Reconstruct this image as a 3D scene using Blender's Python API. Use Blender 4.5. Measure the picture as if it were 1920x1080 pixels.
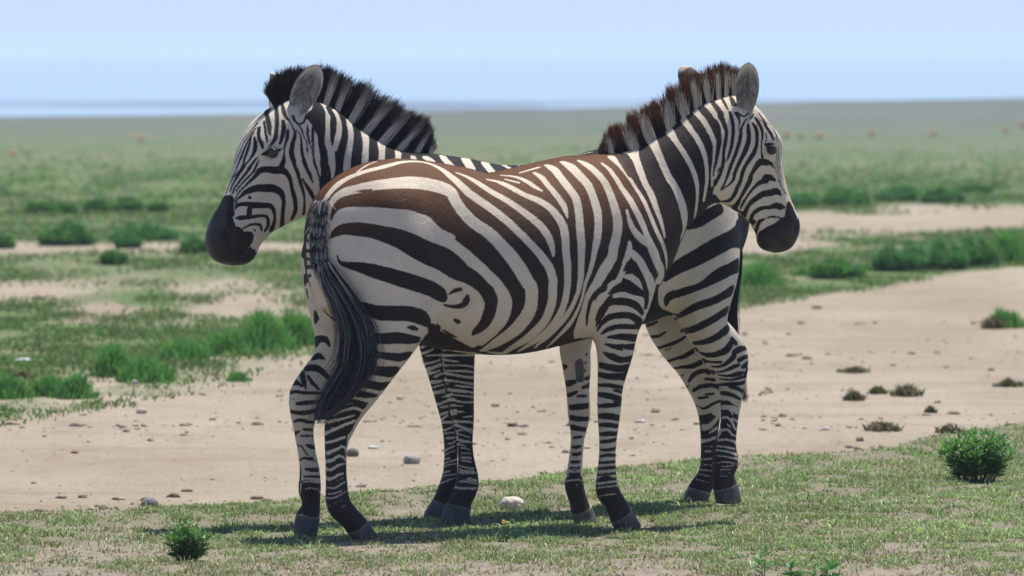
import bpy, math, random
import numpy as np
from mathutils import Vector, Matrix

for o in list(bpy.data.objects): bpy.data.objects.remove(o)
SC = bpy.context.scene; COL = SC.collection
R = math.radians

# ---------------------------------------------------------------- camera, sky, sun, exposure
EYE = 1.65
cam = bpy.data.cameras.new('camera'); cam_o = bpy.data.objects.new('camera', cam); COL.objects.link(cam_o); SC.camera = cam_o
cam_o.location = (0, 0, EYE); cam_o.rotation_euler = (math.pi/2-math.atan(440/10720), 0, 0)
cam.sensor_width = 36; cam.lens = 201.0; cam.clip_start = .5; cam.clip_end = 20000
cam.dof.use_dof = True; cam.dof.focus_distance = 19.9; cam.dof.aperture_fstop = 6.0

SUN_EL, SUN_AZ = R(71), R(38)            # azimuth from +Y (straight ahead) towards +X (right)
world = bpy.data.worlds.new('World'); SC.world = world; world.use_nodes = True
nt = world.node_tree; bg = nt.nodes['Background']
sky = nt.nodes.new('ShaderNodeTexSky'); sky.sky_type = 'NISHITA'; sky.sun_disc = False
sky.sun_elevation = SUN_EL; sky.sun_rotation = SUN_AZ; sky.altitude = 1500; sky.air_density = 1.0; sky.dust_density = .6; sky.ozone_density = 2.5
# the air low over the lake is bluer than the sky overhead
geo = nt.nodes.new('ShaderNodeTexCoord'); sep = nt.nodes.new('ShaderNodeSeparateXYZ'); nt.links.new(geo.outputs['Generated'], sep.inputs[0])
el = nt.nodes.new('ShaderNodeMapRange'); el.inputs['From Min'].default_value = .03; el.inputs['From Max'].default_value = .25; nt.links.new(sep.outputs[2], el.inputs[0])
hue = nt.nodes.new('ShaderNodeMix'); hue.data_type = 'RGBA'; hue.inputs[6].default_value = (.64, .75, 1.19, 1); hue.inputs[7].default_value = (.98, .98, 1.0, 1); nt.links.new(el.outputs[0], hue.inputs[0])
tint = nt.nodes.new('ShaderNodeMix'); tint.data_type = 'RGBA'; tint.blend_type = 'MULTIPLY'; tint.inputs[0].default_value = 1
nt.links.new(hue.outputs[2], tint.inputs[7]); nt.links.new(sky.outputs[0], tint.inputs[6]); nt.links.new(tint.outputs[2], bg.inputs[0]); bg.inputs[1].default_value = .10
sun = bpy.data.lights.new('sun', 'SUN'); sun.energy = 4.5; sun.angle = R(.53); sun.color = (1, .955, .89)
sun_o = bpy.data.objects.new('sun', sun); COL.objects.link(sun_o)
sd = Vector((math.sin(SUN_AZ)*math.cos(SUN_EL), math.cos(SUN_AZ)*math.cos(SUN_EL), math.sin(SUN_EL)))
sun_o.rotation_euler = sd.to_track_quat('Z', 'Y').to_euler(); sun_o.location = (0, 20, 30)
SC.view_settings.view_transform = 'Standard'; SC.view_settings.look = 'None'; SC.view_settings.gamma = 1; SC.view_settings.exposure = 0.45
SC.cycles.max_bounces = 6; SC.cycles.volume_bounces = 1; SC.cycles.use_denoising = True

# ---------------------------------------------------------------- helpers
def tag(o, label=None, cat=None, group=None, kind=None):
    if label: o['label'] = label
    if cat: o['category'] = cat
    if group: o['group'] = group
    if kind: o['kind'] = kind
    return o

def link(name, me, mat=None, parent=None, loc=None):
    o = bpy.data.objects.new(name, me); COL.objects.link(o)
    if mat is not None and me is not None: me.materials.append(mat)
    if parent is not None: o.parent = parent
    if loc is not None: o.location = loc
    return o

def fast_mesh(name, V, tris=None, quads=None, smooth=True, **attrs):
    """mesh from arrays; attrs: name=(n,) float or (n,3) colour per vertex"""
    me = bpy.data.meshes.new(name)
    V = np.asarray(V, np.float32)
    me.vertices.add(len(V)); me.vertices.foreach_set('co', V.ravel())
    parts = [(np.asarray(a, np.int32), k) for a, k in ((tris, 3), (quads, 4)) if a is not None and len(a)]
    nl = sum(a.size for a, _ in parts); nf = sum(len(a) for a, _ in parts)
    me.loops.add(nl); me.polygons.add(nf)
    me.loops.foreach_set('vertex_index', np.concatenate([a.ravel() for a, _ in parts]))
    st = []; base = 0
    for a, k in parts:
        st.append(base+np.arange(len(a))*k); base += a.size
    me.polygons.foreach_set('loop_start', np.concatenate(st).astype(np.int32))
    me.polygons.foreach_set('use_smooth', np.full(nf, smooth))
    for k, v in attrs.items():
        v = np.asarray(v, np.float32)
        if v.ndim == 1:
            me.attributes.new(k, 'FLOAT', 'POINT').data.foreach_set('value', v)
        else:
            c = np.ones((len(v), 4), np.float32); c[:, :3] = v
            me.attributes.new(k, 'FLOAT_COLOR', 'POINT').data.foreach_set('color', c.ravel())
    me.update(calc_edges=True); me.validate()
    return me

def _hash(i, j, s):
    n = (i*374761393+j*668265263+s*1442695041) & 0xffffffff
    n = ((n ^ (n >> 13))*1274126177) & 0xffffffff
    return ((n ^ (n >> 16)) & 0xffff)/65535.0
def vnoise(x, y, s=0):
    x = np.asarray(x, float); y = np.asarray(y, float)
    i = np.floor(x).astype(np.int64); j = np.floor(y).astype(np.int64)
    f = x-i; g = y-j; f = f*f*(3-2*f); g = g*g*(3-2*g)
    return (_hash(i, j, s)*(1-f)+_hash(i+1, j, s)*f)*(1-g)+(_hash(i, j+1, s)*(1-f)+_hash(i+1, j+1, s)*f)*g
def fbm(x, y, s=0, o=4):
    v = 0; a = .5
    for k in range(o):
        v = v+a*vnoise(x*2**k, y*2**k, s+k); a *= .5
    return v/(1-.5**o)
def sstep(a, b, x):
    t = np.clip((x-a)/(b-a), 0, 1); return t*t*(3-2*t)

def strands(paths, widths, tints, seed=0):
    """tapered ribbons; paths (n,k,3), widths (n,), tints (n,k,3)"""
    n, k, _ = paths.shape
    rng = np.random.default_rng(seed)
    T = np.gradient(paths, axis=1); T /= np.linalg.norm(T, axis=2, keepdims=True)+1e-9
    ref = rng.normal(size=(n, 1, 3)); s = np.cross(T, np.broadcast_to(ref, T.shape)); s /= np.linalg.norm(s, axis=2, keepdims=True)+1e-9
    w = widths[:, None]*np.linspace(1, .12, k)[None, :]**.7
    Lp = paths-s*w[..., None]/2; Rp = paths+s*w[..., None]/2
    V = np.stack([Lp, Rp], 2).reshape(-1, 3)
    C = np.repeat(tints[:, :, None, :], 2, 2).reshape(-1, 3)
    b = (np.arange(n)*k*2)[:, None]+(np.arange(k-1)*2)[None, :]
    Q = np.stack([b, b+1, b+3, b+2], -1).reshape(-1, 4)
    return V, Q, C

class Nodes:
    """tiny wrapper to write a material's node tree"""
    def __init__(s, name):
        s.m = bpy.data.materials.new(name); s.m.use_nodes = True; s.t = s.m.node_tree
        s.b = s.t.nodes['Principled BSDF']
    def n(s, t, ins=None, **props):
        x = s.t.nodes.new(t)
        for k, v in props.items(): setattr(x, k, v)
        for k, v in (ins or {}).items():
            if hasattr(v, 'is_linked') or isinstance(v, bpy.types.NodeSocket): s.t.links.new(v, x.inputs[k])
            else: x.inputs[k].default_value = v
        return x
    def attr(s, name, out='Color'): return s.n('ShaderNodeAttribute', attribute_name=name).outputs[out]
    def noise(s, scale, detail=3, rough=.55, vec=None, dist=0.):
        ins = {'Scale': scale, 'Detail': detail, 'Roughness': rough, 'Distortion': dist}
        if vec is not None: ins['Vector'] = vec
        return s.n('ShaderNodeTexNoise', ins).outputs['Fac']
    def obj(s): return s.n('ShaderNodeTexCoord').outputs['Object']
    def math(s, op, a, b=0., c=0., clamp=False):
        x = s.n('ShaderNodeMath', {0: a, 1: b, 2: c}, operation=op); x.use_clamp = clamp; return x.outputs[0]
    def remap(s, v, a, b, c=0., d=1.):
        return s.n('ShaderNodeMapRange', {'Value': v, 'From Min': a, 'From Max': b, 'To Min': c, 'To Max': d}).outputs[0]
    def mix(s, f, a, b, mode='MIX'):
        x = s.n('ShaderNodeMix', data_type='RGBA', blend_type=mode)
        for k, v in ((0, f), (6, a), (7, b)):
            if isinstance(v, bpy.types.NodeSocket): s.t.links.new(v, x.inputs[k])
            else: x.inputs[k].default_value = v if k == 0 else (*v[:3], 1)
        return x.outputs[2]
    def set(s, **kw):
        for k, v in kw.items():
            k = k.replace('_', ' ')
            if isinstance(v, bpy.types.NodeSocket): s.t.links.new(v, s.b.inputs[k])
            else: s.b.inputs[k].default_value = v
        return s
    def bump(s, h, strength=.3, dist=.01):
        return s.set(Normal=s.n('ShaderNodeBump', {'Height': h, 'Strength': strength, 'Distance': dist}).outputs[0])

# ---------------------------------------------------------------- materials
def coat_material():
    k = Nodes('zebra_coat')
    o = k.obj()
    j = k.math('MULTIPLY', k.math('SUBTRACT', k.noise(230, 3, .7, o), .5), .013)
    ink = k.math('ADD', k.attr('ink', 'Fac'), j)
    f = k.remap(ink, -.0013, .0013)
    fur = k.noise(420, 3, .7, o); blot = k.noise(9, 4, .6, o); grime = k.noise(34, 4, .65, o)
    pale = k.mix(k.remap(fur, .35, .8, 0, .30), k.attr('pale'), (.36, .31, .25))
    pale = k.mix(k.remap(blot, .48, .75, 0, .40), pale, (.40, .325, .235))
    pale = k.mix(k.remap(grime, .60, .78, 0, .35), pale, (.30, .22, .15))
    dark = k.mix(k.remap(fur, .35, .8, 0, .5), k.attr('dark'), k.attr('dust'))
    dark = k.mix(k.remap(grime, .5, .8, 0, .35), dark, k.attr('dust'))
    k.set(Base_Color=k.mix(f, pale, dark), Roughness=k.math('SUBTRACT', .62, k.math('MULTIPLY', k.attr('gloss', 'Fac'), .54)))
    k.set(Specular_IOR_Level=k.math('ADD', .17, k.math('MULTIPLY', k.attr('gloss', 'Fac'), .4)))
    k.b.inputs['Sheen Weight'].default_value = .0; k.b.inputs['Sheen Roughness'].default_value = .5
    k.bump(k.math('ADD', k.math('ADD', fur, k.math('MULTIPLY', k.noise(75, 3, .6, o), 1.4)), k.math('MULTIPLY', k.noise(13, 3, .55, o), 3.2)), .38, .006)
    return k.m
def leaf_material(name='leaf', rough=.5, trans=.35):
    k = Nodes(name); c = k.attr('tint')
    k.set(Base_Color=c, Roughness=rough)
    k.b.inputs['Specular IOR Level'].default_value = .35
    tr = k.n('ShaderNodeBsdfTranslucent', {'Color': k.mix(1., c, (1.0, 1.25, .6) if name != 'hair' else (1, .95, .85), 'MULTIPLY')})
    mx = k.n('ShaderNodeMixShader', {0: trans, 1: k.b.outputs[0], 2: tr.outputs[0]})
    k.t.links.new(mx.outputs[0], k.t.nodes['Material Output'].inputs[0])
    return k.m
COAT, HAIR = coat_material(), leaf_material('hair', .62, .22)
LEAF, BLADE = leaf_material('leaf', .42, .3), leaf_material('grass_blade', .6, .3)


# ---------------------------------------------------------------- implicit animal bodies
def catmull(P, step):
    """dense resampling of control rows P (n,k) with a Catmull-Rom spline; spacing measured on the first three columns"""
    P = np.asarray(P, float)
    if len(P) < 3:
        n = max(2, int(np.linalg.norm(P[-1, :3]-P[0, :3])/step)+1)
        t = np.linspace(0, 1, n)[:, None]
        return P[0]*(1-t)+P[-1]*t
    Q = np.vstack([2*P[0]-P[1], P, 2*P[-1]-P[-2]])
    out = []
    for i in range(1, len(Q)-2):
        a, b, c, d = Q[i-1], Q[i], Q[i+1], Q[i+2]
        n = max(1, int(np.ceil(np.linalg.norm(c[:3]-b[:3])/step)))
        for t in np.arange(n)/n:
            out.append(.5*((2*b)+(c-a)*t+(2*a-5*b+4*c-d)*t*t+(3*b-a-3*c+d)*t**3))
    out.append(P[-1])
    return np.array(out)

class Tube:
    """elliptical tube: rows (x,y,z, side radius, in-plane radius); 'side' is the axis the side radius lies along"""
    def __init__(self, rows, side=(0, 1, 0), k=.04, name='torso', floor=None, p=2.0, step=.03):
        self.src = (step, [[round(float(x), 4) for x in r] for r in rows])
        R = catmull(rows, step)
        R[:, 3:5] = np.maximum(R[:, 3:5], .006)
        self.R, self.k, self.name, self.floor, self.p = R, k, name, floor, p
        S = np.asarray(side, float)
        self.S = S/np.linalg.norm(S)
        m = R[:, 3:5].max()+.05
        self.lo, self.hi = R[:, :3].min(0)-m, R[:, :3].max(0)+m
    def sdf(self, X, want_side=False):
        best = np.full(len(X), 9.0); sidec = np.zeros(len(X))
        R, S = self.R, self.S
        for i in range(len(R)-1):
            A, B = R[i, :3], R[i+1, :3]
            T = B-A; L = np.linalg.norm(T)
            if L < 1e-6: continue
            T = T/L
            t = (X-A)@T/L
            if i > 0: t = np.maximum(t, 0)
            if i < len(R)-2: t = np.minimum(t, 1)
            tc = np.clip(t, 0, 1)
            D = X-(A+tc[:, None]*(T*L))
            a = R[i, 3]+(R[i+1, 3]-R[i, 3])*tc; b = R[i, 4]+(R[i+1, 4]-R[i, 4])*tc
            S2 = S-T*(S@T); S2 /= np.linalg.norm(S2); U = np.cross(T, S2)
            ds, du, dt = D@S2, D@U, D@T
            p = self.p
            q = (np.abs(ds/a)**p+np.abs(du/b)**p+np.abs(dt/np.minimum(a, b))**p)**(1/p)
            l = np.sqrt(ds*ds+du*du+dt*dt)
            d = np.where(q > .05, l*(1-1/np.maximum(q, .05)), -np.minimum(a, b))
            d = np.where(q <= 1, np.maximum(d, (q-1)*np.minimum(a, b)-.0), d)
            w = d < best
            best = np.where(w, d, best); sidec = np.where(w, ds, sidec)
        if self.floor is not None:
            best = np.maximum(best, self.floor-X[:, 2])
        return (best, sidec) if want_side else best

class Blob:
    """ellipsoid at c, radii r along the rows of frame F; cut=True carves it out"""
    def __init__(self, c, r, F=None, k=.03, cut=False, name='head'):
        self.c, self.r = np.asarray(c, float), np.asarray(r, float)
        self.F = np.eye(3) if F is None else np.asarray(F, float)
        self.k, self.cut, self.name = k, cut, name
        m = self.r.max()+.05
        self.lo, self.hi = self.c-m, self.c+m
    def sdf(self, X):
        D = (X-self.c)@self.F.T
        q = np.sqrt(((D/self.r)**2).sum(1)); l = np.sqrt((D*D).sum(1))
        return np.where(q > .05, l*(1-1/np.maximum(q, .05)), -self.r.min())

def smin(a, b, k):
    h = np.maximum(k-np.abs(a-b), 0)/k
    return np.minimum(a, b)-h*h*k*.25

def field(prims, X):
    f = np.full(len(X), 1.0)
    for pr in prims:
        m = np.all((X > pr.lo) & (X < pr.hi), axis=1)
        if not m.any(): continue
        d = pr.sdf(X[m])
        if getattr(pr, 'cut', False):
            f[m] = -smin(-f[m], d, pr.k)
        else:
            f[m] = smin(f[m], d, pr.k)
    return f

def mesh_body(prims, vox=.008):
    """mesh of the smooth union: coarse pass to find the skin, fine pass round it, then OpenVDB's mesher"""
    import openvdb
    lo = np.min([p.lo for p in prims], 0); hi = np.max([p.hi for p in prims], 0)
    c = vox*4
    n = np.ceil((hi-lo)/c).astype(int)+1
    ax = [lo[i]+c*np.arange(n[i]) for i in range(3)]
    G = np.stack(np.meshgrid(*ax, indexing='ij'), -1).reshape(-1, 3)
    F = field(prims, G).reshape(n)
    full = np.repeat(np.repeat(np.repeat(F, 4, 0), 4, 1), 4, 2).astype(np.float32)
    near = np.argwhere(np.abs(F) < c*2.2)
    off = np.stack(np.meshgrid(*[np.arange(4)]*3, indexing='ij'), -1).reshape(-1, 3)
    idx = (near[:, None, :]*4+off[None]).reshape(-1, 3)
    X = lo+idx*vox
    full[idx[:, 0], idx[:, 1], idx[:, 2]] = field(prims, X)
    full = np.clip(full, -3*vox, 3*vox)
    g = openvdb.FloatGrid(3*vox)
    g.copyFromArray(full)
    V, Q = g.convertToQuads(0.0)
    return np.asarray(V, float)*vox+lo, np.asarray(Q)[:, ::-1]

def owner(prims, X):
    """which tube each point belongs to and its signed offset to the side of that tube's mid plane"""
    best = np.full(len(X), 9.0); who = np.zeros(len(X), int); off = np.zeros(len(X))
    for j, pr in enumerate(prims):
        if not isinstance(pr, Tube): continue
        m = np.where(np.all((X > pr.lo) & (X < pr.hi), axis=1))[0]
        if not len(m): continue
        d, s = pr.sdf(X[m], True)
        w = d < best[m]
        best[m[w]] = d[w]; who[m[w]] = j; off[m[w]] = s[w]
    return who, off

# measured layout of the place (metres)
HOOVES = [[-0.5076, 19.661, -0.0187], [-0.7188, 19.8604, -0.0389], [0.4088, 20.0994, -0.0257], [0.2659, 20.3086, -0.0317], [0.7985, 21.1131, -0.0149], [0.6863, 21.3365, -0.0441], [-0.2042, 20.5912, -0.0532], [-0.2766, 20.8246, -0.0462]]
LIP = [(-0.17395, 19.95), (-0.11783, 20.3), (-0.08977, 20.58), (-0.06639, 20.83), (-0.04301, 21.23), (-0.02992, 21.54), (-0.01496, 21.94), (0.00374, 22.47), (0.01309, 22.82), (0.02711, 23.09), (0.04113, 23.56), (0.05515, 23.68), (0.0673, 24.01), (0.07477, 24.71), (0.08972, 25.43), (0.11587, 26.38), (0.17191, 28.06)]
ROAD_FAR = [(-0.17385, 23.88), (-0.11775, 25.24), (-0.08971, 26.38), (-0.07568, 27.27), (-0.06166, 28.6), (-0.04764, 29.86), (-0.03456, 30.8), (-0.01494, 32.15), (0.01307, 34.34), (0.03922, 36.69), (0.04575, 37.79), (0.05975, 39.66), (0.07375, 42.02), (0.08961, 44.45), (0.11574, 47.82), (0.17171, 53.62)]
STRIP_FAR = [(-0.17371, 34.0), (-0.08965, 35.94), (-0.08031, 36.24), (-0.07097, 35.23), (-0.05883, 34.54), (-0.04482, 35.23), (-0.03642, 36.09), (-0.0056, 38.45), (0.03921, 44.23), (0.04854, 45.6), (0.056, 46.31), (0.06533, 49.42), (0.07373, 52.66), (0.08959, 53.95), (0.11572, 55.3), (0.17169, 58.99)]
TRACK_FAR = [(-0.17366, 39.75), (-0.08962, 41.43), (-0.08029, 42.12), (-0.06629, 40.95), (-0.05228, 41.52), (-0.03734, 42.12), (-0.0056, 46.56), (0.03173, 55.3), (0.04479, 60.61), (0.06345, 64.13), (0.08957, 62.76), (0.1157, 63.21), (0.17167, 65.55)]
SHORE = [(-0.17345, 138.35), (-0.08952, 150.08), (-0.06154, 154.0), (-0.02424, 161.0), (0.00373, 170.3), (0.04475, 192.52), (0.06899, 203.59), (0.08951, 213.4), (0.17154, 246.01)]
BUSHES = [
    (1.816, 22.275, 0.349, 0.204, 'large leafy green bush on the grass at the right edge of the road'),
    (-1.068, 18.781, 0.168, 0.133, 'small leafy green plant in the left foreground, left of the hooves'),
    (0.802, 18.160, 0.068, 0.098, 'slender two-stemmed seedling at the bottom edge, leftmost of the bottom sprouts'),
    (0.878, 17.975, 0.077, 0.070, 'small leafy sprout at the bottom edge between two others'),
    (0.982, 17.938, 0.104, 0.077, 'low spreading sprout at the bottom edge, rightmost of the bottom sprouts'),
]
FLOWERS = [
    (-0.022, 19.488, 0.047, 0.069, "small plant with a yellow flower head between the zebras' hooves"),
]
STONES = [
    (-1.327, 20.900, 0.070, 0.053, (0.2, 0.19, 0.19), 'rounded grey stone at the near edge of the road on the left'),
    (-0.421, 23.940, 0.074, 0.047, (0.33, 0.31, 0.29), "rounded pale grey stone lying on the road between the zebras' legs"),
    (-0.678, 24.270, 0.054, 0.045, (0.17, 0.13, 0.115), 'brown stone on the road beside the hind cannon bone of the front zebra'),
    (-0.604, 24.852, 0.046, 0.016, (0.55, 0.54, 0.53), 'flat whitish pebble on the road behind the front zebra'),
    (-0.002, 21.151, 0.091, 0.059, (0.62, 0.56, 0.46), "rough pale limestone rock on the grass between the zebras' legs"),
    (-3.205, 38.787, 0.080, 0.054, (0.5, 0.36, 0.29), 'pinkish stone on the bare track at the far left'),
    (-2.692, 31.459, 0.100, 0.032, (0.62, 0.62, 0.63), 'flat white stone among the grass tufts at the left edge'),
    (-1.766, 27.190, 0.053, 0.033, (0.42, 0.36, 0.3), 'sandy stone on the far side of the road on the left'),
    (-1.958, 29.610, 0.036, 0.028, (0.4, 0.36, 0.33), 'small pale stone at the foot of the green tufts on the left'),
    (2.006, 37.550, 0.070, 0.039, (0.46, 0.34, 0.24), 'small orange-brown stone on the road at the right'),
    (2.983, 46.314, 0.073, 0.095, (0.13, 0.12, 0.125), 'dark grey stone beside the green tufts on the right'),
    (-1.868, 24.371, 0.032, 0.016, (0.22, 0.17, 0.13), 'small brown clod on the left part of the road'),
    (-1.302, 21.461, 0.018, 0.016, (0.2, 0.15, 0.11), 'tiny dark clod right of the grey roadside stone'),
    (-0.984, 22.024, 0.053, 0.018, (0.22, 0.17, 0.12), 'flat brown clod on the road in front of the left hind hoof'),
    (-1.278, 22.417, 0.046, 0.015, (0.21, 0.17, 0.12), 'long low brown clod on the road, left of the zebras'),
    (0.131, 23.338, 0.035, 0.017, (0.22, 0.18, 0.13), 'brown clod on the road between the fore and hind legs'),
]
TUFTS = [
    (-2.115, 30.271, 0.186, 0.175, 0, 'bright green upright tuft, third from the left along the road'),
    (-1.911, 29.861, 0.256, 0.145, 0, 'broad green tuft with a whitish stone at its foot'),
    (-1.807, 31.459, 0.246, 0.147, 0, 'mid green tuft behind the broad roadside tuft'),
    (-1.621, 32.146, 0.270, 0.156, 0, "loose green tuft left of the zebra's hindquarters"),
    (-1.437, 32.743, 0.336, 0.202, 0, "tall bright green tuft close to the zebra's rump"),
    (-1.254, 33.236, 0.248, 0.205, 0, "bright green tuft partly hidden behind the zebra's rump"),
    (-1.433, 29.962, 0.112, 0.067, 0, 'small pale green tuft at the road edge below the tall tufts'),
    (-2.517, 28.417, 0.175, 0.143, 0, 'green tuft cut by the left edge of the picture'),
    (-2.319, 28.602, 0.187, 0.123, 0, 'low wide green tuft near the left edge by the road'),
    (-2.177, 28.417, 0.175, 0.138, 0, 'dense dark green tuft second from the left by the road'),
    (-3.873, 49.701, 0.399, 0.185, 1, 'dark green round shrub on the bare strip at the upper left'),
    (-3.284, 51.140, 0.506, 0.124, 1, 'low wide dark green shrub on the bare strip beside the round one'),
    (-3.285, 48.876, 0.182, 0.109, 1, 'small green shrub below the wide shrub at the upper left'),
    (-2.610, 47.561, 0.248, 0.124, 1, "small green shrub left of the rear zebra's muzzle"),
    (-3.151, 45.131, 0.160, 0.109, 1, 'little dark green shrub alone on the grey-green grass at left'),
    (-4.361, 48.876, 0.164, 0.119, 1, 'dark green shrub cut by the left edge of the picture'),
    (-2.575, 29.962, 0.168, 0.061, 2, 'dry brownish tuft beside the flat white stone'),
    (1.778, 40.946, 0.275, 0.176, 0, "green tuft just right of the rear zebra's hind leg"),
    (2.416, 42.421, 0.348, 0.142, 1, 'dark green low shrub right of the first roadside tuft'),
    (2.205, 42.937, 0.160, 0.088, 0, 'small green tuft between two roadside shrubs on the right'),
    (2.999, 44.006, 0.369, 0.213, 1, 'bluish green shrub next to the dark grey stone'),
    (3.303, 44.227, 0.371, 0.231, 1, 'bluish green shrub second from the dark grey stone'),
    (3.630, 44.901, 0.335, 0.235, 1, 'dense green shrub third from the dark grey stone'),
    (3.967, 45.597, 0.340, 0.255, 0, 'tall green tuft at the right edge above the road'),
    (3.043, 35.227, 0.210, 0.138, 0, 'sparse green tuft growing on the road at the right edge'),
    (2.955, 35.087, 0.164, 0.111, 2, 'dry twiggy clump left of the sparse tuft at the right edge'),
    (1.694, 28.326, 0.132, 0.069, 2, 'dry olive clump on the road, leftmost of its group'),
    (1.848, 28.883, 0.119, 0.054, 2, 'low olive clump on the road beside a dry twig heap'),
    (1.984, 28.695, 0.177, 0.091, 2, 'largest dry twig heap on the road at the right'),
    (2.001, 27.275, 0.066, 0.041, 2, 'small brown clod clump below the dry twig heap'),
    (1.673, 25.760, 0.192, 0.062, 2, 'flat brown dung-like clump on the right part of the road'),
    (1.902, 24.817, 0.139, 0.060, 2, 'dry brown clump behind the large leafy bush'),
    (1.835, 30.692, 0.200, 0.046, 2, 'thin brownish patch of dry stems above the olive clumps'),
    (2.560, 29.462, 0.181, 0.049, 2, 'low dry clump at the right edge of the road'),
    (3.618, 62.539, 0.502, 0.187, 1, "dark green clump on the plain right of the front zebra's muzzle"),
    (3.158, 61.883, 0.266, 0.139, 1, "small dark green clump closest to the front zebra's muzzle"),
    (4.400, 64.596, 0.506, 0.169, 1, 'dark green clump on the plain, second group from the muzzle'),
    (4.800, 63.665, 0.392, 0.178, 1, 'dark green clump at the end of the right row on the plain'),
    (5.494, 68.078, 0.381, 0.102, 1, 'pale distant clump at the upper right of the plain'),
    (-4.915, 59.588, 0.245, 0.111, 1, 'far green clump, leftmost in the row across the left plain'),
    (-4.655, 59.388, 0.244, 0.111, 1, 'far green clump, second in the row across the left plain'),
    (-4.359, 60.197, 0.281, 0.124, 1, 'far green clump, third in the row across the left plain'),
    (-4.083, 60.610, 0.294, 0.124, 1, 'far green clump, fourth in the row across the left plain'),
    (-3.730, 60.197, 0.191, 0.101, 1, "far green clump nearest the rear zebra's face in the left row"),
]
SPECKS = [
    (5.452, 113.508, 0.169, 0.138, "reddish clump on the far plain just right of the front zebra's eye"),
    (5.665, 112.070, 0.136, 0.115, "reddish clump on the far plain, second from the zebra's head"),
    (6.031, 112.070, 0.167, 0.136, "reddish clump on the far plain, third from the zebra's head"),
    (7.323, 116.497, 0.163, 0.109, 'faint reddish clump alone in the middle of the right plain'),
    (8.583, 116.497, 0.174, 0.109, 'faint reddish clump far out between two others on the right'),
    (10.463, 121.287, 0.147, 0.136, 'reddish clump far out near the right edge'),
    (11.464, 128.322, 0.156, 0.168, 'reddish clump far out cut by the right edge'),
    (-7.085, 109.301, 0.112, 0.143, "pale orange clump far out left of the rear zebra's ears"),
    (-8.127, 93.184, 0.139, 0.104, 'reddish clump far out at the left edge'),
]

# ---------------------------------------------------------------- ground, road, lake
def curve(L, r):
    """distance ahead of a boundary line at bearing r = x / y"""
    a = np.array(L); o = np.argsort(a[:, 0])
    return 1/np.interp(r, a[o, 0], 1/a[o, 1])
def ground_z(x, y):
    x = np.asarray(x, float); y = np.asarray(y, float)
    h = np.array(HOOVES)
    z = -.018+.05*(fbm(x*.35, y*.35, 11)-.5)*sstep(60, 24, y)
    w = np.full(x.shape, .012); a = z*w
    for hx, hy, hz in h:
        g = np.exp(-((x-hx)**2+(y-hy)**2)/(2*.20**2)); w = w+g; a = a+g*hz
    z = a/w
    r = x/np.maximum(y, 1)
    lip = curve(LIP, r)+.5*(fbm(x*1.1, y*.7, 21)-.5)
    z = z+.018*np.exp(-((y-lip+.35)/.45)**2)-.045*sstep(lip-.2, lip+.9, y)*sstep(40, 28, y)
    z = z+.012*(fbm(x*3.1, y*3.1, 5)-.5)*sstep(34, 24, y)+.010*(fbm(x*9, y*6, 6)-.5)*sstep(26, 20, y)
    return z-.9*sstep(0, 1, (y-curve(SHORE, r))/30)
def cover(x, y):
    """how much grass grows here, 0 bare earth to 1 closed turf"""
    r = x/np.maximum(y, 1)
    wob = fbm(x*.9, y*.35, 31)-.5
    n1 = fbm(x*2.3, y*1.2, 41); n2 = fbm(x*7, y*3.5, 51)
    lip, rf, sf, tf = (curve(L, r) for L in (LIP, ROAD_FAR, STRIP_FAR, TRACK_FAR))
    # near turf: patchy, worn at the front
    worn = sstep(19.9, 18.2, y+1.2*(fbm(x*.8, y*.8, 61)-.5)+.5*sstep(-.2, .7, x))
    near = np.clip(.86-.62*worn-.9*np.clip(n1-.50, 0, 1)*2.0-.35*(n2-.5)*2, 0, 1)*sstep(lip+.15, lip-.5, y+1.0*wob)
    strip = (1-.55*sstep(rf+5, rf+.5, y+4*wob)*sstep(.02, -.02, r))*sstep(rf-.8, rf+1.2, y+3*wob)*sstep(sf+1.5, sf-1.5, y+4*wob)*np.clip(1.0-1.2*np.clip(n1-.55, 0, 1)*2, 0, 1)*.8
    track = sstep(sf-2, sf+2, y+5*wob)*sstep(tf+2.5, tf-2.5, y+5*wob)
    tr = track*.75*sstep(.46, .66, fbm(x*.55, y*.16, 71))
    far = sstep(tf-2, tf+2, y+4*wob)
    bare3 = np.exp(-((y-49.2-2*wob)/1.6)**2)*sstep(.0, -.03, r)+np.exp(-((y-56-20*r)/3.2)**2)*sstep(.045, .06, r)*.8
    far = far*(.62+.5*(fbm(x*.30, y*.07, 81)-.3))*(1-.9*np.clip(bare3, 0, 1))
    return np.clip(near+strip+tr+far, 0, 1)

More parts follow.
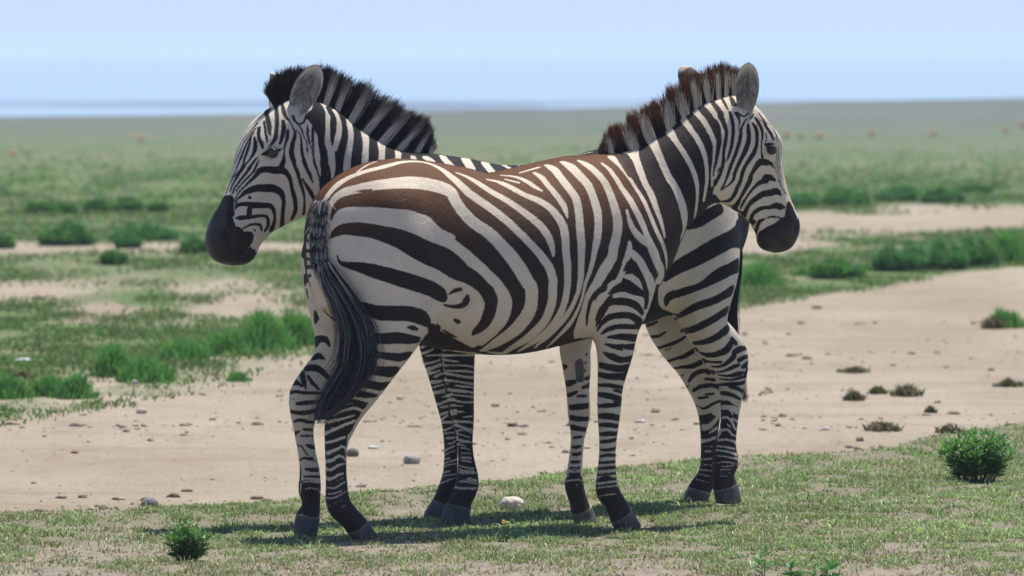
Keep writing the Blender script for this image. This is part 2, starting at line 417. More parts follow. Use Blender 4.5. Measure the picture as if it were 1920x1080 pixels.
def make_ground():
    rows = 10720*EYE/np.concatenate([np.arange(6000, 1500, -300), np.arange(1500, 1010, -20), np.arange(1010, 700, -1.3), np.arange(700, 300, -1.6), np.arange(300, 60, -1.5)])
    c = np.linspace(-1, 1, 760); c = np.sign(c)*(.11*np.abs(c)+.32*np.abs(c)**6)
    Y, Rr = np.meshgrid(rows, c, indexing='ij'); Xx = Y*Rr
    Z = ground_z(Xx, Y); cv = cover(Xx, Y)
    V = np.stack([Xx, Y, Z], -1).reshape(-1, 3)
    n, m = Y.shape
    a = (np.arange(n-1)*m)[:, None]+np.arange(m-1)[None, :]
    Q = np.stack([a, a+1, a+m+1, a+m], -1).reshape(-1, 4)
    k = Nodes('earth'); o = k.obj()
    mp = k.n('ShaderNodeMapping', {'Vector': o, 'Scale': (1, .35, 1)}).outputs[0]
    big = k.noise(.55, 4, .6, mp); mid = k.noise(3.2, 5, .65, mp); fine = k.noise(26, 5, .7, mp); grit = k.noise(150, 3, .7, o)
    soil = k.mix(k.remap(big, .35, .65), (.335, .275, .200), (.412, .352, .272))
    soil = k.mix(k.remap(mid, .52, .70, 0, .55), soil, (.265, .205, .140))
    soil = k.mix(k.remap(fine, .56, .74, 0, .65), soil, (.20, .152, .108))
    rut = k.noise(1.0, 5, .7, k.n('ShaderNodeMapping', {'Vector': o, 'Scale': (.30, 1.5, 1), 'Rotation': (0, 0, R(-12))}).outputs[0], .6)
    soil = k.mix(k.remap(rut, .50, .66, 0, .5), soil, (.27, .205, .138))
    soil = k.mix(k.remap(grit, .60, .75, 0, .5), soil, (.50, .43, .335))
    green = k.mix(k.remap(k.noise(.12, 4, .6, mp), .38, .62), (.115, .185, .062), (.185, .205, .100))
    green = k.mix(k.remap(mid, .40, .68, 0, .75), green, (.085, .155, .044))
    green = k.mix(k.remap(k.noise(1.3, 4, .65, mp), .48, .68, 0, .85), green, (.235, .205, .130))
    far = k.remap(k.n('ShaderNodeSeparateXYZ', {0: o}).outputs[1], 24, 30)
    turf = k.mix(far, (.185, .185, .105), green)
    turf = k.mix(k.remap(k.n('ShaderNodeSeparateXYZ', {0: o}).outputs[1], 78, 150), turf, k.mix(k.remap(k.noise(.05, 4, .6, mp), .4, .6), (.120, .142, .120), (.150, .160, .140)))  # turf greys with distance: far haze put into the ground colour
    soil = k.mix(k.remap(k.attr('bank', 'Fac'), 0, 1), soil, k.mix(k.remap(fine, .4, .7), (.33, .28, .22), (.20, .16, .12)))
    f = k.math('ADD', k.attr('cover', 'Fac'), k.math('MULTIPLY', k.math('SUBTRACT', fine, .5), .55), clamp=True)
    nearf = k.mix(far, (.55, .55, .55), (1, 1, 1))
    f = k.math('MULTIPLY', k.remap(f, .25, .62), k.n('ShaderNodeRGBToBW', {0: nearf}).outputs[0])
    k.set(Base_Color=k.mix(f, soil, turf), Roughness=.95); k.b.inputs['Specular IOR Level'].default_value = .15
    k.bump(k.math('ADD', k.math('MULTIPLY', fine, 1.0), k.math('ADD', k.math('MULTIPLY', grit, .25), k.math('MULTIPLY', mid, .8))), .8, .03)
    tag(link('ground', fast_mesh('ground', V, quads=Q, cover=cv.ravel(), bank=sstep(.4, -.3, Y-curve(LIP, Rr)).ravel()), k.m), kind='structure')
make_ground()

def make_lake():
    n = 60
    ys = np.geomspace(120, 9000, n); c = np.linspace(-.6, .6, 40)
    Y, Rr = np.meshgrid(ys, c, indexing='ij')
    V = np.stack([Y*Rr, Y, np.full_like(Y, -.16)], -1).reshape(-1, 3)
    a = (np.arange(n-1)*40)[:, None]+np.arange(39)[None, :]
    Q = np.stack([a, a+1, a+41, a+40], -1).reshape(-1, 4)
    k = Nodes('lake_water')
    k.set(Base_Color=(.30, .40, .50, 1), Roughness=.35)
    k.bump(k.noise(1.2, 4, .6, k.n('ShaderNodeMapping', {'Vector': k.obj(), 'Scale': (.3, 1, 1)}).outputs[0]), .25, .1)
    tag(link('lake', fast_mesh('lake', V, quads=Q), k.m), kind='structure')
make_lake()

def shore():
    """mud bars and reeds standing in the shallow water"""
    rng = np.random.default_rng(5); V = []; F = []; b = 0
    for i in range(26):
        y = rng.uniform(160, 215); x = rng.uniform(-.1, .1)*y; l = rng.uniform(2, 8); w = rng.uniform(.4, 1.3)
        m = 22; a = np.linspace(0, 6.283, m, endpoint=False); rr = 1+.25*(vnoise(a*1.5, a*0+i, 7)-.5)
        top = np.stack([x+np.cos(a)*l*rr, y+np.sin(a)*w*rr, np.full(m, -.13)], 1); low = np.stack([x+np.cos(a)*l*rr*1.15, y+np.sin(a)*w*rr*1.3, np.full(m, -.20)], 1)
        V += [np.array([[x, y, -.10]]), top, low]
        for j in range(m):
            k = (j+1) % m; F += [(b, b+1+j, b+1+k), (b+1+j, b+1+m+j, b+1+m+k), (b+1+j, b+1+m+k, b+1+k)]
        b += 1+2*m
    k = Nodes('wet_mud'); k.set(Base_Color=(.13, .17, .23, 1), Roughness=.5)
    tag(link('mud_bars', fast_mesh('mud_bars', np.concatenate(V), tris=np.array(F)), k.m), kind='structure')
shore()

# ---------------------------------------------------------------- grass
GREENS = np.array([(.25, .36, .14), (.33, .42, .21), (.175, .28, .095), (.44, .49, .31)])
STRAW = np.array([(.42, .35, .22), (.33, .26, .16), (.25, .18, .11)])
def blades(P, h, w, lean, col, rng):
    n = len(P); a = rng.uniform(0, 2*math.pi, n); b = rng.uniform(0, 2*math.pi, n)
    d = np.stack([np.cos(a), np.sin(a), np.zeros(n)], 1); s = np.stack([np.cos(b), np.sin(b), np.zeros(n)], 1)*(w/2)[:, None]
    up = np.array([0, 0, 1.0])
    mid = P+up*(h*.62)[:, None]+d*(h*lean*.35)[:, None]; tip = P+up*(h*(1-.25*lean))[:, None]+d*(h*lean)[:, None]
    V = np.stack([P-s, P+s, mid-s*.8, mid+s*.8, tip], 1).reshape(-1, 3)
    q = np.arange(n)[:, None]*5
    T = np.stack([q+[0, 1, 3], q+[0, 3, 2], q+[2, 3, 4]], 1).reshape(-1, 3)
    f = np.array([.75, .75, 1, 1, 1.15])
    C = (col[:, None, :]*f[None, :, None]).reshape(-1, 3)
    return V, T, C
def blade_colours(n, rng, straw, x, y):
    g = GREENS[rng.integers(0, len(GREENS), n)]*(.65+.75*fbm(x*1.7, y*1.3, 91))[:, None]
    s = STRAW[rng.integers(0, len(STRAW), n)]
    return np.where((rng.random(n) < straw)[:, None], s, g)*rng.uniform(.75, 1.25, (n, 1))
def turf():
    rng = np.random.default_rng(2)
    N = 1150000
    r = rng.uniform(-.150, .150, N); y = rng.uniform(17.2**1.0, 27.5, N); x = r*y
    c = cover(x, y)
    cl = fbm(x*11, y*8, 101)
    keep = (rng.random(N) < np.clip(c*1.1, 0, 1)*np.clip((cl-.36)*4.2, .04, 1)) & (y < curve(LIP, r)+.3)
    x, y, c, cl = x[keep], y[keep], c[keep], cl[keep]; n = len(x)
    P = np.stack([x, y, ground_z(x, y)-.002], 1)
    h = rng.uniform(.006, .022, n)*(.35+1.25*cl)*np.where(rng.random(n) < .07, 1.7, 1)
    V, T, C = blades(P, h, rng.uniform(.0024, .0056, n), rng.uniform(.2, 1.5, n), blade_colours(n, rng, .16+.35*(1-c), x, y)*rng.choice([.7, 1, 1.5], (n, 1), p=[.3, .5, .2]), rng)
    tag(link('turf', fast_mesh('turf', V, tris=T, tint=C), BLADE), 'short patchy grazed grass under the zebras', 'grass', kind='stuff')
    # dead stems and litter lying on the worn ground
    N = 89000
    r = rng.uniform(-.150, .150, N); y = rng.uniform(17.2, 25, N); x = r*y
    c = cover(x, y); q = fbm(x*6, y*4, 111)
    keep = (rng.random(N) < np.clip((q-.45)*4, .03, 1)) & (y < curve(LIP, r)+.1)
    x, y = x[keep], y[keep]; n = len(x)
    P = np.stack([x, y, ground_z(x, y)+.001], 1)
    col = STRAW[rng.integers(0, 3, n)]*rng.uniform(.35, 1.1, (n, 1))
    V, T, C = blades(P, rng.uniform(.005, .014, n), rng.uniform(.003, .008, n), rng.uniform(1, 2.5, n), col, rng)
    tag(link('dry_litter', fast_mesh('dry_litter', V, tris=T, tint=C), BLADE), 'dry brown litter and dead stems on the worn turf', 'dry grass', kind='stuff')
    # grass of the strips beyond the road
    N = 1500000
    r = rng.uniform(-.20, .20, N); w = rng.random(N); y = 26/(1-w*(1-26/100.)); x = r*y
    c = cover(x, y); cl = fbm(x*2.2, y*.9, 121)
    keep = (rng.random(N) < np.clip(c*1.1-.1, 0, 1)*np.clip((cl-.36)*4, .04, 1)*(1-.9*sstep(48, 98, y))) & (y > curve(ROAD_FAR, r)-.5)
    x, y, c, cl = x[keep], y[keep], c[keep], cl[keep]; n = len(x)
    P = np.stack([x, y, ground_z(x, y)-.004], 1)
    h = rng.uniform(.012, .045, n)*(.5+1.0*cl)*(1+.6*sstep(40, 70, y))
    col = blade_colours(n, rng, .30+.35*(1-c)-.2*sstep(.45, .6, fbm(x*.4, y*.15, 141)), x, y)*np.array([.50, .66, .45])
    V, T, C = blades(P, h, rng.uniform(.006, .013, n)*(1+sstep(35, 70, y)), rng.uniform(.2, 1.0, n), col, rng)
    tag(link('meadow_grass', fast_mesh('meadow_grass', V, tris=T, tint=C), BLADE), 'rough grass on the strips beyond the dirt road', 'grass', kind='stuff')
turf()

# ---------------------------------------------------------------- leafy plants, tufts, stones
def leaves(P, D, L, W, fold, col, rng):
    """lance-shaped leaves: base P, direction D, with a midrib fold"""
    n = len(P); D = D/np.linalg.norm(D, axis=1, keepdims=True)
    s = np.cross(D, np.array([0, 0, 1.])+rng.normal(size=(n, 3))*.35); s /= np.linalg.norm(s, axis=1, keepdims=True); u = np.cross(s, D)
    L = L[:, None]; W = W[:, None]
    a = P; m1 = P+D*L*.40-u*L*.02; m2 = P+D*L*.72-u*L*.06; t = P+D*L-u*L*.16
    l1, r1 = m1-s*W*.5+u*W*fold, m1+s*W*.5+u*W*fold; l2, r2 = m2-s*W*.36+u*W*fold*.8, m2+s*W*.36+u*W*fold*.8
    V = np.stack([a, m1, m2, t, l1, r1, l2, r2], 1).reshape(-1, 3)
    q = np.arange(n)[:, None]*8
    T = np.stack([q+k for k in ([0, 1, 4], [0, 5, 1], [4, 1, 2], [4, 2, 6], [1, 5, 7], [1, 7, 2], [6, 2, 3], [2, 7, 3])], 1).reshape(-1, 3)
    return V, T, np.repeat(col, 8, 0)
def leafy_bush(x, y, w, h, label, seed, group=None):
    rng = np.random.default_rng(seed); z = float(ground_z(x, y))
    small = w < .13
    ns = 3 if small else int(70*min(1.6, (w/.3)**1.2)+12)
    if w < .08: ns = 2
    Vs, Ts, Cs, Sp, Sw, Sc = [], [], [], [], [], []; b = 0
    for i in range(ns):
        a = rng.uniform(0, 6.283); q = rng.random()**.5
        base = np.array([math.cos(a)*q*w*.18, math.sin(a)*q*w*.18, -.01]); hh = h*(1-.35*q*q)*rng.uniform(.72, 1.06)
        tip = np.array([math.cos(a)*q*w*.44, math.sin(a)*q*w*.44, hh*.93])
        k = 7; u = np.linspace(0, 1, k)[:, None]
        path = base+(tip-base)*u+np.array([0, 0, 1])*np.sin(u*math.pi)*h*.06
        Sp.append(path); Sw.append(.004); Sc.append(np.tile((.06, .085, .03), (k, 1)))
        nl = 15 if not small else 13
        t = np.sort(rng.uniform(.18, 1, nl)); t[-4:] = rng.uniform(.93, 1, 4)
        P = np.stack([np.interp(t, u[:, 0], path[:, c]) for c in range(3)], 1)
        an = np.arange(nl)*2.4+a; el = np.where(t > .9, rng.uniform(.5, 1.2, nl), rng.uniform(.15, .7, nl))
        D = np.stack([np.cos(an)*np.cos(el), np.sin(an)*np.cos(el), np.sin(el)], 1)
        L = (.028+.022*rng.random(nl))*(1.15-.35*t)*(1.25 if small else min(1.15, max(.75, h/.16)))
        col = np.array([.080, .195, .054])*rng.uniform(.6, 1.35, (nl, 1))*np.array([1, 1, rng.uniform(.7, 1.2)])
        fresh = (t > .8)[:, None]; col = np.where(fresh, col*np.array([1.5, 1.35, 1.3]), col)
        V, T, C = leaves(P, D, L, L*.27, .12, col, rng)
        Vs.append(V); Ts.append(T+b); Cs.append(C); b += len(V)
    root = bpy.data.objects.new('leafy_plant' if small else 'leafy_bush', None); COL.objects.link(root); root.location = (x, y, z)
    tag(root, label, 'plant' if small else 'bush', group)
    V, Q, C = strands(np.array(Sp), np.array(Sw), np.array(Sc), seed)
    link('stems', fast_mesh('stems', V, quads=Q, tint=C), LEAF, root)
    link('leaves', fast_mesh('leaves', np.concatenate(Vs), tris=np.concatenate(Ts), smooth=False, tint=np.concatenate(Cs)), LEAF, root)
for i, (x, y, w, h, lab) in enumerate(BUSHES): leafy_bush(x, y, w, h, lab, 40+i, 'sprouts along the bottom edge' if 'bottom' in lab else None)

def flower_plant(x, y, w, h, label):
    rng = np.random.default_rng(77); z = float(ground_z(x, y))
    root = bpy.data.objects.new('flowering_plant', None); COL.objects.link(root); root.location = (x, y, z); tag(root, label, 'flower')
    n = 60; t = rng.uniform(.1, .85, n); a = rng.uniform(0, 6.283, n)
    P = np.stack([np.cos(a)*w*.12, np.sin(a)*w*.12, t*h], 1); D = np.stack([np.cos(a), np.sin(a), rng.uniform(-.1, .6, n)], 1)
    col = np.array([.11, .17, .05])*rng.uniform(.6, 1.3, (n, 1))
    V, T, C = leaves(P, D, rng.uniform(.010, .019, n), rng.uniform(.006, .010, n), .1, col, rng)
    link('leaves', fast_mesh('leaves', V, tris=T, smooth=False, tint=C), LEAF, root)
    sp = np.array([[(0, 0, 0), (.002, 0, h*.5), (0, 0, h*.95)], [(0, 0, 0), (.01, .003, h*.4), (.012, 0, h*.8)]])
    V, Q, C = strands(sp, np.array([.004, .004]), np.tile((.09, .11, .04), (2, 3, 1)))
    link('stem', fast_mesh('stem', V, quads=Q, tint=C), LEAF, root)
    n = 26; a = rng.uniform(0, 6.283, n); c = rng.normal(size=(n, 3))*np.array([.006, .006, .0025])+np.array([0, 0, h*.97])
    D = np.stack([np.cos(a), np.sin(a), rng.uniform(.1, 1, n)], 1)
    V, T, C = leaves(c, D, rng.uniform(.005, .008, n), rng.uniform(.005, .008, n), .1, np.array([.75, .55, .10])*rng.uniform(.8, 1.2, (n, 1)), rng)
    link('petals', fast_mesh('petals', V, tris=T, smooth=False, tint=C), LEAF, root)
for f in FLOWERS: flower_plant(*f)

def tuft(x, y, w, h, kind, label, seed, name=None):
    rng = np.random.default_rng(seed); z = float(ground_z(x, y))
    if kind < 2: w, h = w*1.28, h*.84
    n = int({0: 1500, 1: 2000, 2: 700}[kind]*np.clip(w/.25, .45, 2.2)*(1 if y < 60 else .55))
    a = rng.uniform(0, 6.283, n); q = np.abs(rng.normal(size=n))*.52; q = np.where(kind == 1, rng.random(n)**.6, np.minimum(q, 1.4 if kind == 0 else .95))
    px0, py0 = np.cos(a)*q*w*.46, np.sin(a)*q*w*.46
    lump = .35+1.05*vnoise(px0*7/w+seed, py0*5/w, 3)
    px, py = np.cos(a)*q*w*.46, np.sin(a)*q*w*.60
    big = 1+1.2*sstep(30, 70, y)
    if kind == 1:                                           # leafy shrub: short blades through a lumpy dome
        t = rng.random(n); dome = h*np.sqrt(np.clip(1-np.minimum(q, 1)**2*.92, 0, 1))*lump
        P = np.stack([px, py, t*dome*.85], 1); hh = rng.uniform(.03, .085, n)*min(1.3, .6+h/.25)
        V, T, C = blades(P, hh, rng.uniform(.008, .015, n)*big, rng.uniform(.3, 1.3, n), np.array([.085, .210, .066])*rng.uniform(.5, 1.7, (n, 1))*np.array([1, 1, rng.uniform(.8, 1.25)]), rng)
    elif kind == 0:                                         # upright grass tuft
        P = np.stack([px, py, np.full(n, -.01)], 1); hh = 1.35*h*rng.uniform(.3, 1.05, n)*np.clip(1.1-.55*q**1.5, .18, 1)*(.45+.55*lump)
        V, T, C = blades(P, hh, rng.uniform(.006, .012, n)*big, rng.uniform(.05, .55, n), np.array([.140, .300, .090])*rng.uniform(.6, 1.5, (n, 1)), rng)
    else:                                                   # dry heap of twigs and dead blades
        P = np.stack([px, py, rng.random(n)*h*.45*np.clip(1-q, 0, 1)], 1); hh = h*rng.uniform(.15, .75, n)*lump
        base = np.where((rng.random(n) < .22)[:, None], np.array([.085, .115, .05]), np.array([.16, .115, .07]))
        V, T, C = blades(P, hh, rng.uniform(.004, .012, n), rng.uniform(.3, 1.8, n), base*rng.uniform(.5, 1.5, (n, 1)), rng)
    nm = name or {0: 'grass_tuft', 1: 'low_shrub', 2: 'dry_clump'}[kind]
    o = link(nm, fast_mesh(nm, V, tris=T, tint=C), BLADE, None, (x, y, z))
    tag(o, label, {0: 'grass tuft', 1: 'shrub', 2: 'dry grass'}[kind], {0: 'green tufts beside the road', 1: 'low shrubs on the plain', 2: 'dry clumps on the road'}[kind])
for i, t in enumerate(TUFTS): tuft(*t, 200+i)

def speck(x, y, w, h, label, seed):
    rng = np.random.default_rng(seed); n = 260
    w *= .85; h *= .85; a = rng.uniform(0, 6.283, n); q = rng.random(n)**.5
    P = np.stack([np.cos(a)*q*w*.45, np.sin(a)*q*w*.45, rng.random(n)*h*.6], 1)
    V, T, C = blades(P, rng.uniform(.3, .5, n)*h, np.full(n, .03), rng.uniform(.1, .9, n), np.array([.88, .60, .46])*rng.uniform(.7, 1.3, (n, 1)), rng)
    tag(link('reddish_clump', fast_mesh('reddish_clump', V, tris=T, tint=C), BLADE, None, (x, y, float(ground_z(x, y)))), label, 'clump', 'reddish clumps far out on the plain')
for i, s in enumerate(SPECKS): speck(*s, 500+i)

import bmesh
def stone(x, y, w, h, colour, label, seed):
    rng = np.random.default_rng(seed); bm = bmesh.new(); bmesh.ops.create_icosphere(bm, subdivisions=4, radius=1)
    off = rng.uniform(0, 50, 3); rough = .55 if 'limestone' in label else .28
    for v in bm.verts:
        p = np.array(v.co)
        d = 1+rough*(fbm(p[0]*1.3+off[0]+p[2], p[1]*1.3+off[1]-p[2]*.7, 3, 3)-.5)+(.30*(abs(vnoise(p[0]*3+off[2], p[1]*3+p[2]*3, 4)-.5)) if 'limestone' in label else 0)
        v.co = Vector(p*float(d))
    for v in bm.verts:
        v.co.x *= w*.5; v.co.y *= w*.42; v.co.z = v.co.z*h*.52
        if v.co.z < -h*.35: v.co.z = -h*.35
        v.co.z += h*.30
    me = bpy.data.meshes.new('stone'); bm.to_mesh(me); bm.free()
    for p in me.polygons: p.use_smooth = True
    k = Nodes('stone'); o = k.obj()
    c = k.mix(k.remap(k.noise(60, 4, .65, o), .35, .7), tuple(q*1.2 for q in colour), tuple(q*.6 for q in colour))
    k.set(Base_Color=c, Roughness=.85).bump(k.noise(130, 4, .7, o), .5, .006)
    o = link('clod' if 'clod' in label else 'stone', me, k.m, None, (x, y, float(ground_z(x, y)))); o.rotation_euler.z = rng.uniform(-.5, .5)
    tag(o, label, 'clod' if 'clod' in label else 'stone')
for i, s in enumerate(STONES): stone(*s, 300+i)

def clods():
    rng = np.random.default_rng(8); N = 5600
    r = rng.uniform(-.17, .17, N); y = rng.uniform(20, 36, N); x = r*y
    q = fbm(x*.9, y*.8, 131)
    keep = (y > curve(LIP, r)+.1) & (y < curve(ROAD_FAR, r)-.3) & (rng.random(N) < np.clip((q-.42)*5, .02, 1))
    x, y = x[keep], y[keep]; n = len(x)
    bm = bmesh.new(); bmesh.ops.create_icosphere(bm, subdivisions=2, radius=1); U = np.array([v.co[:] for v in bm.verts]); F = np.array([[v.index for v in f.verts] for f in bm.faces]); bm.free()
    s = .004+.016*rng.random(n)**5
    jit = 1+.8*(rng.random((n, len(U), 1))-.5)
    V = U[None]*jit*(s[:, None]*np.stack([rng.uniform(.9, 1.7, n), rng.uniform(.9, 1.5, n), rng.uniform(.55, 1.1, n)], 1))[:, None]
    V += np.stack([x, y, ground_z(x, y)+s*.15], 1)[:, None]
    col = np.array([.31, .25, .185])*rng.uniform(.6, 1.2, (n, 1)); col = np.where((rng.random(n) < .03)[:, None], np.array([.55, .53, .49]), col)
    k = Nodes('clod_earth'); k.set(Base_Color=k.attr('tint'), Roughness=.95)
    me = fast_mesh('road_clods', V.reshape(-1, 3), tris=(np.arange(n)[:, None, None]*len(U)+F[None]).reshape(-1, 3), tint=np.repeat(col, len(U), 0))
    tag(link('road_clods', me, k.m), 'small earth clods and pebbles strewn over the dirt road', 'clods', kind='stuff')
clods()

# ---------------------------------------------------------------- haze over the plain and the lake
def haze():
    x, y0, y1, z0, z1 = 7000, -60, 9500, -2.5, 9
    V = [(-x, y0, z0), (x, y0, z0), (x, y1, z0), (-x, y1, z0), (-x, y0, z1), (x, y0, z1), (x, y1, z1), (-x, y1, z1)]
    Q = [(0, 3, 2, 1), (4, 5, 6, 7), (0, 1, 5, 4), (1, 2, 6, 5), (2, 3, 7, 6), (3, 0, 4, 7)]
    m = bpy.data.materials.new('haze'); m.use_nodes = True; t = m.node_tree; t.nodes.clear()
    out = t.nodes.new('ShaderNodeOutputMaterial'); v = t.nodes.new('ShaderNodeVolumePrincipled')
    v.inputs['Color'].default_value = (.70, .81, 1, 1); v.inputs['Density'].default_value = .0006
    t.links.new(v.outputs[0], out.inputs['Volume'])
    tag(link('haze', fast_mesh('haze', V, quads=Q, smooth=False), m), kind='stuff')
haze()


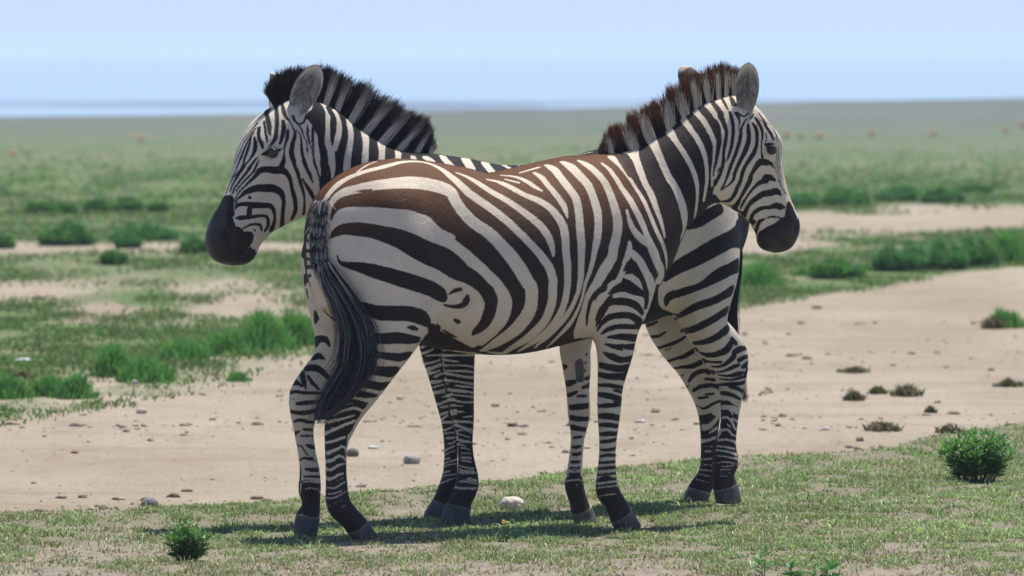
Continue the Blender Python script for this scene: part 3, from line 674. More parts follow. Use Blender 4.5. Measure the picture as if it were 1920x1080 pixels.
# zebra anatomy: control sections, ears, eyes, mane and tail guides, in each animal's own frame (metres)
ZA = {'prims': [
 ('T', 'torso', 0.05, None, 2.15, [0.0, 1.0, 0.0], (0.022, [[-0.5403, -0.0, 0.9936, 0.06, 0.118], [-0.5081, -0.0, 0.9719, 0.14, 0.2261], [-0.4437, -0.0, 0.9747, 0.195, 0.2763], [-0.3265, -0.0, 0.9721, 0.245, 0.3131], [-0.1435, -0.0, 0.9424, 0.255, 0.319], [-0.0001, -0.0, 0.9132, 0.27, 0.3153], [0.1235, -0.0, 0.9178, 0.28, 0.3227], [0.2685, -0.0, 0.9456, 0.262, 0.3237], [0.4039, -0.0, 0.9709, 0.225, 0.3218], [0.5086, -0.0, 0.9713, 0.19, 0.3017], [0.5717, -0.0, 0.9326, 0.15, 0.2266], [0.6033, -0.0, 0.9038, 0.1, 0.1228]])), 
 ('T', 'neck', 0.07, None, 2.0, [-0.1041, 0.9946, 0.0], (0.02, [[0.4615, -0.0, 0.972, 0.13, 0.2551], [0.5611, -0.0, 1.0698, 0.12, 0.2081], [0.6949, -0.0, 1.1629, 0.098, 0.1772], [0.8284, 0.015, 1.2514, 0.092, 0.1617], [0.9159, 0.03, 1.3104, 0.085, 0.1617], [1.0063, 0.05, 1.3448, 0.082, 0.1497]])), 
 ('T', 'head', 0.07, None, 2.3, [-0.309, 0.9511, 0.0], (0.02, [[1.0308, 0.0469, 1.4477, 0.0545, 0.0432], [1.0695, 0.0594, 1.4081, 0.0736, 0.0592], [1.1036, 0.0705, 1.3533, 0.0872, 0.0692], [1.1279, 0.0784, 1.2989, 0.0899, 0.0646], [1.1595, 0.0887, 1.2425, 0.0747, 0.0582], [1.1924, 0.0994, 1.1807, 0.0589, 0.0533], [1.2242, 0.1097, 1.1119, 0.0518, 0.0508], [1.2499, 0.1181, 1.0583, 0.0534, 0.0549], [1.2657, 0.1232, 1.0113, 0.0501, 0.0491], [1.269, 0.1243, 0.9758, 0.0327, 0.0289]])), 
 ('T', 'head', 0.07, None, 2.3, [-0.309, 0.9511, 0.0], (0.02, [[1.004, 0.0382, 1.4005, 0.0491, 0.1098], [0.9884, 0.0331, 1.3286, 0.06, 0.1306], [1.001, 0.0372, 1.2609, 0.0627, 0.1264], [1.0377, 0.0491, 1.2076, 0.0545, 0.1161], [1.091, 0.0665, 1.1579, 0.048, 0.0946], [1.1467, 0.0845, 1.1034, 0.0425, 0.0764], [1.1885, 0.0981, 1.0406, 0.0425, 0.0661], [1.2118, 0.1057, 0.9918, 0.0392, 0.0613], [1.2286, 0.1112, 0.9705, 0.0273, 0.0437]])), 
 ('B', 'head', 0.04, False, [0.9882, 0.0817, 1.2806], [0.0709, 0.0245, 0.0916], [[0.4683, 0.1522, -0.8704], [-0.309, 0.9511, 0.0], [0.8278, 0.269, 0.4924]]), 
 ('B', 'head', 0.04, False, [1.139, 0.1497, 1.3329], [0.0409, 0.0218, 0.0191], [[0.4683, 0.1522, -0.8704], [-0.309, 0.9511, 0.0], [0.8278, 0.269, 0.4924]]), 
 ('B', 'head', 0.02, True, [1.1187, 0.1775, 1.305], [0.0229, 0.0153, 0.0142], [[0.4683, 0.1522, -0.8704], [-0.309, 0.9511, 0.0], [0.8278, 0.269, 0.4924]]), 
 ('B', 'head', 0.03, False, [1.2521, 0.1589, 1.0322], [0.03, 0.0185, 0.0273], [[0.4683, 0.1522, -0.8704], [-0.309, 0.9511, 0.0], [0.8278, 0.269, 0.4924]]), 
 ('B', 'head', 0.01, True, [1.2484, 0.1835, 1.0251], [0.0109, 0.0185, 0.0283], [[0.8713, 0.2831, -0.4008], [-0.309, 0.9511, 0.0], [0.3812, 0.1239, 0.9162]]), 
 ('B', 'head', 0.008, True, [1.1779, 0.1434, 0.9895], [0.0627, 0.0218, 0.0046], [[0.7537, 0.2449, -0.6087], [-0.309, 0.9511, 0.0], [0.5789, 0.1881, 0.7925]]), 
 ('B', 'head', 0.03, False, [1.1692, 0.1423, 1.1631], [0.0872, 0.0109, 0.012], [[0.4683, 0.1522, -0.8704], [-0.309, 0.9511, 0.0], [0.8278, 0.269, 0.4924]]), 
 ('B', 'head', 0.04, False, [1.0168, -0.0064, 1.2806], [0.0709, 0.0245, 0.0916], [[0.4683, 0.1522, -0.8704], [-0.309, 0.9511, 0.0], [0.8278, 0.269, 0.4924]]), 
 ('B', 'head', 0.04, False, [1.1788, 0.0273, 1.3329], [0.0409, 0.0218, 0.0191], [[0.4683, 0.1522, -0.8704], [-0.309, 0.9511, 0.0], [0.8278, 0.269, 0.4924]]), 
 ('B', 'head', 0.02, True, [1.1787, -0.0071, 1.305], [0.0229, 0.0153, 0.0142], [[0.4683, 0.1522, -0.8704], [-0.309, 0.9511, 0.0], [0.8278, 0.269, 0.4924]]), 
 ('B', 'head', 0.03, False, [1.2757, 0.0863, 1.0322], [0.03, 0.0185, 0.0273], [[0.4683, 0.1522, -0.8704], [-0.309, 0.9511, 0.0], [0.8278, 0.269, 0.4924]]), 
 ('B', 'head', 0.01, True, [1.2871, 0.0643, 1.0251], [0.0109, 0.0185, 0.0283], [[0.8713, 0.2831, -0.4008], [-0.309, 0.9511, 0.0], [0.3812, 0.1239, 0.9162]]), 
 ('B', 'head', 0.008, True, [1.2065, 0.0553, 0.9895], [0.0627, 0.0218, 0.0046], [[0.7537, 0.2449, -0.6087], [-0.309, 0.9511, 0.0], [0.5789, 0.1881, 0.7925]]), 
 ('B', 'head', 0.03, False, [1.1988, 0.051, 1.1631], [0.0872, 0.0109, 0.012], [[0.4683, 0.1522, -0.8704], [-0.309, 0.9511, 0.0], [0.8278, 0.269, 0.4924]]), 
 ('B', 'head', 0.02, False, [1.1708, 0.0924, 0.9706], [0.0327, 0.0316, 0.0196], [[0.4683, 0.1522, -0.8704], [-0.309, 0.9511, 0.0], [0.8278, 0.269, 0.4924]]), 
 ('T', 'hind_near', 0.045, -0.0187, 2.0, [0.0, 1.0, 0.0], (0.03, [[-0.3951, -0.11, 1.0981, 0.13, 0.1166], [-0.3934, -0.14, 0.924, 0.125, 0.1715], [-0.387, -0.155, 0.8232, 0.11, 0.1673], [-0.4225, -0.16, 0.7045, 0.095, 0.1272], [-0.4736, -0.155, 0.5876, 0.078, 0.0898], [-0.5255, -0.15, 0.5003, 0.06, 0.0754], [-0.5734, -0.145, 0.4287, 0.05, 0.0647], [-0.5943, -0.14, 0.3748, 0.047, 0.0561], [-0.6083, -0.14, 0.3127, 0.038, 0.0419], [-0.6095, -0.14, 0.2209, 0.031, 0.0381], [-0.6066, -0.14, 0.1565, 0.031, 0.041], [-0.5997, -0.14, 0.0983, 0.04, 0.0442], [-0.5578, -0.14, 0.0518, 0.036, 0.0395], [-0.5278, -0.14, 0.0176, 0.046, 0.0409], [-0.5018, -0.14, -0.022, 0.054, 0.0419], [-0.4898, -0.14, -0.0483, 0.056, 0.0453]])), 
 ('T', 'hind_far', 0.045, -0.0389, 2.0, [0.0, 1.0, 0.0], (0.03, [[-0.42, 0.11, 1.0928, 0.13, 0.1179], [-0.4862, 0.14, 0.9626, 0.12, 0.1178], [-0.481, 0.15, 0.8598, 0.105, 0.1197], [-0.468, 0.15, 0.7525, 0.09, 0.109], [-0.4681, 0.15, 0.6546, 0.078, 0.0914], [-0.5059, 0.14, 0.5739, 0.062, 0.0696], [-0.5536, 0.135, 0.5064, 0.052, 0.0773], [-0.6032, 0.13, 0.4567, 0.048, 0.0664], [-0.6134, 0.13, 0.4059, 0.045, 0.0515], [-0.6155, 0.13, 0.3427, 0.036, 0.0348], [-0.6035, 0.13, 0.2587, 0.031, 0.0317], [-0.5926, 0.13, 0.1932, 0.033, 0.0363], [-0.5937, 0.13, 0.1318, 0.04, 0.0401], [-0.5867, 0.13, 0.0785, 0.036, 0.0298], [-0.6009, 0.13, 0.0334, 0.044, 0.0434], [-0.609, 0.13, -0.0157, 0.05, 0.0415], [-0.6111, 0.13, -0.0575, 0.05, 0.035]])), 
 ('T', 'fore_near', 0.045, -0.0257, 2.0, [0.0, 1.0, 0.0], (0.03, [[0.4712, -0.13, 1.0696, 0.08, 0.1233], [0.4793, -0.15, 0.9716, 0.075, 0.1356], [0.4773, -0.15, 0.8077, 0.075, 0.1189], [0.4615, -0.14, 0.695, 0.068, 0.0872], [0.4598, -0.135, 0.5954, 0.056, 0.0654], [0.4446, -0.13, 0.4828, 0.046, 0.0456], [0.4395, -0.13, 0.3947, 0.043, 0.0411], [0.4343, -0.13, 0.2708, 0.029, 0.0304], [0.4302, -0.13, 0.1788, 0.03, 0.0347], [0.4334, -0.13, 0.1139, 0.038, 0.0425], [0.469, -0.13, 0.0591, 0.034, 0.0397], [0.4889, -0.13, 0.0189, 0.043, 0.0435], [0.514, -0.13, -0.0216, 0.051, 0.0452], [0.5266, -0.13, -0.0484, 0.053, 0.0468]])), 
 ('T', 'fore_far', 0.045, -0.0317, 2.0, [0.0, 1.0, 0.0], (0.03, [[0.5355, 0.12, 0.9483, 0.08, 0.1087], [0.4719, 0.13, 0.7781, 0.07, 0.0749], [0.4283, 0.12, 0.6275, 0.06, 0.0579], [0.4336, 0.12, 0.5325, 0.05, 0.0496], [0.4378, 0.12, 0.447, 0.044, 0.0404], [0.4431, 0.12, 0.3652, 0.043, 0.0396], [0.4369, 0.12, 0.2798, 0.029, 0.0235], [0.4275, 0.12, 0.1813, 0.03, 0.0265], [0.4233, 0.12, 0.1111, 0.038, 0.0332], [0.4412, 0.12, 0.0573, 0.034, 0.0332], [0.4539, 0.12, 0.0207, 0.042, 0.04], [0.4729, 0.12, -0.0228, 0.05, 0.038], [0.4834, 0.12, -0.0546, 0.052, 0.0372]])), 
 ('T', 'tail', 0.012, None, 2.0, [0.0, 1.0, 0.0], (0.03, [[-0.5078, -0.0, 1.1982, 0.03, 0.024], [-0.5721, -0.0, 1.1601, 0.034, 0.0272], [-0.6043, -0.0, 1.0793, 0.031, 0.0248], [-0.6204, -0.0, 0.9966, 0.028, 0.0224], [-0.6208, -0.01, 0.914, 0.02, 0.016]]))],
 'ears': [([1.0292, -0.03, 1.4294], [1.0292, -0.05, 1.6196], [-0.3773, -0.9274, 0.15], 0.043, 0), ([0.9483, 0.13, 1.478], [0.8719, 0.17, 1.6041], [0.2414, 0.9908, 0.1], 0.04, 1)], 'eyes': [([1.1361, -0.0291, 1.3055], 0.0185), ([1.0713, 0.1702, 1.3055], 0.0185)],
 'mane': [[0.4728, -0.0, 1.2735, 0.4686, -0.0, 1.315], [0.4895, -0.0, 1.2809, 0.4769, -0.0, 1.345], [0.5189, -0.0, 1.2882, 0.4999, -0.0, 1.375], [0.5861, -0.0, 1.3047, 0.5398, -0.0, 1.4012], [0.6683, -0.0, 1.3419, 0.6196, -0.0, 1.448], [0.743, 0.01, 1.3792, 0.7153, 0.01, 1.5005], [0.8048, 0.015, 1.4148, 0.775, 0.015, 1.5401], [0.8541, 0.02, 1.443, 0.8305, 0.02, 1.5703], [0.9017, 0.03, 1.4713, 0.8845, 0.03, 1.5892], [0.9474, 0.04, 1.4958, 0.9408, 0.04, 1.6043], [0.9888, 0.05, 1.5128, 0.993, 0.05, 1.61], [1.0274, 0.05, 1.5165, 1.0358, 0.05, 1.6042], [1.0532, 0.05, 1.5088, 1.0702, 0.05, 1.5889]], 'tufts': [(0.0356, 0.0136), (0.1291, 0.0205), (0.2033, 0.0227), (0.2922, 0.0205), (0.3612, 0.0182), (0.4262, 0.0182), (0.4826, 0.0159), (0.5298, 0.0136), (0.5707, 0.0114), (0.5999, 0.0091)], 'head': [[1.0404, 0.05, 1.4534], [0.4683, 0.1522, -0.8704], 0.545], 'origin': [-0.1119, 20.0], 'angle': 0.43633, 'brown': True, 'pale': [0.75, 0.635, 0.49], 'black': [0.016, 0.0105, 0.008], 'mane_n': 14000, 'hair_n': 170000,
 'tails': [([[[-0.6628, -0.1182, 0.9329], [-0.6628, -0.1319, 0.8968], [-0.6592, -0.156, 0.8555], [-0.6397, -0.1844, 0.8014], [-0.617, -0.2055, 0.7287], [-0.6101, -0.2123, 0.6648], [-0.6143, -0.2126, 0.6064], [-0.6443, -0.2036, 0.5336], [-0.6863, -0.1903, 0.4681], [-0.6986, -0.1909, 0.4008]], [[-0.6585, -0.12, 0.9329], [-0.6568, -0.1345, 0.8968], [-0.6496, -0.1601, 0.8536], [-0.6282, -0.1895, 0.7974], [-0.6051, -0.2107, 0.7273], [-0.5977, -0.2178, 0.6635], [-0.6016, -0.2181, 0.6043], [-0.6314, -0.2093, 0.5314], [-0.6773, -0.1943, 0.4654], [-0.6966, -0.1916, 0.4015]], [[-0.6542, -0.1219, 0.9329], [-0.6508, -0.137, 0.8968], [-0.6401, -0.1643, 0.8518], [-0.6168, -0.1946, 0.7935], [-0.5931, -0.2159, 0.726], [-0.5853, -0.2232, 0.6622], [-0.589, -0.2237, 0.6022], [-0.6185, -0.215, 0.5293], [-0.6682, -0.1983, 0.4628], [-0.6947, -0.1924, 0.4023]], [[-0.6498, -0.1237, 0.9329], [-0.6447, -0.1396, 0.8968], [-0.6305, -0.1685, 0.85], [-0.6054, -0.1997, 0.7896], [-0.5812, -0.2212, 0.7247], [-0.5729, -0.2287, 0.6609], [-0.5764, -0.2293, 0.6001], [-0.6056, -0.2206, 0.5272], [-0.6592, -0.2024, 0.4602], [-0.6927, -0.1932, 0.4031]], [[-0.6455, -0.1255, 0.9329], [-0.6387, -0.1421, 0.8968], [-0.6209, -0.1727, 0.8481], [-0.5939, -0.2048, 0.7857], [-0.5693, -0.2264, 0.7234], [-0.5605, -0.2341, 0.6596], [-0.5637, -0.2349, 0.598], [-0.5928, -0.2263, 0.5251], [-0.6501, -0.2064, 0.4576], [-0.6908, -0.194, 0.4039]], [[-0.6412, -0.1274, 0.9329], [-0.6327, -0.1447, 0.8967], [-0.6114, -0.1769, 0.8463], [-0.5825, -0.21, 0.7817], [-0.5573, -0.2317, 0.7221], [-0.548, -0.2396, 0.6582], [-0.5511, -0.2405, 0.5959], [-0.5799, -0.232, 0.523], [-0.6411, -0.2105, 0.455], [-0.6889, -0.1947, 0.4046]], [[-0.6369, -0.1292, 0.9329], [-0.6267, -0.1473, 0.8967], [-0.6018, -0.1811, 0.8444], [-0.5711, -0.2151, 0.7778], [-0.5454, -0.2369, 0.7207], [-0.5356, -0.2451, 0.6569], [-0.5385, -0.2462, 0.5938], [-0.567, -0.2378, 0.5209], [-0.6321, -0.2145, 0.4523], [-0.6869, -0.1955, 0.4054]], [[-0.6325, -0.1311, 0.9329], [-0.6207, -0.1499, 0.8967], [-0.5922, -0.1853, 0.8426], [-0.5597, -0.2202, 0.7739], [-0.5335, -0.2422, 0.7194], [-0.5232, -0.2505, 0.6556], [-0.5258, -0.2518, 0.5917], [-0.5542, -0.2435, 0.5188], [-0.623, -0.2186, 0.4497], [-0.685, -0.1963, 0.4062]]], 4600, 0.5, None, 1), ([[[-0.6592, -0.0823, 1.1463], [-0.6704, -0.0803, 1.0639], [-0.6785, -0.0803, 0.9723], [-0.6599, -0.0923, 0.8715]], [[-0.6491, -0.0866, 1.1463], [-0.6595, -0.085, 1.0639], [-0.6667, -0.0854, 0.9723], [-0.6497, -0.0965, 0.8738]], [[-0.6389, -0.0909, 1.1463], [-0.6485, -0.0896, 1.0639], [-0.6549, -0.0904, 0.9723], [-0.6396, -0.1008, 0.8761]], [[-0.6288, -0.0952, 1.1463], [-0.6375, -0.0943, 1.0638], [-0.6431, -0.0954, 0.9722], [-0.6294, -0.105, 0.8783]], [[-0.6187, -0.0995, 1.1463], [-0.6266, -0.099, 1.0638], [-0.6313, -0.1004, 0.9722], [-0.6193, -0.1093, 0.8806]]], 2600, 0.55, 6, 2)]}
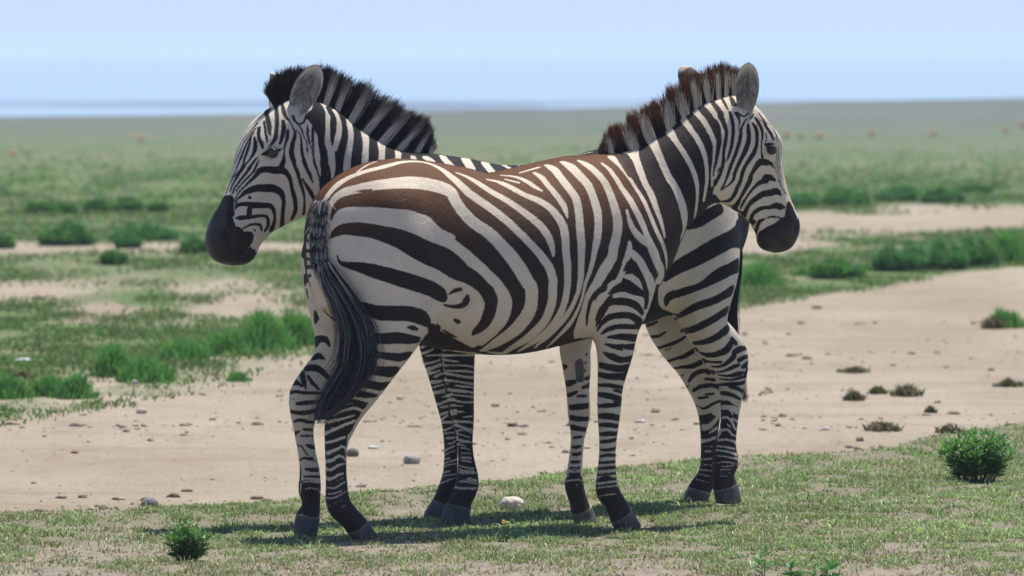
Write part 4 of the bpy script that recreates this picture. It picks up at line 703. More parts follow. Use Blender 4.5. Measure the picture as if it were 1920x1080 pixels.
ZA['strokes'] = '''
W-565,-154,1046,137.4 -555,-166,1038,143.7 -545,-178,1030,150.4 -535,-191,1022,157.2 -525,-203,1014,164.1 -515,-214,1005,170.8 -505,-223,997,177.1 -494,-232,989,182.8 -484,-239,982,187.8 -474,-245,974,191.9 -461,-251,964,196.1 -449,-256,955,198.4 -438,-260,946,199.4 -427,-262,937,199.8 -416,-264,928,200.1 -404,-266,919,201.2
W-638,-70,971,91.8 -638,-68,955,90.8 -637,-65,937,89.7 -635,-62,920,88.5 -634,-58,902,87.4 -632,-53,885,86.2 -630,-47,867,85.1 -627,-41,850,84.2 -623,-30,834,83.5 -617,-18,818,83.1 -611,-5,803,83 -610,-7,784,83.3 -567,89,763,84.7 -561,96,747,86.1 -556,99,731,87.8 -552,101,717,89.6 -548,102,702,91.3 -545,103,686,92.8
W-207,-230,804,92 -194,-227,792,94 -180,-223,779,96.5 -166,-220,766,99 -153,-217,754,101 -142,-212,741,102 -135,-206,728,101.5 -132,-196,713,98.4 -134,-183,698,93.2 -137,-168,682,86.8 -140,-149,667,80.1 -140,-127,651,74.1
W-85,-6,607,40.3 -75,-30,607,39.3 -60,-42,606,38.3 -43,-48,605,37.4 -24,-53,604,36.4 -5,-56,602,35.5 15,-57,601,34.5 36,-56,599,33.6
W317,-236,795,14.7 320,-229,780,17.1 322,-220,764,19.6 326,-211,748,22.2 330,-200,733,24.2 334,-188,718,25.5 339,-173,702,25.9 344,-158,688,25.1 350,-140,673,23.9 359,-115,659,23.8
W-274,-244,1050,30.3 -259,-246,1038,29.1 -245,-248,1026,28.1 -236,-249,1017,27.7 -246,-249,1013,22.3 -240,-250,1006,22 -230,-251,997,22.2 -219,-252,987,22.6 -207,-252,978,23 -195,-253,969,23.1 -183,-253,960,23.2 -170,-254,951,23.3 -158,-255,943,23.4 -146,-256,934,23.4 -133,-257,927,23.3 -121,-259,919,23.3 -109,-260,910,23.3 -96,-261,898,23.3 -83,-262,886,23.3 -71,-263,874,23.3 -63,-263,868,24.2 -67,-264,877,23.2 -73,-264,886,22.8 -68,-264,879,22.5 -60,-264,867,22.3 -50,-263,853,22.3 -42,-262,840,22.6 -33,-260,824,23.3 -26,-257,808,24.5 -21,-254,793,26.1 -20,-248,777,28 -22,-242,761,29.8 -24,-235,746,31 -27,-227,731,31.2 -30,-217,716,31.2 -35,-208,703,31.6 -40,-199,693,32.6 -46,-191,685,33.4 -54,-183,677,33.6 -62,-174,670,33.3 -72,-164,663,32.3 -81,-153,655,31.3
W-210,-191,729,33.9 -198,-186,719,30.7 -186,-180,709,27.1 -174,-175,700,24.5 -159,-170,690,23.1 -146,-166,683,23.4 -131,-162,675,24.6 -115,-158,667,26.8 -99,-154,661,29.2 -85,-152,656,31.2 -69,-151,652,31.4 -55,-153,651,29.7 -41,-156,651,27.3 -27,-157,650,24.9
D-627,-14,1131,11.6 -621,-20,1141,12.3 -614,-25,1152,12.9 -605,-28,1163,13.3 -597,-30,1172,13.1 -588,-30,1182,12.6 -577,-31,1192,12.1 -566,-31,1202,11.6 -554,-30,1211,11.2 -540,-30,1219,10.9 -527,-31,1227,10.5 -516,-31,1233,10 -502,-33,1241,8.4 -491,-36,1246,6.6
D-491,-55,1241,4.1 -480,-59,1244,7.3 -468,-63,1248,10.5 -456,-65,1252,13.3 -443,-65,1256,15.3 -429,-64,1261,16.9 -414,-61,1265,18.3 -396,-58,1270,19.5 -376,-52,1275,20.4 -356,-45,1278,20.8 -335,-36,1281,20.4 -313,-24,1283,19.4 -248,82,1267,18.4 -233,78,1267,17.3 -218,75,1266,16 -202,73,1265,15.1 -187,72,1263,14.8 -172,72,1261,14.9 -202,-30,1274,15 -201,-56,1269,15.4 -195,-73,1264,16.1 -187,-86,1258,16.7
D-599,-66,1150,7.8 -589,-71,1160,10.8 -578,-75,1170,13.9 -566,-77,1180,16.6 -552,-80,1189,18.9 -541,-84,1195,20 -528,-89,1202,20 -515,-95,1208,19.9 -501,-100,1213,20 -488,-104,1218,20.5 -474,-108,1223,21.5 -461,-112,1228,22.6 -447,-115,1232,23.8 -434,-118,1235,24.4 -419,-119,1239,24.8 -404,-120,1242,25.4 -389,-119,1245,26 -374,-119,1248,26.7 -358,-117,1250,27.4 -343,-117,1252,28.2 -327,-116,1254,29.1 -310,-114,1255,30 -293,-112,1256,31 -277,-110,1257,32.1 -264,-110,1256,33.2 -247,-115,1252,35.5 -235,-124,1245,37.9 -224,-133,1237,39.9 -213,-141,1230,41.3 -203,-149,1222,42.2 -195,-159,1212,39.7 -187,-169,1201,37.2 -180,-179,1188,35.1 -172,-188,1176,33.6 -164,-195,1164,32.2 -156,-202,1151,30.8 -147,-209,1139,29.5
D-609,-102,1077,3.2 -606,-100,1091,6.2 -601,-100,1105,9.8 -595,-101,1115,13 -588,-104,1124,16.5 -579,-107,1132,19.3 -570,-112,1138,21 -559,-119,1141,22.3 -548,-127,1144,23.7 -536,-136,1146,25.3 -524,-147,1147,27 -512,-159,1149,28.8 -502,-168,1150,30.2 -493,-177,1152,31.5 -483,-186,1153,32.8 -472,-194,1154,34 -461,-203,1154,35.3 -450,-211,1154,36.7 -437,-217,1154,38.1 -424,-222,1154,39.3 -411,-226,1154,40.2 -396,-228,1153,41.1 -381,-228,1153,42.1 -367,-227,1151,43.6 -348,-226,1147,44.9 -331,-224,1142,45.3 -314,-222,1137,44.9 -301,-221,1132,44.6 -288,-222,1127,44.5 -276,-223,1122,44.8 -265,-226,1116,45.6 -253,-229,1106,47.4 -241,-232,1095,49.4 -229,-235,1085,49.5 -218,-237,1078,46.8 -207,-239,1070,43 -197,-241,1062,40 -186,-243,1052,38.2 -175,-245,1041,36.8 -164,-247,1030,36 -155,-249,1021,36.4 -147,-250,1012,37.4 -136,-252,1002,38 -126,-254,993,38 -114,-257,982,37.8 -101,-259,971,37.5 -90,-261,960,37.2 -78,-263,950,37 -67,-264,939,36.7 -57,-266,928,36.4 -47,-267,918,35.9 -34,-268,906,35 -23,-269,894,34 -13,-270,881,33 -3,-270,867,31.9 6,-270,853,30.7 14,-268,839,29.4 20,-266,825,27.7 24,-264,810,25.7 28,-260,797,24.3 30,-257,784,24 31,-252,772,24.5 31,-247,759,24.6 30,-241,746,23.9 27,-235,734,22.6 23,-227,721,21.3 17,-219,710,19.7 11,-211,699,17.8 4,-202,688,16.2 -4,-191,677,15.3 -12,-178,665,15 -20,-165,655,14.9 -27,-150,645,14.9 -33,-135,635,14.3 -40,-119,628,13.4 -48,-105,622,12.7 -58,-93,618,12.2 -66,-77,615,11.7
D-617,-107,1014,2.5 -612,-113,1023,8.5 -605,-120,1032,13.6 -598,-126,1038,15.9 -589,-133,1043,17.8 -579,-141,1047,19.6 -568,-151,1048,21.3 -556,-163,1048,22.9 -544,-175,1047,24.2 -532,-187,1046,24.7 -521,-198,1044,24.8 -509,-209,1042,25 -496,-219,1039,25.6 -484,-228,1035,26.5 -471,-236,1031,27.7 -457,-243,1027,29.1 -443,-249,1023,30.8 -428,-253,1017,32.5 -417,-256,1013,33.9 -405,-258,1008,35.3 -394,-260,1002,36.7 -382,-261,996,38 -369,-261,990,39.1 -357,-262,983,40 -344,-261,977,40.6 -331,-261,971,40.7 -313,-259,963,41 -295,-257,957,41.3 -279,-255,951,41.5 -263,-253,945,41.8 -247,-252,937,41.5 -237,-252,930,41 -225,-252,923,40.3 -213,-251,914,39.1 -201,-251,906,37.2 -188,-251,897,32.7 -174,-251,887,27.1 -161,-252,878,23 -148,-252,870,21.7 -134,-253,863,21.8 -122,-254,854,22.1 -110,-254,846,22.4 -100,-254,837,22.9 -91,-253,826,23.2 -83,-252,814,22.8 -77,-249,802,22.2 -72,-246,789,21.9 -70,-242,776,22.3 -70,-237,764,23 -71,-231,751,23.2 -73,-224,738,22.8 -76,-216,725,22 -80,-207,713,21.2 -88,-196,700,19.2 -96,-186,690,16 -101,-177,682,11 -106,-169,675,5.2
D-599,-129,957,2.5 -596,-131,941,4.1 -592,-135,933,6.2 -585,-144,927,8.8 -579,-154,925,10.4 -571,-167,923,12.5 -561,-181,921,14.8 -553,-192,919,16.6 -545,-203,916,18.5 -535,-213,914,20.4 -525,-222,910,22 -514,-231,907,23.2 -502,-238,903,24.1 -490,-245,899,24.9 -477,-251,895,25.6 -464,-255,891,26.2 -451,-259,887,26.7 -438,-262,883,27.1 -423,-264,878,27.4 -408,-266,874,27.6 -391,-267,869,27.7 -375,-267,864,27.6 -359,-266,859,27.5 -339,-263,853,27.4 -321,-260,847,27.2 -304,-256,842,26.8 -289,-251,835,26.5 -275,-247,828,25.9 -263,-242,822,24.8 -252,-238,813,20.5 -244,-233,805,14.7
D-225,-235,821,3.2 -215,-237,827,6.1 -206,-239,832,8.1 -195,-240,835,7.8 -185,-242,837,6.8
D-240,-225,784,3.9 -220,-220,779,5.5 -202,-219,776,7.2 -184,-222,777,9.5 -170,-226,781,11.5 -162,-231,789,12.8 -159,-235,799,12.8 -158,-239,811,7.8
D-184,-195,729,7.1 -172,-193,722,9.3
D-545,-178,795,7 -540,-191,789,11.2 -533,-202,783,14.8 -525,-212,777,18.1 -516,-221,772,20.9 -505,-230,766,23.3 -492,-238,762,25.2 -480,-244,760,26 -468,-249,760,26.4 -454,-254,760,26.5 -440,-257,759,26.6 -426,-259,759,26.8 -411,-260,759,26.9 -396,-261,758,26.8 -381,-260,756,26.6 -363,-257,752,26.6 -346,-253,747,26.5 -331,-247,741,25.7 -315,-239,732,21.9 -302,-228,723,16.1
D-389,-255,710,4.6 -378,-253,709,7.5 -367,-250,707,9.2 -349,-244,702,5.5
D-539,-196,669,13.8 -528,-211,671,15.7 -515,-223,672,17.4 -503,-231,673,18.2 -489,-238,673,18.8 -474,-244,673,19.3 -459,-248,673,20 -444,-250,674,20.6 -428,-251,674,20.6 -412,-250,673,19.8 -395,-248,670,18.7 -379,-244,668,17.4 -357,-235,666,14.8 -334,-220,664,12.5
D-537,-205,622,8.2 -528,-214,621,9.2 -518,-221,620,10.1 -507,-227,619,11 -494,-233,617,11.8 -478,-237,615,12.4 -462,-239,613,13 -445,-239,610,13.9 -427,-236,608,14.9 -409,-231,606,16.1 -393,-226,608,17.7 -378,-219,610,17.6 -361,-207,612,13.2
D-547,-204,567,12.8 -537,-211,566,13.4 -526,-217,566,14 -515,-222,565,14.7 -503,-225,563,15.8 -490,-227,561,17 -477,-228,560,18 -458,-226,558,19.5 -439,-221,556,21.4 -424,-214,556,22.5 -410,-205,557,17.2
D-564,-198,521,12.8 -551,-206,520,13.5 -536,-211,519,14.3 -521,-214,516,14.9 -506,-215,513,15.1 -490,-213,509,15.3 -474,-209,506,16.9 -455,-201,507,17 -434,-186,511,14.9
D-574,-197,489,11.9 -561,-202,486,12.1 -547,-205,483,12.3 -533,-206,480,12.2 -518,-206,478,11.4 -502,-203,477,10.2 -484,-197,476,9.6
D-292,-216,713,11.2 -275,-193,703,18.4 -253,-158,692,15.4 -238,-141,681,22.9 -222,-129,671,29.2 -205,-118,660,37.5 -187,-108,651,40 -169,-100,643,40.5 -150,-94,636,39.8 -133,-88,630,38.4 -115,-83,625,36.1 -99,-78,620,33.1 -86,-75,617,30.1 -76,-81,617,25.7 -65,-86,617,21.7 -50,-82,614,19.8 -29,-71,608,18.3 -7,-59,603,16.8 14,-50,599,15.1 38,-35,596,13.4 80,17,594,11.8
D-215,-159,693,3.7 -200,-154,686,5.4 -186,-149,678,6.7 -172,-146,672,6 -157,-143,666,4.4
D-325,-211,661,3.1 -244,-76,649,3.8 -222,-72,643,3.3
W-614,-49,1140,10.4 -608,-49,1150,10.8 -602,-49,1159,11.4 -594,-49,1168,12.3 -585,-49,1178,13.5 -575,-49,1188,14.6 -564,-49,1197,14.9 -552,-50,1206,14.6 -538,-52,1214,13.9 -527,-56,1220,13.3 -514,-60,1226,12.3 -501,-66,1232,11.6 -490,-70,1236,11.4 -476,-73,1241,11.5 -461,-77,1245,11.6 -448,-80,1249,11.8 -434,-83,1252,12.1 -419,-85,1255,12.4 -404,-85,1259,12.4 -388,-84,1263,12.2 -372,-81,1266,11.7 -355,-76,1270,11.2 -338,-72,1273,10.8 -321,-69,1275,10.5 -304,-66,1276,10.2 -288,-63,1276,10 -272,-61,1276,10 -258,-61,1275,10.2 -245,-64,1273,10.7 -234,-70,1270,11.2 -223,-76,1266,11.7 -213,-88,1261,12.2 -203,-101,1254,12.6 -195,-113,1246,13.3 -187,-124,1238,14.2 -181,-135,1230,15.3 -173,-145,1221,16.6 -164,-155,1211,17.3 -155,-165,1199,17.9 -146,-174,1189,18.2 -138,-182,1178,18.3 -128,-190,1166,18.1 -119,-194,1159,17.9 -108,-199,1151,17.4 -96,-204,1142,17.2 -84,-209,1133,16.9 -72,-213,1125,16.6 -62,-217,1116,16.4 -51,-221,1108,16.2 -41,-225,1100,16 -31,-229,1092,15.7 -21,-234,1083,15.4 -12,-238,1074,15 -2,-243,1065,14.6 7,-248,1055,14.4 15,-253,1046,14.2 24,-257,1037,14.1 34,-262,1026,14 44,-265,1016,13.9 53,-269,1006,13.8 63,-272,995,13.9 74,-274,984,14 85,-276,972,14.2 96,-278,960,14.5 106,-279,949,14.8 114,-280,938,15.1 122,-280,927,15.4 130,-280,917,15.8 136,-280,907,16.2 143,-279,892,16.4 148,-278,877,16.4 152,-276,865,16.7 153,-275,855,17.3 152,-274,846,17.5 153,-272,835,17.3 154,-269,822,17.2 155,-266,808,17.2 156,-262,796,17.5 155,-258,784,17.8 154,-253,771,18.1 151,-247,756,18.1 148,-239,739,18.2 144,-231,724,18.7 137,-223,710,19.6 129,-214,698,20.6 120,-205,686,21.3 112,-195,674,21.5 103,-184,663,21.7 94,-172,653,21.7 86,-163,645,20.6 77,-152,637,19.3 70,-141,630,18 64,-129,623,16.7 59,-113,616,15.1 57,-96,609,13.4 58,-74,602,11.7
W-491,-55,1241,4.1 -477,-49,1248,4.5 -462,-42,1256,4.8 -447,-33,1263,5 -432,-27,1268,4.8 -419,-24,1271,4.5 -404,-16,1275,4.2
W-607,-84,1118,6.7 -602,-82,1129,8.5 -597,-80,1140,10.4 -590,-80,1150,12.3 -581,-83,1159,13.5 -570,-87,1168,14.2 -557,-92,1175,14.7 -546,-97,1180,14.8 -535,-105,1184,14.5 -522,-113,1187,14.5 -510,-121,1191,14.9 -498,-129,1194,15.9 -486,-138,1196,17.3 -473,-147,1199,18.8 -460,-156,1201,20.5 -449,-163,1202,21.9 -436,-170,1203,23.6 -423,-175,1204,25.2 -410,-179,1205,26.8 -396,-181,1205,28.1 -380,-182,1206,29.4 -365,-181,1206,30 -350,-179,1206,30.2 -334,-178,1206,30.1 -320,-176,1205,29.6 -305,-176,1203,29 -292,-177,1202,28.4 -279,-178,1200,28.3 -262,-180,1196,28.2 -246,-182,1192,28.3 -232,-184,1188,28.2 -219,-187,1184,27.9 -209,-189,1179,27.4 -200,-194,1172,26.2 -195,-201,1160,24.4 -191,-209,1145,23.2 -185,-216,1130,22.7 -179,-220,1120,22.6 -173,-225,1109,22.6 -165,-228,1099,22.7 -157,-231,1089,22.5 -146,-235,1077,22.1 -134,-239,1067,21.7 -121,-242,1057,21.4 -111,-244,1050,21.4 -100,-246,1043,21.5 -90,-248,1036,21.8 -80,-251,1029,22 -70,-253,1020,22.2 -62,-256,1011,22.3 -53,-259,1002,22.4 -44,-261,992,22.6 -35,-263,982,22.9 -26,-266,971,23.2 -16,-268,961,23.6 -8,-270,950,24 1,-272,939,24.2 9,-273,927,24.5 18,-274,915,24.7 26,-275,904,24.8 34,-276,891,24.7 42,-276,878,24.5 50,-275,867,24.1 56,-275,857,23.7 65,-274,847,23.3 70,-273,838,23.4 73,-271,827,23.5 74,-268,814,23.3 76,-265,801,23.3 76,-261,788,23.8 76,-257,776,24.7 75,-252,763,25.7 72,-246,751,26.5 67,-240,738,27.2 61,-233,726,27.7 54,-224,713,28 47,-215,700,28.4 38,-205,688,28.5 30,-197,679,28.4 21,-188,670,27.8 12,-178,662,27 4,-168,654,26.3 -5,-155,645,25.4 -12,-142,637,22.8 -18,-129,630,20.1 -26,-111,622,15.9 -32,-91,614,11.7
W-142,-116,1236,5 -132,-120,1232,6 -121,-124,1228,7.1 -110,-129,1222,8.3 -99,-136,1216,10 -87,-144,1208,11.8 -75,-152,1199,13.3 -66,-158,1193,13.9 -58,-163,1186,13.8 -49,-169,1179,13.6 -39,-174,1172,13.6 -29,-178,1165,13.8 -18,-182,1159,13.8 -7,-186,1153,13.6 3,-192,1146,13.1 13,-199,1139,12.6 22,-207,1132,12.4 31,-214,1124,12.3 41,-221,1117,12.5 51,-228,1108,12.8 61,-234,1099,13.2 71,-240,1090,13.7 81,-245,1082,14.1 92,-250,1072,14.4 103,-255,1062,14.6 112,-259,1052,14.8 121,-263,1041,14.9 129,-266,1029,14.9 136,-269,1017,14.6 141,-272,1005,14 145,-274,992,12.9 148,-275,980,11.5 151,-277,965,8.5 152,-278,950,5.2
W-30,-121,1212,4.2 -14,-119,1209,6.2 2,-117,1207,8.3 16,-120,1203,10 25,-129,1198,11.1 33,-139,1193,11.8 41,-150,1188,11.7 49,-160,1182,11.7 57,-170,1176,11.7 66,-179,1170,11.5 74,-187,1163,11.5 84,-195,1157,11.6 98,-202,1151,12.2 112,-208,1145,12.8 126,-214,1139,13.3 138,-220,1131,13.5 149,-226,1124,13.5 159,-231,1115,13.7 168,-236,1106,14.3 175,-241,1096,15 182,-246,1085,15.5 189,-251,1074,15.9 195,-255,1061,16.2 200,-259,1048,16.3 202,-262,1035,16.3 202,-266,1021,16.2 203,-268,1007,16.1 203,-271,992,15.8 202,-273,976,15.4 203,-274,961,15.1 204,-275,943,15 206,-275,926,15 207,-275,915,15 207,-275,928,15.1 208,-275,919,14.9 209,-275,905,14.7 209,-274,888,14.5 210,-272,873,14.3 211,-271,860,14 211,-269,847,13.8 211,-266,834,13.6 210,-263,821,13.5 210,-260,808,13.5 209,-256,796,13.7 207,-252,783,14 205,-247,770,14.4 202,-242,757,15.1 198,-235,743,15.9 194,-229,730,16.8 189,-222,718,17.6 182,-213,704,18.2 174,-205,692,18.6 165,-196,680,18.8 158,-188,671,19 150,-180,663,18.6 142,-171,654,17.7 135,-163,647,16.7 126,-150,637,15.2 117,-138,629,13.5 111,-126,622,11.7 107,-111,615,9.2 104,-96,609,6.7
W50,-70,1224,4.2 62,-82,1223,5 75,-92,1222,5.8 86,-103,1220,6.7 95,-114,1217,7.8 103,-126,1212,9.1 110,-138,1207,9.8 118,-150,1200,9.7 124,-161,1193,9.4 131,-171,1186,9 140,-180,1179,7.3 149,-188,1173,5.2
W47,-109,1211,4.2 64,-127,1206,4.6 83,-142,1200,5
W117,-80,1233,5 130,-79,1236,5.7 142,-78,1239,6.3 155,-76,1242,6.7 168,-75,1245,6.8 181,-73,1248,6.8 193,-71,1251,6.7
W162,-104,1233,6.7 167,-121,1226,10.2 173,-137,1218,11.8 175,-150,1210,11.4 178,-162,1200,11.3 181,-174,1190,11.4 186,-185,1180,11.6 192,-195,1169,11.8 197,-204,1158,12 203,-212,1148,12.3 208,-219,1137,12.7 213,-226,1126,12.5 217,-233,1112,11 219,-239,1099,8.8 220,-244,1089,6.1 221,-247,1080,3.3
W226,-68,1258,10.1 231,-84,1254,13.7 235,-102,1247,16.8 237,-121,1237,15.7 238,-140,1225,15.5 241,-156,1213,15.8 245,-169,1201,16.1 250,-180,1190,16.1 255,-190,1178,16.1 261,-199,1167,16.3 266,-206,1156,16.4 270,-214,1144,16.1 271,-222,1130,15.7 270,-230,1114,15.4 269,-237,1098,15.4 269,-242,1086,15.6 268,-246,1073,15.9 267,-250,1061,16.2 266,-254,1047,16.5 266,-257,1034,16.7 266,-260,1020,16.8 266,-262,1006,16.9 267,-264,992,16.7 266,-265,978,16.2 266,-266,965,15.4 265,-267,951,14.6 265,-268,937,14 264,-268,921,13.5 264,-267,904,13.2 264,-266,887,13 264,-265,872,12.6 263,-263,858,11.8 261,-261,844,10.9 260,-258,832,10 258,-256,820,9.5 254,-252,806,9.3 250,-249,792,9.6 245,-244,778,10 241,-240,767,10.5 235,-235,755,11.1 230,-230,743,11.8 224,-225,731,12.4 216,-218,718,12.9 207,-210,706,13.5 198,-202,694,13.9 192,-195,684,14.2 185,-186,673,14.5 179,-177,664,14.1 173,-168,655,13.4 165,-155,644,11 159,-143,636,8.4 157,-130,628,6.6 157,-116,621,5
W287,-69,1269,10.1 293,-89,1262,15.6 300,-108,1253,19.9 304,-124,1244,19.4 309,-139,1233,19.1 315,-152,1221,19 321,-162,1211,18.8 328,-171,1200,18.2 333,-180,1189,17.6 336,-188,1177,17 338,-196,1165,16.7 340,-203,1152,16.8 342,-210,1139,17.1 344,-216,1125,17.6 346,-222,1111,17.7 347,-228,1096,17.3 346,-233,1081,16.7 345,-238,1065,16.2 343,-241,1052,16.2 341,-245,1038,16.3 338,-248,1024,16.4 335,-251,1009,16 331,-253,994,15.1 326,-256,979,13.8 322,-257,964,12.5 318,-259,949,11.4 315,-260,936,10.7 311,-260,923,10.2 308,-260,911,9.7 304,-260,899,9.2 300,-260,886,8.7 294,-259,873,8.1 289,-259,860,7.5 285,-257,848,7.1 283,-254,833,6.6 281,-251,820,6.3 280,-247,806,6.1 277,-243,790,6 274,-237,774,6.1 270,-230,759,6.6 266,-225,747,7.4 263,-218,734,8.5 258,-212,722,9.7 254,-205,711,10.7 247,-195,698,11.2 239,-186,685,10.9 232,-175,673,10.1 225,-163,661,9 219,-149,649,7.8 215,-134,639,6.7 213,-116,629,5.4 212,-97,621,4.2
W346,-78,1273,6.7 354,-92,1267,11.3 363,-106,1260,15.2 370,-117,1252,16.2 377,-128,1244,16.1 384,-138,1234,16.1 391,-147,1225,16 397,-156,1214,15.9 403,-164,1202,15.8 407,-172,1189,15.7 411,-181,1175,15.8 414,-188,1160,15.9 416,-195,1147,16.1 418,-203,1133,16.4 420,-209,1119,16.9 422,-215,1104,17.4 424,-220,1088,18 426,-223,1073,18.5 426,-226,1057,18.6 424,-229,1042,18.5 421,-232,1026,18.4 417,-235,1013,18.6 412,-237,998,19.1 406,-239,983,19.7 402,-240,971,20.3 400,-241,954,20.4 396,-242,938,20.5 389,-243,928,20.9 380,-245,916,22 371,-246,904,23 362,-247,893,23.7 353,-248,878,23.3 345,-248,865,22.1 337,-247,851,20.7 329,-247,841,19.5 321,-246,830,18.4 314,-245,820,17.3 308,-243,810,16.4 303,-239,795,15.2 301,-234,781,14.3 299,-228,767,14.3 299,-221,754,15.7 299,-214,742,17.9 300,-206,729,20.2 303,-195,716,23.1 307,-182,702,26.5 312,-169,690,29.1 319,-150,675,27.9 327,-128,662,23.6
W427,-98,1264,5.1 435,-110,1254,7.7 444,-122,1243,9.5 448,-132,1233,10 452,-141,1222,10.5 457,-149,1211,11 462,-157,1198,11.4 467,-164,1186,11.7 472,-171,1174,12.2 478,-177,1163,12.8 483,-183,1152,13.2 489,-190,1141,13.5 494,-197,1128,13.6 500,-204,1114,13.7 506,-208,1099,13.7 513,-210,1085,13.7 520,-211,1071,13.9 527,-212,1057,13.9 533,-214,1043,13.5 539,-215,1029,12.9 544,-215,1015,13 550,-215,1002,14.6 555,-214,990,17.1 561,-212,977,19.2 569,-209,963,21 579,-205,949,23.5 589,-198,934,25.3 599,-190,919,25.2 612,-175,904,24.7 633,-142,889,23.7 645,-124,875,21.6 654,-109,861,18.9 662,-94,849,17 603,-173,845,16.9 599,-175,835,17.7 594,-177,822,19 588,-180,808,7.8 583,-183,795,9.4 575,-185,780,12.9 567,-188,765,13.4 564,-186,751,13.5 553,-189,737,10.1 543,-191,724,6.7
W467,-214,1100,5.7 469,-216,1089,6.8 471,-219,1078,7.8 474,-220,1067,9 478,-222,1055,10.2 483,-224,1041,11.4 490,-225,1030,12.3 501,-225,1017,13.4 514,-224,1006,14.1 528,-222,996,14.3 543,-218,987,14.4
W485,-60,1284,16.9 487,-76,1275,15.8 491,-89,1266,14.4 496,-101,1256,12.5 500,-113,1245,11 505,-123,1233,9.8 511,-133,1219,9.1 517,-140,1207,8.6 523,-148,1193,8.3 530,-154,1179,8.4 535,-159,1168,8.7 541,-164,1158,9.5 545,-168,1150,10.3 549,-173,1140,11.1 553,-178,1129,11.3 557,-184,1116,11.3 562,-187,1102,11.2 568,-189,1089,11.3 574,-189,1075,11.7 580,-190,1060,12.3 587,-190,1046,12.6 594,-188,1032,12.7 602,-185,1018,12.5 612,-179,1005,12.1 623,-171,992,11.6 633,-163,979,11 643,-154,964,10 652,-146,950,8.8 658,-138,936,7.6 664,-131,921,6.5 669,-122,907,5.4 675,-110,892,4.2
W558,-21,1301,14.1 562,-30,1300,15.5 580,-15,1306,28.9 574,-42,1296,22 572,-59,1285,18.1 572,-73,1274,15.7 572,-85,1262,15.1 571,-96,1250,15.6 571,-107,1237,15.9 572,-118,1222,15.5 574,-128,1205,14.8 578,-136,1190,14.7 583,-141,1179,15.4 588,-143,1170,16.4 594,-147,1158,16.9 597,-150,1146,17 601,-154,1133,17.1 604,-157,1120,17 608,-160,1106,16.5 613,-161,1093,15.3 618,-161,1080,13.9 624,-161,1067,12.7 628,-161,1054,11.8 634,-160,1038,10.1 639,-158,1023,8.5 644,-156,1007,6.7
W661,-1,1342,14.2 660,-11,1341,15.4 661,-20,1338,18.5 660,-38,1327,16.9 660,-51,1315,15.6 662,-61,1301,14.7 665,-70,1288,14.3 668,-77,1274,14.1 672,-83,1259,14.2 676,-88,1246,14.5 681,-93,1232,15 686,-97,1218,15.7 691,-99,1207,16.1 699,-99,1198,15.9 706,-99,1188,16.1 712,-100,1178,16.5 719,-100,1165,16.8 727,-99,1150,17.4 733,-98,1136,18.5 739,-97,1122,19.8 745,-94,1107,21.5 751,-90,1093,22.3 756,-86,1079,22.1 761,-81,1064,21.4 764,-75,1050,20.2 766,-70,1036,18.7 764,-68,1023,16.7 758,-71,1011,14.3 750,-75,999,11.9
W734,0,1381,15.2 733,-9,1378,15.5 731,-28,1367,14.9 733,-38,1358,13.7 735,-47,1349,12 739,-55,1338,10.8 743,-61,1329,10.6 749,-66,1319,10.6 755,-71,1308,10.8 761,-75,1296,10.8 767,-78,1284,10.7 775,-81,1271,10.5 782,-83,1257,10.2 788,-83,1244,10 794,-84,1231,9.9 800,-83,1218,9.8 804,-82,1205,9.7 808,-81,1192,9.5 812,-78,1176,8.7 814,-75,1160,7.5 816,-72,1144,6.7 817,-67,1128,6.3 818,-61,1111,6.5 819,-54,1097,6.7 821,-45,1081,6 825,-33,1067,5.1
W795,14,1423,11.4 799,26,1426,11.5 792,-1,1418,12.2 793,-18,1407,12 797,-32,1394,11.3 803,-43,1380,10.8 808,-49,1370,10.7 814,-54,1360,10.8 820,-59,1349,10.9 825,-63,1338,10.9 831,-67,1324,10.7 837,-70,1310,10.4 842,-72,1295,10.1 845,-73,1283,9.6 847,-74,1270,9.1 849,-74,1257,8.7 851,-74,1243,8.3 852,-74,1231,8.1 853,-73,1218,8 854,-71,1205,8 854,-69,1191,7.8 853,-67,1176,7.5 852,-64,1161,7.2 851,-59,1145,6.7 851,-53,1129,6.4
W842,15,1452,10.5 843,12,1452,12.4 842,-7,1441,11.3 846,-19,1432,11.1 852,-30,1421,10.9 858,-39,1409,10.6 864,-46,1395,10.3 870,-53,1380,10 876,-57,1366,9.6 881,-61,1353,9.3 885,-63,1341,9 888,-65,1328,8.7 888,-67,1313,8.4 887,-69,1297,8.1 885,-69,1281,7.9 883,-70,1265,7.6 880,-70,1250,7.4 878,-69,1234,7.1 877,-68,1221,6.7 878,-66,1208,6.3 879,-63,1194,5.8 880,-60,1181,5.3
W889,17,1473,9.5 896,21,1475,16 892,-4,1465,12.5 895,-18,1454,11.2 901,-29,1441,10.4 907,-37,1427,10 913,-44,1413,9.7 919,-49,1399,9.3 923,-53,1385,8.9 925,-56,1370,8.2 925,-59,1356,7.3 924,-61,1342,6.7 922,-63,1328,6.5 918,-65,1314,6.5 914,-66,1300,6.7 910,-67,1284,7.2 907,-67,1268,7.7 903,-67,1252,8.2 898,-66,1238,8.4 893,-65,1224,8.5 888,-64,1210,8.7
W934,23,1485,8.6 933,15,1482,8.6 939,16,1484,13.6 937,-2,1475,12.6 939,-16,1464,11.1 943,-26,1452,9.8 947,-33,1441,9.1 951,-38,1427,8.6 954,-43,1414,8.3 955,-47,1399,8.1 955,-50,1386,7.9 954,-53,1374,7.9 952,-56,1360,8 950,-58,1347,8 947,-60,1332,8.1 943,-61,1317,8.3 940,-62,1303,8.4 937,-63,1290,8.1 933,-63,1276,7 929,-63,1264,5.3 926,-63,1252,3.6
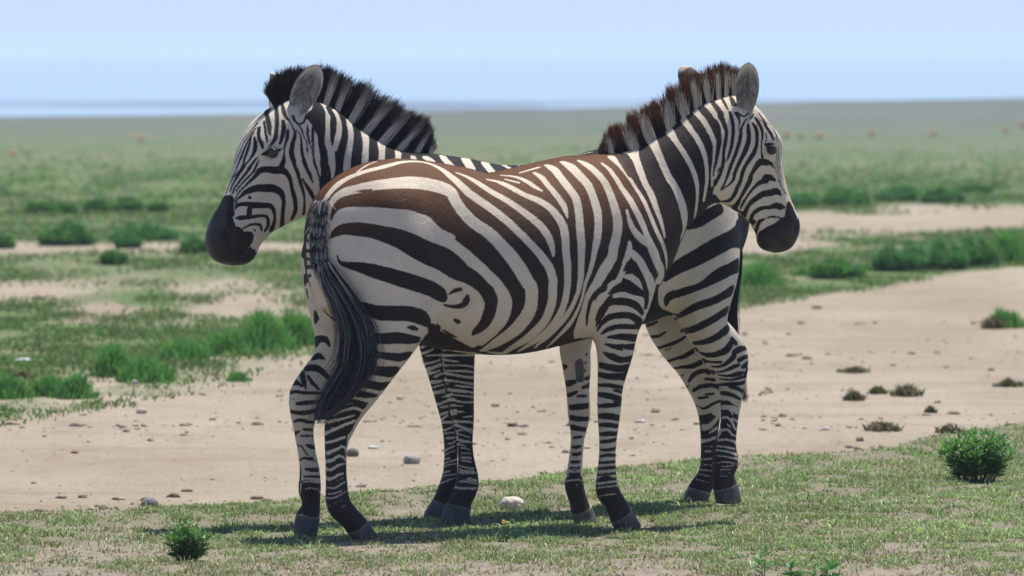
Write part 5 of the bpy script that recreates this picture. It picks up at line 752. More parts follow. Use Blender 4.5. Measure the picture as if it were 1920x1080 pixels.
W971,33,1496,7.6 971,25,1494,7.7 980,33,1498,13.7 973,9,1487,9.4 970,-8,1476,8.6 970,-19,1465,8.2 971,-27,1454,7.8 973,-33,1441,7.8 977,-37,1427,8.1 981,-41,1410,8.7 983,-45,1394,9.2 982,-48,1378,9.5 978,-51,1362,9.5 973,-54,1346,9.3 967,-57,1331,8.9 961,-59,1316,8.3 954,-60,1299,8 949,-61,1286,8.2 943,-62,1271,8.7 938,-61,1257,9.2 933,-61,1242,9.6 928,-60,1229,9.9 923,-58,1215,10.2 919,-56,1202,10.5 915,-53,1190,10.5 910,-50,1178,10.2 904,-48,1167,9.7 898,-45,1157,9.2
D519,-49,1289,21.1 528,-49,1289,27.7 524,-75,1274,26.2 523,-89,1264,25.1 524,-102,1253,23.6 525,-113,1240,22 527,-123,1228,20.7
W468,-232,988,7.7 469,-233,975,10.9 467,-234,960,13.2 463,-235,948,13.1 457,-235,933,12.5 451,-236,919,11.9 446,-236,904,11.8 441,-235,890,11.8 436,-235,877,11.9 429,-234,864,12.1 422,-233,853,12.5 416,-232,845,12.3 406,-233,845,13.3 399,-232,838,15.1 390,-230,827,16.3 382,-229,817,17.4 374,-227,808,18.2 366,-226,799,19 359,-223,789,19.2 353,-219,777,18.7 348,-214,764,17.7 345,-208,752,15.9 346,-197,735,11.8 349,-185,718,7.2
W467,-234,960,12.2 480,-233,950,13.4 494,-231,939,14.7 506,-229,927,16.1 517,-227,913,17.1 527,-224,898,17.6 536,-221,884,17.9 546,-217,871,18.4 556,-212,859,19.8 564,-207,846,22.3 571,-201,832,22.2 576,-195,817,20.4 580,-188,803,18.6 581,-183,789,16.9 581,-177,777,15.2 576,-177,765,13.5 568,-182,754,11.8 560,-185,743,10.1 553,-187,733,8.4
W452,-233,870,6.6 466,-232,869,9.8 479,-231,867,12.3 494,-228,858,13.1 508,-226,847,12.3 518,-223,838,9.6 526,-220,828,5.6
W415,-224,802,8.9 430,-225,804,11 445,-226,804,12.3 457,-226,802,12.3 470,-225,798,11.8 483,-224,794,11.2 501,-222,791,10 517,-218,786,8.8 528,-214,775,8.3 535,-209,762,7 538,-204,750,6.1 539,-200,738,5.1
D393,-227,812,5.5 404,-228,821,7.9 415,-230,829,10.3 428,-230,835,11.9 441,-230,837,13.2 455,-230,837,14.4 470,-229,834,14.9 485,-227,829,14.6 501,-225,822,13.7 515,-222,814,12.6 534,-216,805,11.4 547,-209,795,12.7 550,-204,779,13.3 548,-202,762,11.8
D446,-235,891,4.2 455,-235,901,8 464,-234,911,11.5 473,-234,916,13.1 481,-232,909,18 490,-231,895,19 499,-229,886,16.5 509,-227,876,13.3 519,-224,866,11.2 526,-222,854,10.8 532,-219,841,11.1 539,-216,828,11.5
D368,-235,831,14.9 357,-236,826,13.7 346,-237,820,12.3 336,-238,813,11.3 328,-237,805,10.5 323,-235,796,9.8 318,-232,786,9.2 316,-226,773,8.7 316,-219,758,8.5 317,-210,743,7.9 320,-200,728,6.8 325,-187,714,5.4 332,-172,699,4
D362,-185,718,4.4 363,-192,729,6.1 364,-199,740,7.8 368,-205,751,9.5 374,-209,761,11 383,-213,770,12.1 393,-216,777,12.8 405,-218,781,13 418,-220,783,13.2 432,-221,783,13.5 446,-222,783,13.8 460,-223,781,14 473,-223,778,14 491,-221,772,14.1 507,-217,763,13.7 521,-211,751,11.6 535,-202,738,8.6
D377,-164,679,3.7 379,-174,691,5.7 383,-183,703,7.8 389,-190,712,9.4 396,-196,720,10.9 405,-202,727,12 416,-206,731,12.1 429,-210,733,11.7 441,-213,734,11.6 455,-215,734,11.8 469,-216,733,12 482,-215,731,12.2 496,-212,725,12.7 509,-207,718,13.7 521,-199,710,16.8 532,-187,698,19.4 535,-179,687,10.7
D389,-171,667,3.7 396,-181,676,6.3 406,-190,684,8.6 415,-196,688,9.2 427,-202,692,9.5 440,-206,694,9.6 453,-208,694,9.7 467,-208,694,9.7 481,-207,693,9.8 499,-202,692,9.7 519,-194,691,10.1
D408,-185,656,4.8 419,-192,657,6.8 430,-197,658,8.9 442,-200,658,10.6 456,-202,658,11.8 470,-201,657,12.8 485,-198,655,13.4 509,-187,652,13.7 526,-171,650,13.1
D403,-174,632,4 412,-181,629,6 421,-186,626,8 432,-190,623,9.6 447,-194,621,10.9 466,-195,620,11.6 482,-192,620,12 502,-184,620,12.8 519,-170,621,11.2
D403,-164,601,5.2 413,-174,594,9.4 426,-181,588,12.4 435,-185,583,12.6 447,-187,578,12 459,-188,575,11.4 473,-187,576,11.2 490,-181,578,11.7 515,-159,580,15.2
D399,-140,563,5.8 404,-155,559,7.4 411,-165,555,9.2 420,-173,552,10.5 430,-179,550,10.9 443,-182,548,10.8 456,-184,547,10.7 476,-180,549,10.9 502,-164,552,15.2
D402,-118,524,8.4 400,-138,522,9.7 407,-157,521,10 417,-168,519,10.4 428,-175,519,10.6 440,-179,519,10.6 453,-180,519,10.6 471,-176,520,10.8 494,-159,522,15.2
W464,-194,612,2.8 502,-181,605,4.2
D399,-137,554,8.4 407,-159,551,8.9 419,-172,548,10 433,-179,545,10.7 450,-183,543,10.7 469,-181,542,10.3 493,-168,540,12.6
D402,-118,523,8 400,-137,522,9.5 406,-155,520,10.2 416,-167,518,11 427,-174,517,11.5 443,-179,516,11.5 462,-178,515,11.2 489,-161,513,13.8
D402,-118,485,5.7 402,-142,486,6.7 411,-160,487,7.6 424,-171,486,8.2 439,-175,483,8.1 457,-173,480,7.7 477,-161,476,7.3
D436,-174,469,4.6 455,-173,465,6.5 467,-167,463,6.4 476,-159,462,5.9
D401,-121,453,8 402,-142,452,9.4 409,-158,451,10.7 421,-168,449,11.4 435,-173,445,11.4 454,-172,440,11 473,-159,434,10.3
D436,-173,429,3.4 456,-171,425,4.9 473,-158,419,4.4
D400,-120,412,6.3 401,-142,413,7.3 409,-158,415,8.3 421,-168,416,9 435,-172,417,9 453,-171,418,8.7 471,-159,419,8.1
D401,-120,376,8.6 401,-138,377,10 408,-154,378,11.5 418,-164,378,12.4 432,-170,376,12.3 449,-169,372,11.6 467,-157,369,11
D402,-124,345,6.3 403,-141,346,7.4 410,-153,347,8.4 419,-162,347,9.1 432,-166,345,9 448,-164,343,8.6 464,-154,341,8.1
D404,-124,313,6.3 408,-146,314,7.9 421,-159,316,9.1 433,-162,316,9.1 448,-161,315,8.8 461,-151,315,8.1
D405,-125,285,5.1 409,-145,287,6.4 422,-156,289,7.4 434,-159,291,7.6 449,-157,293,7.7 460,-148,295,6.6
D405,-126,259,4.6 409,-145,258,5.7 422,-155,258,6.5 434,-157,260,6.6 449,-154,262,7 459,-145,265,5.9
D403,-127,232,4.8 407,-144,237,5.8 419,-154,240,6.5 430,-157,240,6.5 446,-154,239,6.2 457,-145,237,5.9
D401,-128,213,7.2 404,-143,214,5 414,-153,214,5.7 426,-157,215,5.7 442,-156,216,5.5 457,-146,216,5.1
D398,-125,190,5.1 403,-145,193,5.7 414,-154,195,6.5 426,-158,196,6.5 442,-156,196,6.2 457,-146,196,5.9
D396,-126,169,6 401,-146,173,5.8 413,-156,175,6.5 425,-159,176,6.5 441,-158,177,6.2 457,-148,176,5.9
D394,-123,149,7 399,-148,152,5.7 412,-158,154,6.5 425,-162,155,6.5 443,-160,155,6.2 459,-149,155,5.9
D393,-131,109,32.9 397,-148,118,35.7 406,-157,126,39.2 414,-163,127,42.2 421,-165,118,45.8 427,-166,105,45.3 434,-165,90,46.9 441,-163,77,40.8 453,-163,64,42.2 463,-164,54,50.7 468,-165,43,46.7 463,-164,32,44.5 455,-157,21,42.5 450,-145,10,40.8
W392,-125,139,4.5 398,-149,142,3.3 411,-160,144,3.3 425,-163,146,3.3 442,-162,147,3.3 459,-151,147,3.3
W392,-131,123,2.4 396,-147,126,2.4 404,-156,128,2.4 415,-162,130,2.4 428,-165,131,2.4 444,-163,132,2.4 461,-154,132,4.4
D265,-51,619,7.8 386,133,533,10.3 384,106,540,8
D405,-108,488,8.5 395,134,478,11.2 395,108,480,10.8 400,94,483,9.9 408,85,486,8.6
D405,-108,445,5.9 400,129,436,7 401,107,439,7.5 407,93,444,6.9 415,84,450,5.9
D419,83,435,4.6 435,77,435,5.8 453,80,434,4.6
D405,-108,408,9.1 403,111,394,10.3 411,92,395,11.2 423,82,397,11.6 438,77,398,11.2 455,79,400,10.4 403,-111,415,9.1
D404,-112,378,7.8 406,112,357,10.2 414,95,355,9.9 425,85,354,10.1 439,80,353,9.8 457,83,353,9.3 405,-112,367,7.8
D406,-113,345,7.2 411,119,322,9.9 417,99,320,9.2 427,90,319,9.4 440,87,317,9 455,92,314,8.5 406,-115,328,7.2
D406,-118,304,4.6 416,108,286,5.3 425,95,288,5.8 439,92,289,5.5 406,-118,306,4.6
D407,-119,265,5.2 413,111,252,6.1 422,98,252,6.6 434,94,255,6.2 407,-119,272,9.4
D406,-118,237,5.2 411,108,227,6.1 421,96,226,6.6 435,94,230,6.3 407,-118,247,5.2
D403,-119,207,5.2 407,108,200,6.1 416,96,200,6.6 431,93,202,6.2 404,-118,215,5.2
D399,-119,181,5.9 403,107,177,6.9 413,95,175,7.4 429,91,178,6.9 400,-120,191,5.9
D397,-116,157,5.9 399,106,155,6.9 410,93,154,7.4 427,89,157,6.9 398,-117,170,5.9
D448,69,583,5.3 398,-116,603,5.7
D445,70,553,5.1 402,-115,573,5.7
D442,72,525,5.7 404,-111,544,11.8
D440,74,496,5.6 473,95,502,11.9
D437,76,466,6.2 467,89,473,11
D393,113,108,33 403,92,118,35.5 416,85,118,40 418,85,107,43.9 418,86,91,39.4 418,89,74,40.5 420,93,59,50.7 424,92,40,47.1 427,90,26,42.8 426,94,13,37.6 424,102,0,34.1
W393,123,131,2.8 398,101,134,3 409,90,136,3.3 425,86,138,3 396,-116,150,2.5
W416,85,118,2.5 395,-115,134,2.5
G420,69,552,16.4 422,72,534,16 423,74,516,15.7 425,75,498,15.4
D-600,157,848,10 -602,150,858,14.2 -605,138,867,16.7 -615,94,875,14.2 -646,-6,884,6.2
D-596,148,825,7.5 -590,149,797,5
D-574,124,751,7.4 -572,125,741,12 -570,126,732,14.6 -569,136,715,8.1
D-557,164,640,20.1 -558,147,648,20.1 -557,134,655,14.5 -551,118,658,12.6 -543,106,656,11.7 -538,100,647,9 -533,95,635,5.7
D-576,131,593,15 -571,122,596,15.5 -565,114,598,12.4 -560,104,594,8.6 -553,96,589,4.7
D-604,118,557,15.7 -593,108,558,13.7 -582,99,557,12.7 -574,93,553,11.9 -566,88,546,11.1 -558,85,539,10.3 -546,83,527,9 -533,83,515,7.6
D-611,102,530,5.6 -607,94,519,6.9 -601,89,507,7.6 -591,85,496,6.5 -579,83,484,4.8
D-633,26,1112,19.9 -638,26,1098,23.6 -642,29,1083,27.3 -644,35,1070,29.9 -643,49,1055,30.5 -564,206,1029,30.2
D-582,213,963,16.8 -619,117,965,30
D-624,125,539,12.2 -627,109,524,10 -627,100,509,8.6 -626,94,497,6.2 -624,90,486,3.4
D-652,151,488,4.1 -643,156,498,6.2 -648,129,507,12.7 -643,110,503,7 -635,98,496,5.6
D-657,153,470,5.5 -665,130,473,8.4 -660,113,475,6.2 -652,103,476,6.3 -643,95,475,6.3 -634,90,473,6.3 -622,86,472,6.2 -610,84,472,6.1 -596,83,472,5.9 -581,83,471,5.7 -567,84,471,5.6
D-657,157,438,9.9 -661,109,451,2.9
D-654,99,435,6.2 -644,92,436,7 -634,87,437,7.8 -622,84,438,8.3 -609,83,439,8.1 -593,84,440,7.6 -576,88,440,7.5
D-662,140,407,8.7 -661,115,405,7.1 -652,102,403,7.8 -644,95,403,8.2 -633,90,403,8.4 -622,86,404,8.4 -609,86,406,8.3 -594,88,409,8.3 -577,96,412,10.2
D-645,156,366,8.7 -653,113,374,5.5 -645,101,378,6.3 -633,94,376,6.9 -620,91,372,7 -606,92,370,6.1 -590,101,368,5.1
D-647,133,329,8.9 -642,109,338,4.1
D-631,99,345,3.5 -624,95,345,4.8 -615,94,344,5.6 -604,97,343,5 -592,105,340,4.3
D-636,106,322,3.5 -617,97,322,4.2 -591,105,321,4.8
D-639,134,288,4.4 -634,112,287,3.8 -629,108,281,3.5 -625,106,272,2.9 -619,103,263,2.7 -612,101,255,2.7
D-620,101,291,3.5 -611,99,287,6.3 -601,100,284,8.3 -575,129,275,11.2
D-629,140,234,6.2 -629,118,240,3.8 -624,109,244,4.1 -615,103,244,5.1 -605,100,242,6.2 -593,101,241,7.2 -577,109,239,10.2
D-628,133,212,6.2 -628,131,202,7 -628,129,191,7.4 -629,130,181,7 -630,130,171,6.2
D-617,107,206,4.9 -608,101,204,6.4 -598,99,203,7.6 -587,99,202,7.7 -574,104,202,7.6
D-623,111,179,3.5 -612,101,180,4.2 -599,97,180,4.8 -584,97,179,4.9 -565,108,177,5.3
D-632,125,143,21 -626,109,144,22.4 -618,100,145,24 -608,94,145,24.1 -596,92,145,21.6 -583,93,144,17.7 -567,102,143,13.8
D-619,103,121,31.1 -612,99,113,37 -606,98,103,41.3 -603,98,92,41.3 -601,97,80,39.7 -600,95,69,39.4 -599,92,58,34.5 -598,90,48,31
D-628,141,119,30.1 -616,155,106,30.3 -613,153,93,30.4 -613,154,80,30.2 -616,157,67,28.7 -633,135,60,26.8
W-626,112,160,2.1 -618,102,162,2.7 -607,96,164,3.1 -596,94,162,3.1 -583,95,160,3 -566,104,157,3
W-622,104,136,1.7 -614,97,138,1.9 -604,93,140,2.1 -590,92,137,2.1 -573,97,133,2.1
W-630,120,154,4.5 -630,124,123,3.1
D-610,-181,456,30.6 -598,-189,453,29.5 -585,-194,451,28.5 -573,-197,449,27.3 -560,-199,448,25.7 -549,-199,448,23.8 -536,-199,448,22.1
D-643,-138,414,21.2 -637,-164,412,29.5 -625,-177,409,38.7 -612,-185,409,44.2 -598,-190,412,44 -585,-192,417,40.6 -571,-194,422,37.3
D-644,-158,374,27.2 -635,-171,374,34.3 -623,-179,374,41.6 -611,-184,375,44.8 -600,-187,378,41.4 -588,-188,383,32.8 -576,-188,387,23.5
D-635,-170,334,40.9 -623,-177,334,41
D-634,-168,306,41 -622,-174,306,41.1
D-627,-170,266,44.1 -625,-170,255,44.1 -622,-170,244,44.1 -620,-170,231,44.1 -619,-169,220,44 -619,-169,207,43.9 -620,-168,193,43.9 -619,-168,180,44.1 -619,-169,167,44.7 -619,-170,154,45.6 -619,-171,141,46.6 -618,-173,130,47.5 -615,-175,115,48.8 -611,-177,102,50 -605,-178,89,50.9 -597,-177,76,51.4 -588,-175,64,51.6 -578,-174,53,51 -568,-174,45,49.2 -559,-176,39,46.7 -550,-178,32,57.9
W-606,-181,466,1.4 -599,-186,468,1.7 -592,-190,469,2 -583,-194,470,2.7 -573,-198,470,3.4 -562,-201,468,4.2 -549,-202,466,4.8 -537,-202,463,4.9 -524,-201,459,5 -509,-196,456,5.1
W-595,-190,447,1.4 -571,-197,449,1.7
W-572,-196,507,2 -563,-200,506,2.7 -553,-204,504,3.4 -542,-208,500,4.5 -526,-210,496,5.5 -512,-210,493,5.8 -496,-207,489,6 -477,-199,486,6.4
W-634,-169,407,1.4 -624,-178,415,2.4 -611,-185,422,3.4 -601,-189,426,4 -589,-193,430,4.5 -579,-195,432,4.8 -567,-196,434,5 -557,-196,433,4.8 -547,-195,429,4.8 -536,-190,424,4.8
W-576,115,374,4.8 -645,-155,386,5.5 -635,-170,390,5.4 -626,-177,393,5.1 -616,-183,395,4.7 -605,-187,398,4.1 -592,-190,401,3.5 -578,-191,405,2.9 -562,-191,408,2.3
W-583,115,352,2.8 -637,-168,366,2
W-649,-135,344,7.1 -646,-155,350,5.3 -639,-167,356,5.3 -629,-175,361,5.4 -618,-181,367,5.3 -606,-185,373,5.1 -594,-187,378,5 -577,-187,383,5.2 -560,-185,388,6.1
W-639,-145,431,1.9 -627,-170,435,1.7
W-647,-129,311,5.3 -645,-156,316,4.2 -634,-169,320,4.7 -623,-175,324,4.9 -610,-179,329,5 -594,-179,333,5.2
W-571,121,248,17.4 -644,-156,280,7.4 -634,-167,286,5.4 -624,-172,291,4.8 -613,-175,297,4.5 -604,-176,301,4.2 -591,-172,299,3.7 -586,-168,289,4.9 -579,-161,277,3.7
W-646,-136,249,6.5 -642,-156,252,5.8 -633,-166,255,5.4 -622,-171,264,4.9 -610,-173,270,4.1 -598,-171,265,3.5 -584,-164,255,4.2
W-645,-134,225,7.3 -644,-151,222,4.8 -638,-160,221,4.7 -628,-166,228,4.5 -617,-171,236,4.2 -602,-171,240,3.6 -584,-162,242,3.1
W-644,-131,194,8.6 -644,-150,190,5.7 -638,-159,189,5.4 -627,-166,195,4.9 -613,-170,204,4.2 -596,-168,208,3.6 -560,115,182,2.8
W-619,-168,184,1.4 -593,-167,193,1.5
W-645,-143,161,2.9 -638,-159,159,2.7 -626,-167,158,2.7 -614,-170,165,2.8 -602,-170,173,2.9 -587,-165,178,2.5 -558,115,157,1.7
W-646,-135,138,2.1 -641,-157,139,2.2 -630,-167,140,2.4 -617,-171,144,2.2 -602,-171,149,2.1
W-646,-135,124,3.6 -642,-156,124,2.8 -633,-166,124,2.7 -621,-172,129,2.4 -607,-173,136,2 -593,-171,142,1.9 -576,-161,148,2.3
W-628,-170,108,1.4 -601,-176,117,1.4
W-641,-132,92,2.4 -637,-158,95,1
W-602,-179,95,1.4 -591,-178,98,1
W397,-136,175,2.3 405,-150,179,2.6 417,-157,181,2.9 428,-159,182,2.6 442,-157,182,2.2 456,-149,182,1.8
W394,-142,138,2 403,-154,141,2.4 415,-161,144,2.6 426,-163,145,2.4 440,-162,145,2 457,-154,145,1.7
W398,-134,94,1.8 404,-151,98,2 415,-161,101,2.2 425,-165,102,2 438,-166,103,1.6 451,-165,103,1.3
W403,-119,208,1.6 406,114,206,2.3 414,100,208,2.5 426,93,207,2.2 446,99,205,1.7
W398,-118,172,1.6 403,107,172,2.3 412,96,174,2.5 425,91,173,2.2 446,100,171,1.8
W393,117,132,1.4 399,99,135,1.7 409,90,136,2 423,86,136,1.7 443,93,133,1.4
W1001,-43,1394,71.5 1005,-44,1378,78.6 1009,-46,1363,86.2 1013,-46,1348,93.7 1016,-47,1333,77.1 1018,-48,1318,80 1019,-48,1302,81.3 1018,-48,1286,81.4 1018,-47,1271,80.6 1017,-45,1255,78.8 1014,-43,1241,76.2 1006,-40,1222,102.4 993,-38,1203,89.4 984,-35,1188,78.9 985,-33,1184,57.1 992,-32,1188,70.3 1001,-32,1196,73.8 1014,-32,1206,78.4 1028,-31,1218,83.7 1044,-29,1231,89 1061,-26,1244,92.9 1079,-21,1257,94.8 1094,-17,1269,96.2
W908,-46,1166,19 926,-37,1159,22.3 944,-27,1151,25.7 969,-11,1137,29.1 983,-1,1127,32.8 999,9,1115,25.6 1016,22,1102,24.8 1035,37,1089,25.3 1056,56,1074,30.1 1062,43,1076,16.4 1079,52,1064,14.7
D897,-46,1406,13.6 903,-50,1395,12.5 907,-54,1382,11.5 907,-57,1371,10.4 906,-59,1359,9.4 905,-62,1347,8.7 904,-64,1333,8.5 901,-66,1319,8.2 898,-67,1305,7.3 894,-68,1290,6.1 891,-69,1276,5.1 888,-69,1263,4.6 885,-69,1251,4.4 883,-69,1241,4.1 882,-68,1227,3.6 882,-66,1215,3.1
D925,-38,1427,12.9 928,-43,1416,12 932,-47,1405,11.2 935,-50,1394,10.2 938,-53,1380,8.6 939,-56,1366,7.3 936,-59,1351,7.4 932,-61,1335,7.8 929,-63,1323,7.5 926,-64,1311,7.1 924,-65,1299,6.9 923,-65,1287,7.2 923,-65,1275,7.9 923,-64,1264,8.2 921,-64,1251,7.8 918,-63,1240,7.2 914,-62,1227,7.6 909,-61,1214,8 903,-59,1203,7.6 897,-58,1193,7.1
D920,-64,1252,5.1 913,-64,1245,4.6 906,-65,1238,4 898,-65,1229,2.4
D963,-33,1441,5.6 966,-38,1427,6.9 969,-42,1413,7.9 970,-46,1396,7.9 970,-50,1380,7.6 967,-53,1363,7.9 964,-56,1346,8.2 960,-58,1330,8 956,-60,1313,7.5 950,-61,1298,6.8 945,-62,1285,5.8 941,-62,1275,4.2 937,-62,1266,2.3
D988,-35,1436,6.7 993,-37,1428,6.5 997,-38,1420,6.2 1000,-41,1405,3.4 997,-43,1395,2.7 994,-45,1384,2.3 990,-48,1372,1.2
D994,-34,1439,5.6 1006,-36,1429,4.2 1023,-35,1425,3.3 1039,-29,1436,3.5
D1064,-22,1433,4.1 1049,-32,1417,4.5
D1071,-25,1419,5.6 1078,-24,1411,8 1085,-23,1402,9.8 1093,-23,1390,9.6 1099,-22,1376,8.4 1100,-23,1363,6.9 1100,-24,1350,5.3 1097,-25,1336,4 1095,-24,1321,3.2 1097,-23,1306,3.7 1099,-20,1293,4.5 1106,-14,1276,6.3
D1118,-18,1362,4.3 1119,-18,1352,3.4 1120,-18,1343,2.7 1114,-20,1333,3.1
D1107,-13,1407,4 1113,-13,1398,6 1121,-12,1388,7.8 1132,-10,1376,8.7 1141,-8,1364,8.3 1147,-9,1354,7.1 1152,-9,1345,5.7
D1164,2,1268,1.9 1166,5,1255,1.7 1170,11,1242,1.7 1179,18,1226,1.7 1189,25,1210,1.7 1197,30,1196,1.8 1205,33,1183,2
D1093,-9,1436,3.9 1102,-9,1425,4.3 1112,-8,1414,4.7 1119,-7,1404,5.2 1126,-7,1395,5.6
D1134,3,1404,2.6 1148,8,1393,3 1158,7,1383,3.4 1163,3,1372,3.8 1167,-1,1361,3.6 1169,-3,1349,2.8 1171,-3,1337,2.3
D1174,8,1292,2.3 1174,5,1274,2.5 1176,9,1258,2.5 1180,14,1246,2.4 1186,19,1234,2.3 1194,26,1220,2.2 1204,33,1205,2.1
D1181,8,1311,1.5 1183,10,1298,1.6 1183,11,1285,1.8 1184,11,1272,2.2 1188,15,1260,2.2 1193,21,1247,2.2 1197,26,1234,2.2
D1077,-18,1431,2.3 1100,-16,1407,2.3
D1030,-36,1415,3.7 1022,-38,1407,3.9 1015,-41,1398,4.3 1008,-43,1388,5.2 1003,-45,1377,6.3 1001,-47,1365,7.5 999,-49,1351,8.4 995,-51,1340,8.5 991,-53,1329,8.3 986,-54,1318,8.2 980,-56,1303,8.2 974,-57,1289,8.1 967,-58,1276,7.9 961,-58,1261,7.7 956,-58,1250,7.9 952,-57,1239,8.1 949,-55,1228,8.1 945,-53,1213,7 941,-50,1199,5.9 937,-48,1189,5.6 933,-45,1180,5.5 927,-41,1166,5
D1035,-38,1393,6.7 1036,-39,1382,8.3 1036,-40,1370,9.8 1037,-41,1356,10.6 1035,-42,1341,11.2 1032,-43,1330,11.5 1027,-45,1319,11.7 1022,-47,1308,11.6 1013,-50,1294,10.7 1004,-51,1280,9.6 995,-52,1265,9.1 988,-52,1251,8.7 981,-51,1237,8.5 976,-48,1223,8.4 976,-45,1210,8 974,-42,1199,7.5 967,-40,1190,5.7 957,-40,1182,4.1 947,-40,1176,3.9 938,-40,1171,4.2 928,-39,1164,3.6
D1056,-33,1400,5 1064,-32,1391,7.5 1071,-31,1381,9.7 1074,-31,1370,9.8 1074,-31,1357,9.1 1075,-31,1342,8.7 1073,-31,1326,8.7 1070,-32,1313,10 1064,-34,1300,11.1 1054,-37,1287,11.1 1042,-40,1274,10.9 1031,-42,1261,10.2 1022,-42,1248,9.6 1017,-41,1238,10.1 1013,-39,1227,10.6 1011,-35,1212,10.5 1010,-29,1196,10.6 1006,-26,1184,11 1000,-22,1172,11.2 998,-18,1160,10.9 994,-13,1148,10.7 989,-8,1136,10.6 982,-1,1127,10.7 974,2,1123,10.4 966,3,1122,8.6 946,2,1122,6
D1161,8,1242,3.8 1154,3,1250,5.7 1146,0,1256,7.2 1128,-4,1259,12 1115,-7,1261,12.8 1102,-11,1262,14.1 1092,-15,1258,16.3 1083,-17,1252,16.6 1076,-18,1244,15.2 1069,-18,1233,13.4 1062,-18,1222,12.6 1057,-16,1212,12.6 1058,-10,1198,15.5 1053,-8,1186,14.1 1046,-6,1174,12 1040,-5,1163,10.8 1034,-4,1152,9.9 1028,-1,1139,8.6 1022,4,1126,8 1018,10,1116,10.3 1016,17,1107,12.2 1018,30,1098,10.4 1026,50,1089,10.4 1014,25,1101,2.9
D1178,24,1193,4 1167,21,1200,7.8 1156,18,1204,11.3 1143,17,1204,14.3 1133,17,1201,17.8 1140,20,1194,11.6 1129,18,1192,9.7 1113,14,1189,10.5 1100,11,1183,9.8 1089,9,1175,8 1080,8,1167,7.3 1072,7,1159,6.8 1063,6,1150,5.9 1055,6,1140,5.4 1049,7,1130,6.3 1044,10,1121,7.2 1040,13,1112,6.6 1038,18,1104,5.5 1039,27,1094,2.8
D1206,36,1143,4.7 1196,33,1150,8.9 1187,31,1155,12.1 1176,31,1154,13.4 1163,31,1150,12.8 1147,30,1149,12.3 1131,27,1146,12.5 1115,24,1140,12.6 1101,21,1132,12 1088,19,1125,11.3 1078,18,1118,10.8 1069,19,1109,10.1 1064,23,1099,9.5 1062,29,1088,9.4 1063,41,1077,9 1071,63,1066,9.3 1059,44,1076,10 1052,45,1079,9.1 1036,41,1086,7.6 1021,36,1094,6.2 1006,28,1102,4.8 987,20,1110,2.4
D1228,48,1096,5.3 1207,44,1099,12.5 1189,41,1104,11.1 1176,40,1101,9.3 1162,40,1097,7 1147,38,1097,6.9 1133,36,1095,7.8 1119,34,1092,9 1107,33,1086,9.8 1099,35,1080,9.5 1094,39,1072,8.4 1094,47,1062,7 1098,59,1052,6.4 1105,74,1042,9.3 1104,62,1046,13.8 1110,72,1038,7.7 1091,64,1054,3.8
D1151,45,1059,2 1165,45,1062,3.2 1178,45,1064,3.9 1197,46,1062,3.4 1214,47,1058,2.9
D1143,46,1054,4.7 1134,47,1052,6.8 1127,50,1047,8.3 1125,55,1038,7.2 1126,64,1028,6.2 1128,76,1017,6.8 1133,93,1008,8.5 1134,83,1007,3.8
D1190,27,1196,1.6 1200,31,1181,1.7 1211,35,1166,1.9 1222,42,1154,2.3 1233,50,1142,2.6
D1200,31,1195,1.2 1209,35,1182,1.5 1219,40,1169,1.7 1229,48,1155,1.8 1240,56,1142,1.7
D1253,59,1098,19 1257,59,1081,27.1 1260,57,1065,32.3 1263,56,1048,37.4 1262,55,1031,40 1257,56,1019,38 1250,57,1006,37.7 1242,58,995,37.4 1230,61,985,36.4 1222,72,976,34.4
D1197,66,996,47 1180,59,990,43.8 1167,60,984,39.5 1159,64,981,33.8 1153,70,979,28.2
D1226,49,1046,16.1 1197,51,1027,16
D1111,-21,1326,3.4 1126,-17,1321,9.7 1149,-9,1318,11.3 1146,-10,1310,15.7 1140,-11,1299,12.1
D-553,183,1079,5.6 -639,12,1097,6.5 -639,-24,1096,5.6 -635,-47,1092,5.5 -629,-67,1087,5.5 -621,-84,1082,5.5
D-645,34,1063,6.6 -648,-8,1062,6.5 -644,-38,1062,6.5 -639,-57,1062,6.6 -632,-74,1062,6.6 -623,-88,1063,6.5
D-651,20,1031,6.2 -651,-16,1030,6 -647,-44,1030,6 -641,-62,1032,6.1 -634,-78,1034,6.1 -625,-92,1036,6.1
D-652,17,1003,5.9 -652,-18,1003,5.6 -648,-45,1002,5.5 -642,-63,1003,5.5 -635,-80,1003,5.5 -626,-94,1003,5.5
D-651,21,969,6.8 -651,-15,968,5.9 -647,-43,968,5.6 -642,-62,970,5.5 -634,-79,972,5.5 -626,-94,974,5.5
D-647,31,941,7.3 -649,-10,940,5.5 -645,-39,940,5.2 -640,-58,941,5.1 -633,-76,943,5.1 -625,-91,944,5.1
D-639,49,912,11.6 -649,-9,913,6.6 -643,-35,912,6.5 -638,-53,913,6.5 -631,-71,915,6.5 -623,-88,917,6.5
'''
